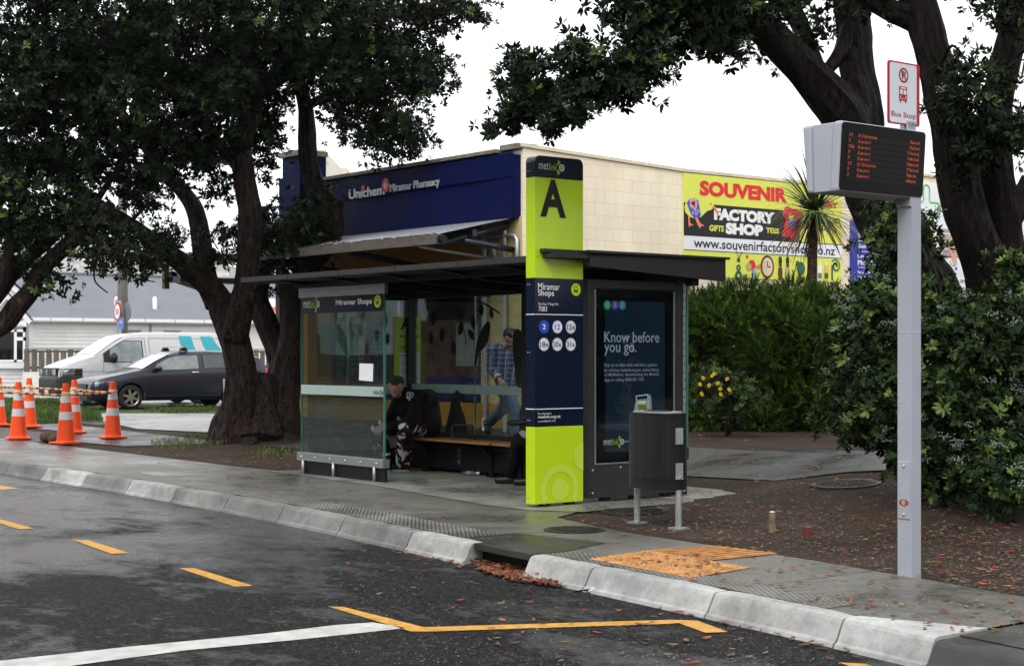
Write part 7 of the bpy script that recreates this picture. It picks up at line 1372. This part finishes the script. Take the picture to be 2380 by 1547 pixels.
m_ = MB(); pts = [neck + Vector((.075, -.0, .02)), neck + Vector((.06, -.085, -.02)), neck + Vector((-.02, -.12, -.03)), neck + Vector((-.09, -.05, .0))]; P2, R2 = smoothpath(pts, [.014] * 4, 4); m_.tube(P2, R2, dark, 8); m_.ball(pts[1], .032, M('headphone_cup', (.04, .04, .045), .2), 12, 8); m_.ball(pts[2], .03, dark, 12, 8); m_.ball(pts[1] + Vector((-.005, -.025, 0)), .014, CHR, 8, 6); m_.build('headphones', MN, smooth=True)
bp = sh_c + Vector((.17, .15, -.10)); bag_ = fused('backpack', [(bp + Vector((.0, .02, .06)), bp + Vector((.06, .02, -.26)), .15, .16), (bp + Vector((-.06, .0, .10)), bp + Vector((.1, .0, .06)), .10, .10), (bp + Vector((.12, -.02, -.10)), bp + Vector((.13, -.02, -.24)), .08, .09)], M('black_nylon', (.006, .006, .007), .7, var=.5, vs=18, bump=1, bs=20), MN, .012)
m_ = MB(); a_ = sh_c + lat * .02 + Vector((.02, -.115, .02)); m_.tube([a_ + Vector((.06, .03, .05)), a_ + Vector((.13, .01, -.02)), a_ + Vector((.18, .04, -.10))], [.005] * 3, white, 5); m_.build('strap_piping', MN)
pq = OY(943, 909 + 7, 11.50); pt_ = V(953, 921, (sr - E0).dot(DV) - .125); f_ = FR(pt_, RV); m_ = MB(); f_.poly(m_, [(-.042, .045), (0, .06), (.042, .045), (.045, -.02), (0, -.06), (-.045, -.02)], white, 0, .006); f_.poly(m_, [(-.035, .04), (0, .05), (.035, .04), (.036, .0), (-.036, .0)], M('patch_navy', (.03, .06, .2), .6), .002); f_.text(m_, 'NFL', -.03, -.038, .03, -.006, REDP, .003, bold=.03); f_.disc(m_, 0, .024, .014, white, .004, 12, ry=.009); m_.build('shield_patch', MN)
# --- walking man behind the glass
YW = 13.75; fz = gz(-17.5, YW) + .012
WM = thing('person', 'man in blue plaid shirt, jeans and black cap walking behind the shelter glass', 'person', (OY(1170, 1000, YW).x, YW, fz))
def wy(px, py, y=YW): return OY(px, py, y)
hd = wy(1186, 785); k_ = 1.0; fwd = unit(Vector((.80, .25, -.12))); caps, bl, f, u_, r_ = head_balls(hd, fwd, 1.0, (.12, 0, 1))
shc = wy(1168, 812); pel = wy(1180, 902); hipr = pel + Vector((.02, -.09, 0)); hipl = pel + Vector((-.02, .09, 0)); kf = wy(1198, 952, YW - .05); ff2 = wy(1198, 1008, YW - .05); ff2.z = fz + .09; kb = wy(1170, 948, YW + .08); fb2 = wy(1133, 985, YW + .12)
s1_ = shc + Vector((.0, -.18, -.01)); s2_ = shc + Vector((.03, .18, 0)); e1 = wy(1142, 858, YW - .22); h1 = wy(1162, 884, YW - .26); e2 = wy(1196, 865, YW + .2); h2 = wy(1210, 885, YW + .1)
bc = caps + [(shc + Vector((0, 0, .0)), hd + Vector((-.02, 0, -.06)), .06, .055), (pel, shc - Vector((0, 0, .1)), .13, .14), (s1_, s2_, .065, .065), (hipr, kf, .085, .055), (hipl, kb, .085, .055), (kf, ff2, .055, .04), (kb, fb2, .055, .04), (s1_, e1, .05, .04), (e1, h1, .038, .027), (s2_, e2, .05, .04), (e2, h2, .038, .027)] + hand(h1, unit(h1 - e1), (.2, -.9, .2), 1, .5) + hand(h2, unit(h2 - e2), (.2, .9, .2), -1, .5)
fused('body', bc, SKIN, WM, .008, bl, 2); face(WM, hd, f, u_, r_)
fused('shirt', [(pel + Vector((-.01, 0, .04)), shc - Vector((0, 0, .12)), .165, .175), (s1_, s2_, .09, .09), (s1_, e1, .078, .066), (e1, e1.lerp(h1, .7), .066, .056), (s2_, e2, .078, .066), (e2, e2.lerp(h2, .7), .066, .056), (shc, shc + Vector((.02, 0, .05)), .09, .075)], PLAID, WM, .012)
m_ = MB(); m_.tube([e1.lerp(h1, .66), e1.lerp(h1, .82)], [.058, .056], SOLE, 14); m_.build('cuff', WM)
fused('jeans', [(pel, pel + Vector((0, 0, -.05)), .155, .15), (hipr, kf, .115, .088), (hipl, kb, .115, .088), (kf, ff2 + Vector((0, 0, .03)), .088, .08), (kb, kb.lerp(fb2, .88), .088, .075)], DEN, WM, .012)
fused('shoe', [(ff2 + Vector((-.04, 0, -.035)), ff2 + Vector((.15, .03, -.05)), .05, .038)], SHOE, WM, .01); d2 = unit(Vector((.25, 0, -1))); fused('shoe', [(fb2 + Vector((-.03, 0, .02)), fb2 + Vector((.03, .0, -.15)), .052, .04)], SHOE, WM, .01)
ct = hd + u_ * .05; fused('cap', [(ct - f * .015, ct + f * .015, .098, .094), (ct + f * .10 - u_ * .01, ct + f * .17 - u_ * .03, .035, .02), (ct + f * .10 - u_ * .01 + r_ * .03, ct + f * .15 - u_ * .03, .03, .02), (ct + f * .10 - u_ * .01 - r_ * .03, ct + f * .15 - u_ * .03, .03, .02)], SHOE, WM, .008)
m_ = MB(); m_.tube([ct + f * .07 + r_ * .07 - u_ * .012, ct + f * .115 - u_ * .004, ct + f * .07 - r_ * .07 - u_ * .012], [.012, .014, .012], REDP, 6); m_.tube([ct + f * .07 + r_ * .07 + u_ * .018, ct + f * .10 + u_ * .025, ct + f * .07 - r_ * .07 + u_ * .018], [.008] * 3, white, 6); m_.build('cap_trim', WM)
# --- person half hidden behind the pylon
PH = thing('person', 'seated person mostly hidden behind the pylon, black trousers, shoe and grey coat hem', 'person', (-13.9, 11.8, .006))
ft = OY(1188, 1110, 11.42); ft.z = .09; kn = OY(1206, 1022, 11.36); pl = Vector((-14.0, 11.83, .55)); kn2 = kn + Vector((.32, .05, 0)); ft2 = Vector((ft.x + .34, ft.y, .09)); sc = Vector((-14.0, 11.80, 1.0)); hd = Vector((-13.95, 11.68, 1.22)); pl.x = kn.x + .55; sc.x = pl.x; hd.x = pl.x - .02
caps, bl, f, u_, r_ = head_balls(hd, (-.3, -1, 0), 1.0); lx = Vector((1, 0, 0)); hh = kn + Vector((.18, .12, .10))
fused('body', caps + [(sc, hd - Vector((0, 0, .05)), .06, .055), (pl, sc, .13, .13), (pl - lx * .09, kn, .08, .055), (pl + lx * .09, kn2, .08, .055), (kn, ft, .052, .038), (kn2, ft2, .052, .038), (sc - lx * .18, kn + Vector((.1, .25, .18)), .05, .04), (kn + Vector((.1, .25, .18)), hh, .038, .027), (sc + lx * .18, kn2 + Vector((0, .3, .18)), .05, .04), (kn2 + Vector((0, .3, .18)), hh + Vector((.1, 0, 0)), .038, .027)] + hand(hh, (-.3, -.8, -.3), (0, -.3, 1), 1, .7) + hand(hh + Vector((.1, 0, 0)), (-.1, -.9, -.3), (0, -.3, 1), -1, .7), SKIN, PH, .009, bl, 2); face(PH, hd, f, u_, r_)
fused('trousers', [(pl - lx * .09, kn, .11, .085), (pl + lx * .09, kn2, .11, .085), (kn, ft + Vector((0, 0, .05)), .085, .08), (kn2, ft2 + Vector((0, 0, .05)), .085, .08)], JACK, PH, .012)
fused('coat', [(pl, sc - Vector((0, 0, .1)), .18, .18), (sc - lx * .17, sc + lx * .17, .09, .09), (pl - lx * .1 + Vector((0, 0, .03)), kn + Vector((.04, .06, .025)), .13, .098), (pl + lx * .1 + Vector((0, 0, .03)), kn2 + Vector((0, .06, .025)), .13, .10), (sc - lx * .18, kn + Vector((.1, .25, .18)), .08, .065), (sc + lx * .18, kn2 + Vector((0, .3, .18)), .08, .065)], M('grey_coat', (.20, .20, .22), .8, var=.15), PH, .012)
for q in (ft, ft2): fused('shoe', [(Vector((q.x, q.y + .02, .05)), Vector((q.x - .12, q.y - .10, .045)), .052, .042), (Vector((q.x, q.y, .05)), Vector((q.x, q.y, .10)), .05, .045)], SHOE, PH, .009); m_ = MB(); m_.tube([Vector((q.x, q.y, .11)), Vector((q.x, q.y, .15))], [.046, .046], white, 12); m_.build('sock', PH)
bg_ = kn + Vector((.12, .10, .16)); m_ = MB(); m_.prism([bg_ + Vector((-.16, -.08, -.08)), bg_ + Vector((.2, -.08, -.08)), bg_ + Vector((.2, .08, -.08)), bg_ + Vector((-.16, .08, -.08))], (0, 0, .20), M('black_leather', (.01, .01, .011), .3, var=.4, vs=25, bump=.5, bs=40)); o = m_.build('handbag', bevel=.03); tagp(o, 'black handbag on the lap of the person hidden by the pylon', 'handbag')
m_ = MB(); m_.tube([bg_ + Vector((-.12, -.09, .10)), bg_ + Vector((-.08, -.1, .2)), bg_ + Vector((.08, -.1, .2)), bg_ + Vector((.12, -.09, .1))], [.008] * 4, SHOE, 6); m_.build('handle', o)
a_ = OY(1178, 983, 11.34); m_ = MB(); m_.tube([a_, a_ + Vector((.06, .01, .0)), a_ + Vector((.4, .06, .03)), a_ + Vector((.44, .06, .03))], [.012, .035, .03, .01], SHOE, 10); tagp(m_.build('umbrella', smooth=True), 'folded black umbrella lying across the lap behind the pylon', 'umbrella')
# ================================================================== SMALL THINGS AND LITTER
m_ = MB(); q = OY(1075, 1088, 11.72); q.z = .045; m_.tube([q, q + Vector((.12, .04, 0)), q + Vector((.18, .06, 0)), q + Vector((.21, .07, 0))], [.034, .034, .016, .014], glass('bottle_plastic', (.75, .8, .8), .15), 14); m_.cyl(q + Vector((.21, .07, 0)), q + Vector((.235, .078, 0)), .017, .017, white, 10); tagp(m_.build('plastic_bottle', smooth=True), 'clear plastic bottle lying under the bench', 'bottle')
m_ = MB(); q = G(1022, 1115, .012); FF_ = FR(q, (.8, .6, 0), (-.6, .8, 0)); FF_.rect(m_, -.15, -.05, .13, .06, M('leaflet', (.35, .42, .46), .3, var=.3), 0, .001); FF_.rect(m_, -.12, -.03, .0, .03, lime, .002); tagp(m_.build('leaflet'), 'crumpled pale leaflet lying on the shelter floor before the bench', 'leaflet')
m_ = MB(); q = G(1335, 1378, RZ + .01); pts = [q + RV * a + Vector((-.2 * a, .1, b)) for a, b in ((-.10, .0), (-.05, .012), (.02, .004), (.05, .03))]
for i in range(3): m_.prism([pts[i], pts[i + 1], pts[i + 1] + Vector((.04, .09, .004)), pts[i] + Vector((.04, .09, .01))], (0, 0, .003), (dark, dark, white)[i])
tagp(m_.build('crumpled_packet'), 'crumpled black and white packet lying on the road below the kerb', 'packet')
LFM = [M('leaf_rust', (.13, .026, .014), .45, var=.5, vs=12), M('leaf_brown_pale', (.17, .085, .045), .5, var=.4, vs=12), M('leaf_orange', (.26, .065, .022), .45, var=.4, vs=12), M('leaf_brown', (.07, .03, .018), .5, var=.4, vs=12), M('leaf_red', (.20, .012, .012), .4, var=.3), M('leaf_olive', (.16, .14, .03), .5, var=.3)]
def leaf_scatter(name, pts, smin, smax, r, mats, curl=.25):
    n = len(pts); V_ = []; 
    a = r.uniform(0, 6.28, n); L = r.uniform(smin, smax, n); w = L * r.uniform(.30, .45, n); d = np.stack([np.cos(a), np.sin(a), r.uniform(-.12, .12, n)], 1); s = np.stack([-np.sin(a), np.cos(a), r.uniform(-.2, .2, n)], 1); up = np.array([[0, 0, 1.]]); c = np.array(pts)
    cu = (r.uniform(.05, curl, n) * L)[:, None]; L = L[:, None]; w = w[:, None]
    v = np.stack([c - d * L * .5 + up * cu * .6, c - d * L * .15 + s * w * .5 + up * cu * .5, c + d * L * .2 + s * w * .42 + up * cu * .4, c + d * L * .5 + up * cu, c + d * L * .2 - s * w * .42 + up * cu * .4, c - d * L * .15 - s * w * .5 + up * cu * .5], 1); v[:, :, 2] += .003
    f = np.concatenate([np.array([[0, 1, 2, 3]]) + (np.arange(n) * 6)[:, None], np.array([[0, 3, 4, 5]]) + (np.arange(n) * 6)[:, None]]); m = r.integers(0, len(mats), n); return arr_obj(name, v.reshape(-1, 3), f, mats, np.concatenate([m, m]))
r = np.random.default_rng(21); pts = []
def zone(poly_px, n, zf, p=1):
    q = [poly_px[i % len(poly_px)] for i in range(len(poly_px))]; xs_ = [a for a, b in q]; ys_ = [b for a, b in q]; k = 0
    while k < n:
        x, y = r.uniform(min(xs_), max(xs_)), r.uniform(min(ys_), max(ys_)); ins = False; j = len(q) - 1
        for i in range(len(q)):
            if (q[i][1] > y) != (q[j][1] > y) and x < (q[j][0] - q[i][0]) * (y - q[i][1]) / (q[j][1] - q[i][1]) + q[i][0]: ins = not ins
            j = i
        if ins: yield x, y; k += 1
def gzpt(px, py, base=0.0):
    z = base
    for _ in range(3): g_ = G(px, py, z); z = gz(g_.x, g_.y) + base
    return tuple(G(px, py, z))
road_poly = [(820, 1262), (1060, 1312), (1340, 1362), (2120, 1515), (2100, 1547), (1300, 1547), (700, 1340)]
for x, y in zone(road_poly, 100, None): pts.append(tuple(G(x, y, RZ + .004)))
for x, y in zone([(800, 1255), (1080, 1308), (1340, 1358), (1330, 1368), (1060, 1318)], 90, None): pts.append(tuple(G(x, y, RZ + .004)))
for x, y in zone([(1500, 1395), (2120, 1515), (2380, 1560), (2380, 1547), (1900, 1510), (1500, 1405)], 60, None): pts.append(tuple(G(x, y, RZ + .004)))
for x, y in zone([(1340, 1345), (1820, 1455), (2130, 1512), (2130, 1530), (1800, 1475)], 60, None): pts.append(tuple(G(x, y, RZ + .004)))
for x, y in zone([(100, 1075), (700, 1170), (1080, 1258), (1230, 1200), (700, 1110), (400, 1060)], 45, None): pts.append(tuple(G(x, y, .004)))
for x, y in zone([(1300, 1290), (1900, 1290), (2380, 1400), (2380, 1470), (2170, 1470), (1850, 1400)], 130, None): pts.append(tuple(G(x, y, .004)))
for x, y in zone([(1420, 1298), (1560, 1275), (1740, 1318), (1590, 1335)], 40, None): pts.append(tuple(G(x, y, .014)))
for x, y in zone([(1300, 1205), (1560, 1160), (2090, 1180), (2380, 1260), (2380, 1385), (2100, 1335), (1700, 1268)], 170, None): pts.append(gzpt(x, y, .004))
for x, y in zone([(1600, 1035), (2080, 1060), (2090, 1180), (1700, 1170)], 80, None): pts.append(gzpt(x, y, .004))
for x, y in zone([(2140, 1230), (2380, 1215), (2380, 1380), (2150, 1340)], 80, None): pts.append(gzpt(x, y, .004))
for x, y in zone([(200, 1040), (480, 1040), (700, 1060), (700, 1090), (540, 1080)], 50, None): pts.append(gzpt(x, y, .004))
for x, y in zone([(1600, 1005), (2080, 1035), (2080, 1045), (1600, 1020)], 25, None): pts.append(gzpt(x, y, .02))
o = leaf_scatter('fallen_leaves', pts, .045, .085, r, LFM); tagp(o, 'rust red fallen leaves strewn over road, kerb, pavement and earth', 'fallen leaves', kind='stuff')
pts = []
for x, y in zone([(1085, 1302), (1180, 1315), (1345, 1352), (1290, 1366), (1200, 1352), (1120, 1330)], 900, None): q = G(x, y, RZ + .004); pts.append((q.x, q.y, RZ + .004 + abs(r.normal()) * .012))
for x, y in zone([(2120, 1515), (2300, 1545), (2380, 1560), (2380, 1530), (2250, 1520)], 260, None): q = G(x, min(y, 1570), RZ + .01); pts.append(tuple(q))
o = leaf_scatter('leaf_pile', pts, .03, .075, r, LFM[:4], .4); tagp(o, 'dense heap of wet red leaves at the storm drain mouth', 'leaf pile', kind='stuff')
pts = []
for x, y in zone([(700, 1250), (1200, 1345), (1700, 1440), (2100, 1547), (900, 1547), (500, 1420)], 1500, None): pts.append(tuple(G(x, y, RZ + .004)))
for x, y in zone([(1000, 1210), (1600, 1260), (2380, 1400), (2380, 1480), (1850, 1400), (1230, 1290)], 1500, None): pts.append(tuple(G(x, y, .004)))
for x, y in zone([(1300, 1205), (1600, 1160), (2380, 1250), (2380, 1385), (1700, 1268)], 2200, None): pts.append(gzpt(x, y, .004))
for x, y in zone([(1600, 1035), (2080, 1060), (2090, 1180), (1700, 1170)], 900, None): pts.append(gzpt(x, y, .004))
for x, y in zone([(0, 1450), (900, 1350), (900, 1547), (0, 1547)], 160, None): pts.append(tuple(G(x, y, RZ + .004)))
o = leaf_scatter('fallen_petals', pts, .007, .013, r, [M('petal_cream', (.62, .58, .48), .6), M('petal_tan', (.42, .32, .22), .6)], .15); tagp(o, 'tiny cream specks of fallen petals over road and pavement', 'petals', kind='stuff')
# leaf and stick crumbs on the earth
pts = []
for x, y in zone([(1300, 1205), (1600, 1030), (2090, 1055), (2380, 1250), (2380, 1385), (1700, 1268)], 3800, None): pts.append(gzpt(x, y, .002))
for x, y in zone([(200, 1040), (480, 1040), (700, 1060), (700, 1092), (540, 1080)], 700, None): pts.append(gzpt(x, y, .002))
o = leaf_scatter('ground_crumbs', pts, .015, .05, r, [M('crumb_dark', (.02, .014, .01), .8), M('crumb_brown', (.10, .06, .04), .8), M('crumb_grey', (.14, .12, .10), .8)], .3); tagp(o, 'bark and leaf crumbs covering the bare earth', 'mulch', kind='stuff')
# grass blades
def grass(name, polys, label, h, wd, mats, seed):
    r_ = np.random.default_rng(seed); P_ = []
    for poly, n in polys:
        for x, y in zone(poly, n, None): P_.append(gzpt(x, y, .0))
    P_ = np.array(P_); n = len(P_); a = r_.uniform(0, 6.28, n); hh_ = (h * r_.uniform(.4, 1.2, n))[:, None]; s = np.stack([np.cos(a), np.sin(a), 0 * a], 1) * wd; ln = np.stack([r_.normal(size=n), r_.normal(size=n), 0 * a], 1) * .35 * hh_; up = np.array([[0, 0, 1.]])
    v = np.stack([P_ - s, P_ + s, P_ + ln * .4 + up * hh_ * .6 + s * .6, P_ + ln + up * hh_ - s * .1], 1); f = np.arange(n * 4).reshape(n, 4); o = arr_obj(name, v.reshape(-1, 3), f, mats, r_.integers(0, len(mats), n)); tagp(o, label, 'grass', kind='stuff')
GM = [M('grass_green', (.075, .13, .018), .7, var=.4, vs=3), M('grass_dark', (.035, .07, .012), .7, var=.4, vs=3), M('grass_straw', (.16, .15, .05), .7)]
grass('grass', [([(0, 930), (110, 930), (230, 955), (240, 978), (0, 990)], 9000), ([(330, 955), (400, 944), (500, 944), (515, 956), (400, 962)], 2600), ([(0, 928), (140, 928), (130, 938), (0, 940)], 2500)], 'short green verge grass beneath the cones and parked vehicles', .09, .009, GM[:2], 31)
grass('grass', [([(350, 1025), (500, 1008), (530, 1030), (470, 1045), (360, 1048)], 900), ([(560, 1050), (700, 1040), (700, 1065), (600, 1065)], 300)], 'rough grass tufts at the foot of the big trunk', .09, .003, GM, 32)
grass('grass', [([(1610, 985), (1760, 985), (1800, 995), (1610, 1003)], 900)], 'thin grass tufts along the edge of the shrub bed', .12, .005, GM, 33)
# ================================================================== ACROSS THE STREET (out of view, added to darken reflections and front light)
BKW = [M('brick_opposite', (.12, .06, .045), .8, var=.2), M('render_opposite', (.22, .21, .19), .8, var=.1), M('timber_opposite', (.10, .12, .13), .8, var=.1)]
for i, (xa, xb, h_, y_, mt) in enumerate(((-62, -40, 5.5, -14, 0), (-38, -22, 6.5, -13, 1), (-20, -4, 5.0, -13, 2), (-2, 14, 6.5, -13, 0), (16, 32, 5.5, -13, 1))):
    t = thing('shop_building', 'plain low shop building across the street, outside the picture', 'building', ((xa + xb) / 2, y_, 0), 0, 'low buildings across the street'); m_ = MB(); m_.box((xa, y_ - 8, -.16), (xb, y_, h_), BKW[mt]); m_.build('wall', t)
    for k in range(int((xb - xa) / 4)):
        m_ = MB(); m_.box((xa + 1 + k * 4, y_, .6), (xa + 4 + k * 4, y_ + .05, 2.7), GLD); m_.build('window', t)
for i, (xa, ya, h_) in enumerate(((6, 22, 5.5), (9, 8, 6.0))):
    pass
rbig = [(np.asarray(tv) * 2.6, tf) for tv, tf in ROS]
def simple_tree(x, y, hgt, rad, n, seed, lab, grp):
    r_ = np.random.default_rng(seed); T = thing('street_tree', lab, 'tree', (x, y, 0), 0, grp); m_ = MB(); P2, R2 = smoothpath([(x, y, -.2), (x + .2, y, hgt * .3), (x - .1, y + .2, hgt * .65), (x + .3, y, hgt * .9)], [.35, .26, .2, .08], 4); m_.tube(P2, R2, BARKD, 9, wob=.2); m_.build('trunk', T, smooth=True)
    u = r_.normal(size=(n, 3)); u /= np.linalg.norm(u, axis=1, keepdims=True); p = u * (r_.uniform(.3, 1, (n, 1)) ** .4) * np.array([[rad, rad, rad * .55]]) + np.array([[0, 0, hgt * .72]]); scatter('crown', rbig, p, u + np.array([[0, 0, .3]]), r_.uniform(.9, 1.5, n), [LD, LM], (r_.random(n) < .3).astype(int), T, r_)
for i, (x, y, h_, rd) in enumerate(((-46, -6, 9, 5), (-33, -7, 8, 4.5), (-12, -7, 9, 5), (2, -7, 9, 5.0), (14, -5, 9, 5))): simple_tree(x, y, h_, rd, 1100, 50 + i, 'dark round tree on the far side of the road, outside the picture', 'trees across the street')
for i, (x, y, h_, rd) in enumerate(((1.5, 13.5, 8.5, 4.2), (5, 19, 9, 5), (11, 12, 9, 5))): simple_tree(x, y, h_, rd, 1100, 70 + i, 'dark tree further along the same verge, outside the picture', 'trees further along the verge')
HZ = bpy.data.materials.new('haze_air'); HZ.use_nodes = True; hn = HZ.node_tree.nodes; hn.clear(); pv = hn.new('ShaderNodeVolumePrincipled'); pv.inputs['Density'].default_value = .0001; pv.inputs['Color'].default_value = (.93, .95, .97, 1); pv.inputs['Anisotropy'].default_value = .2; oo = hn.new('ShaderNodeOutputMaterial'); HZ.node_tree.links.new(pv.outputs[0], oo.inputs['Volume'])
m_ = MB(); m_.box((-8600, -330, -2), (140, 6400, 640), HZ); o = m_.build('haze'); tagp(o, kind='stuff', label='pale damp haze in the air over the whole street', cat='haze')
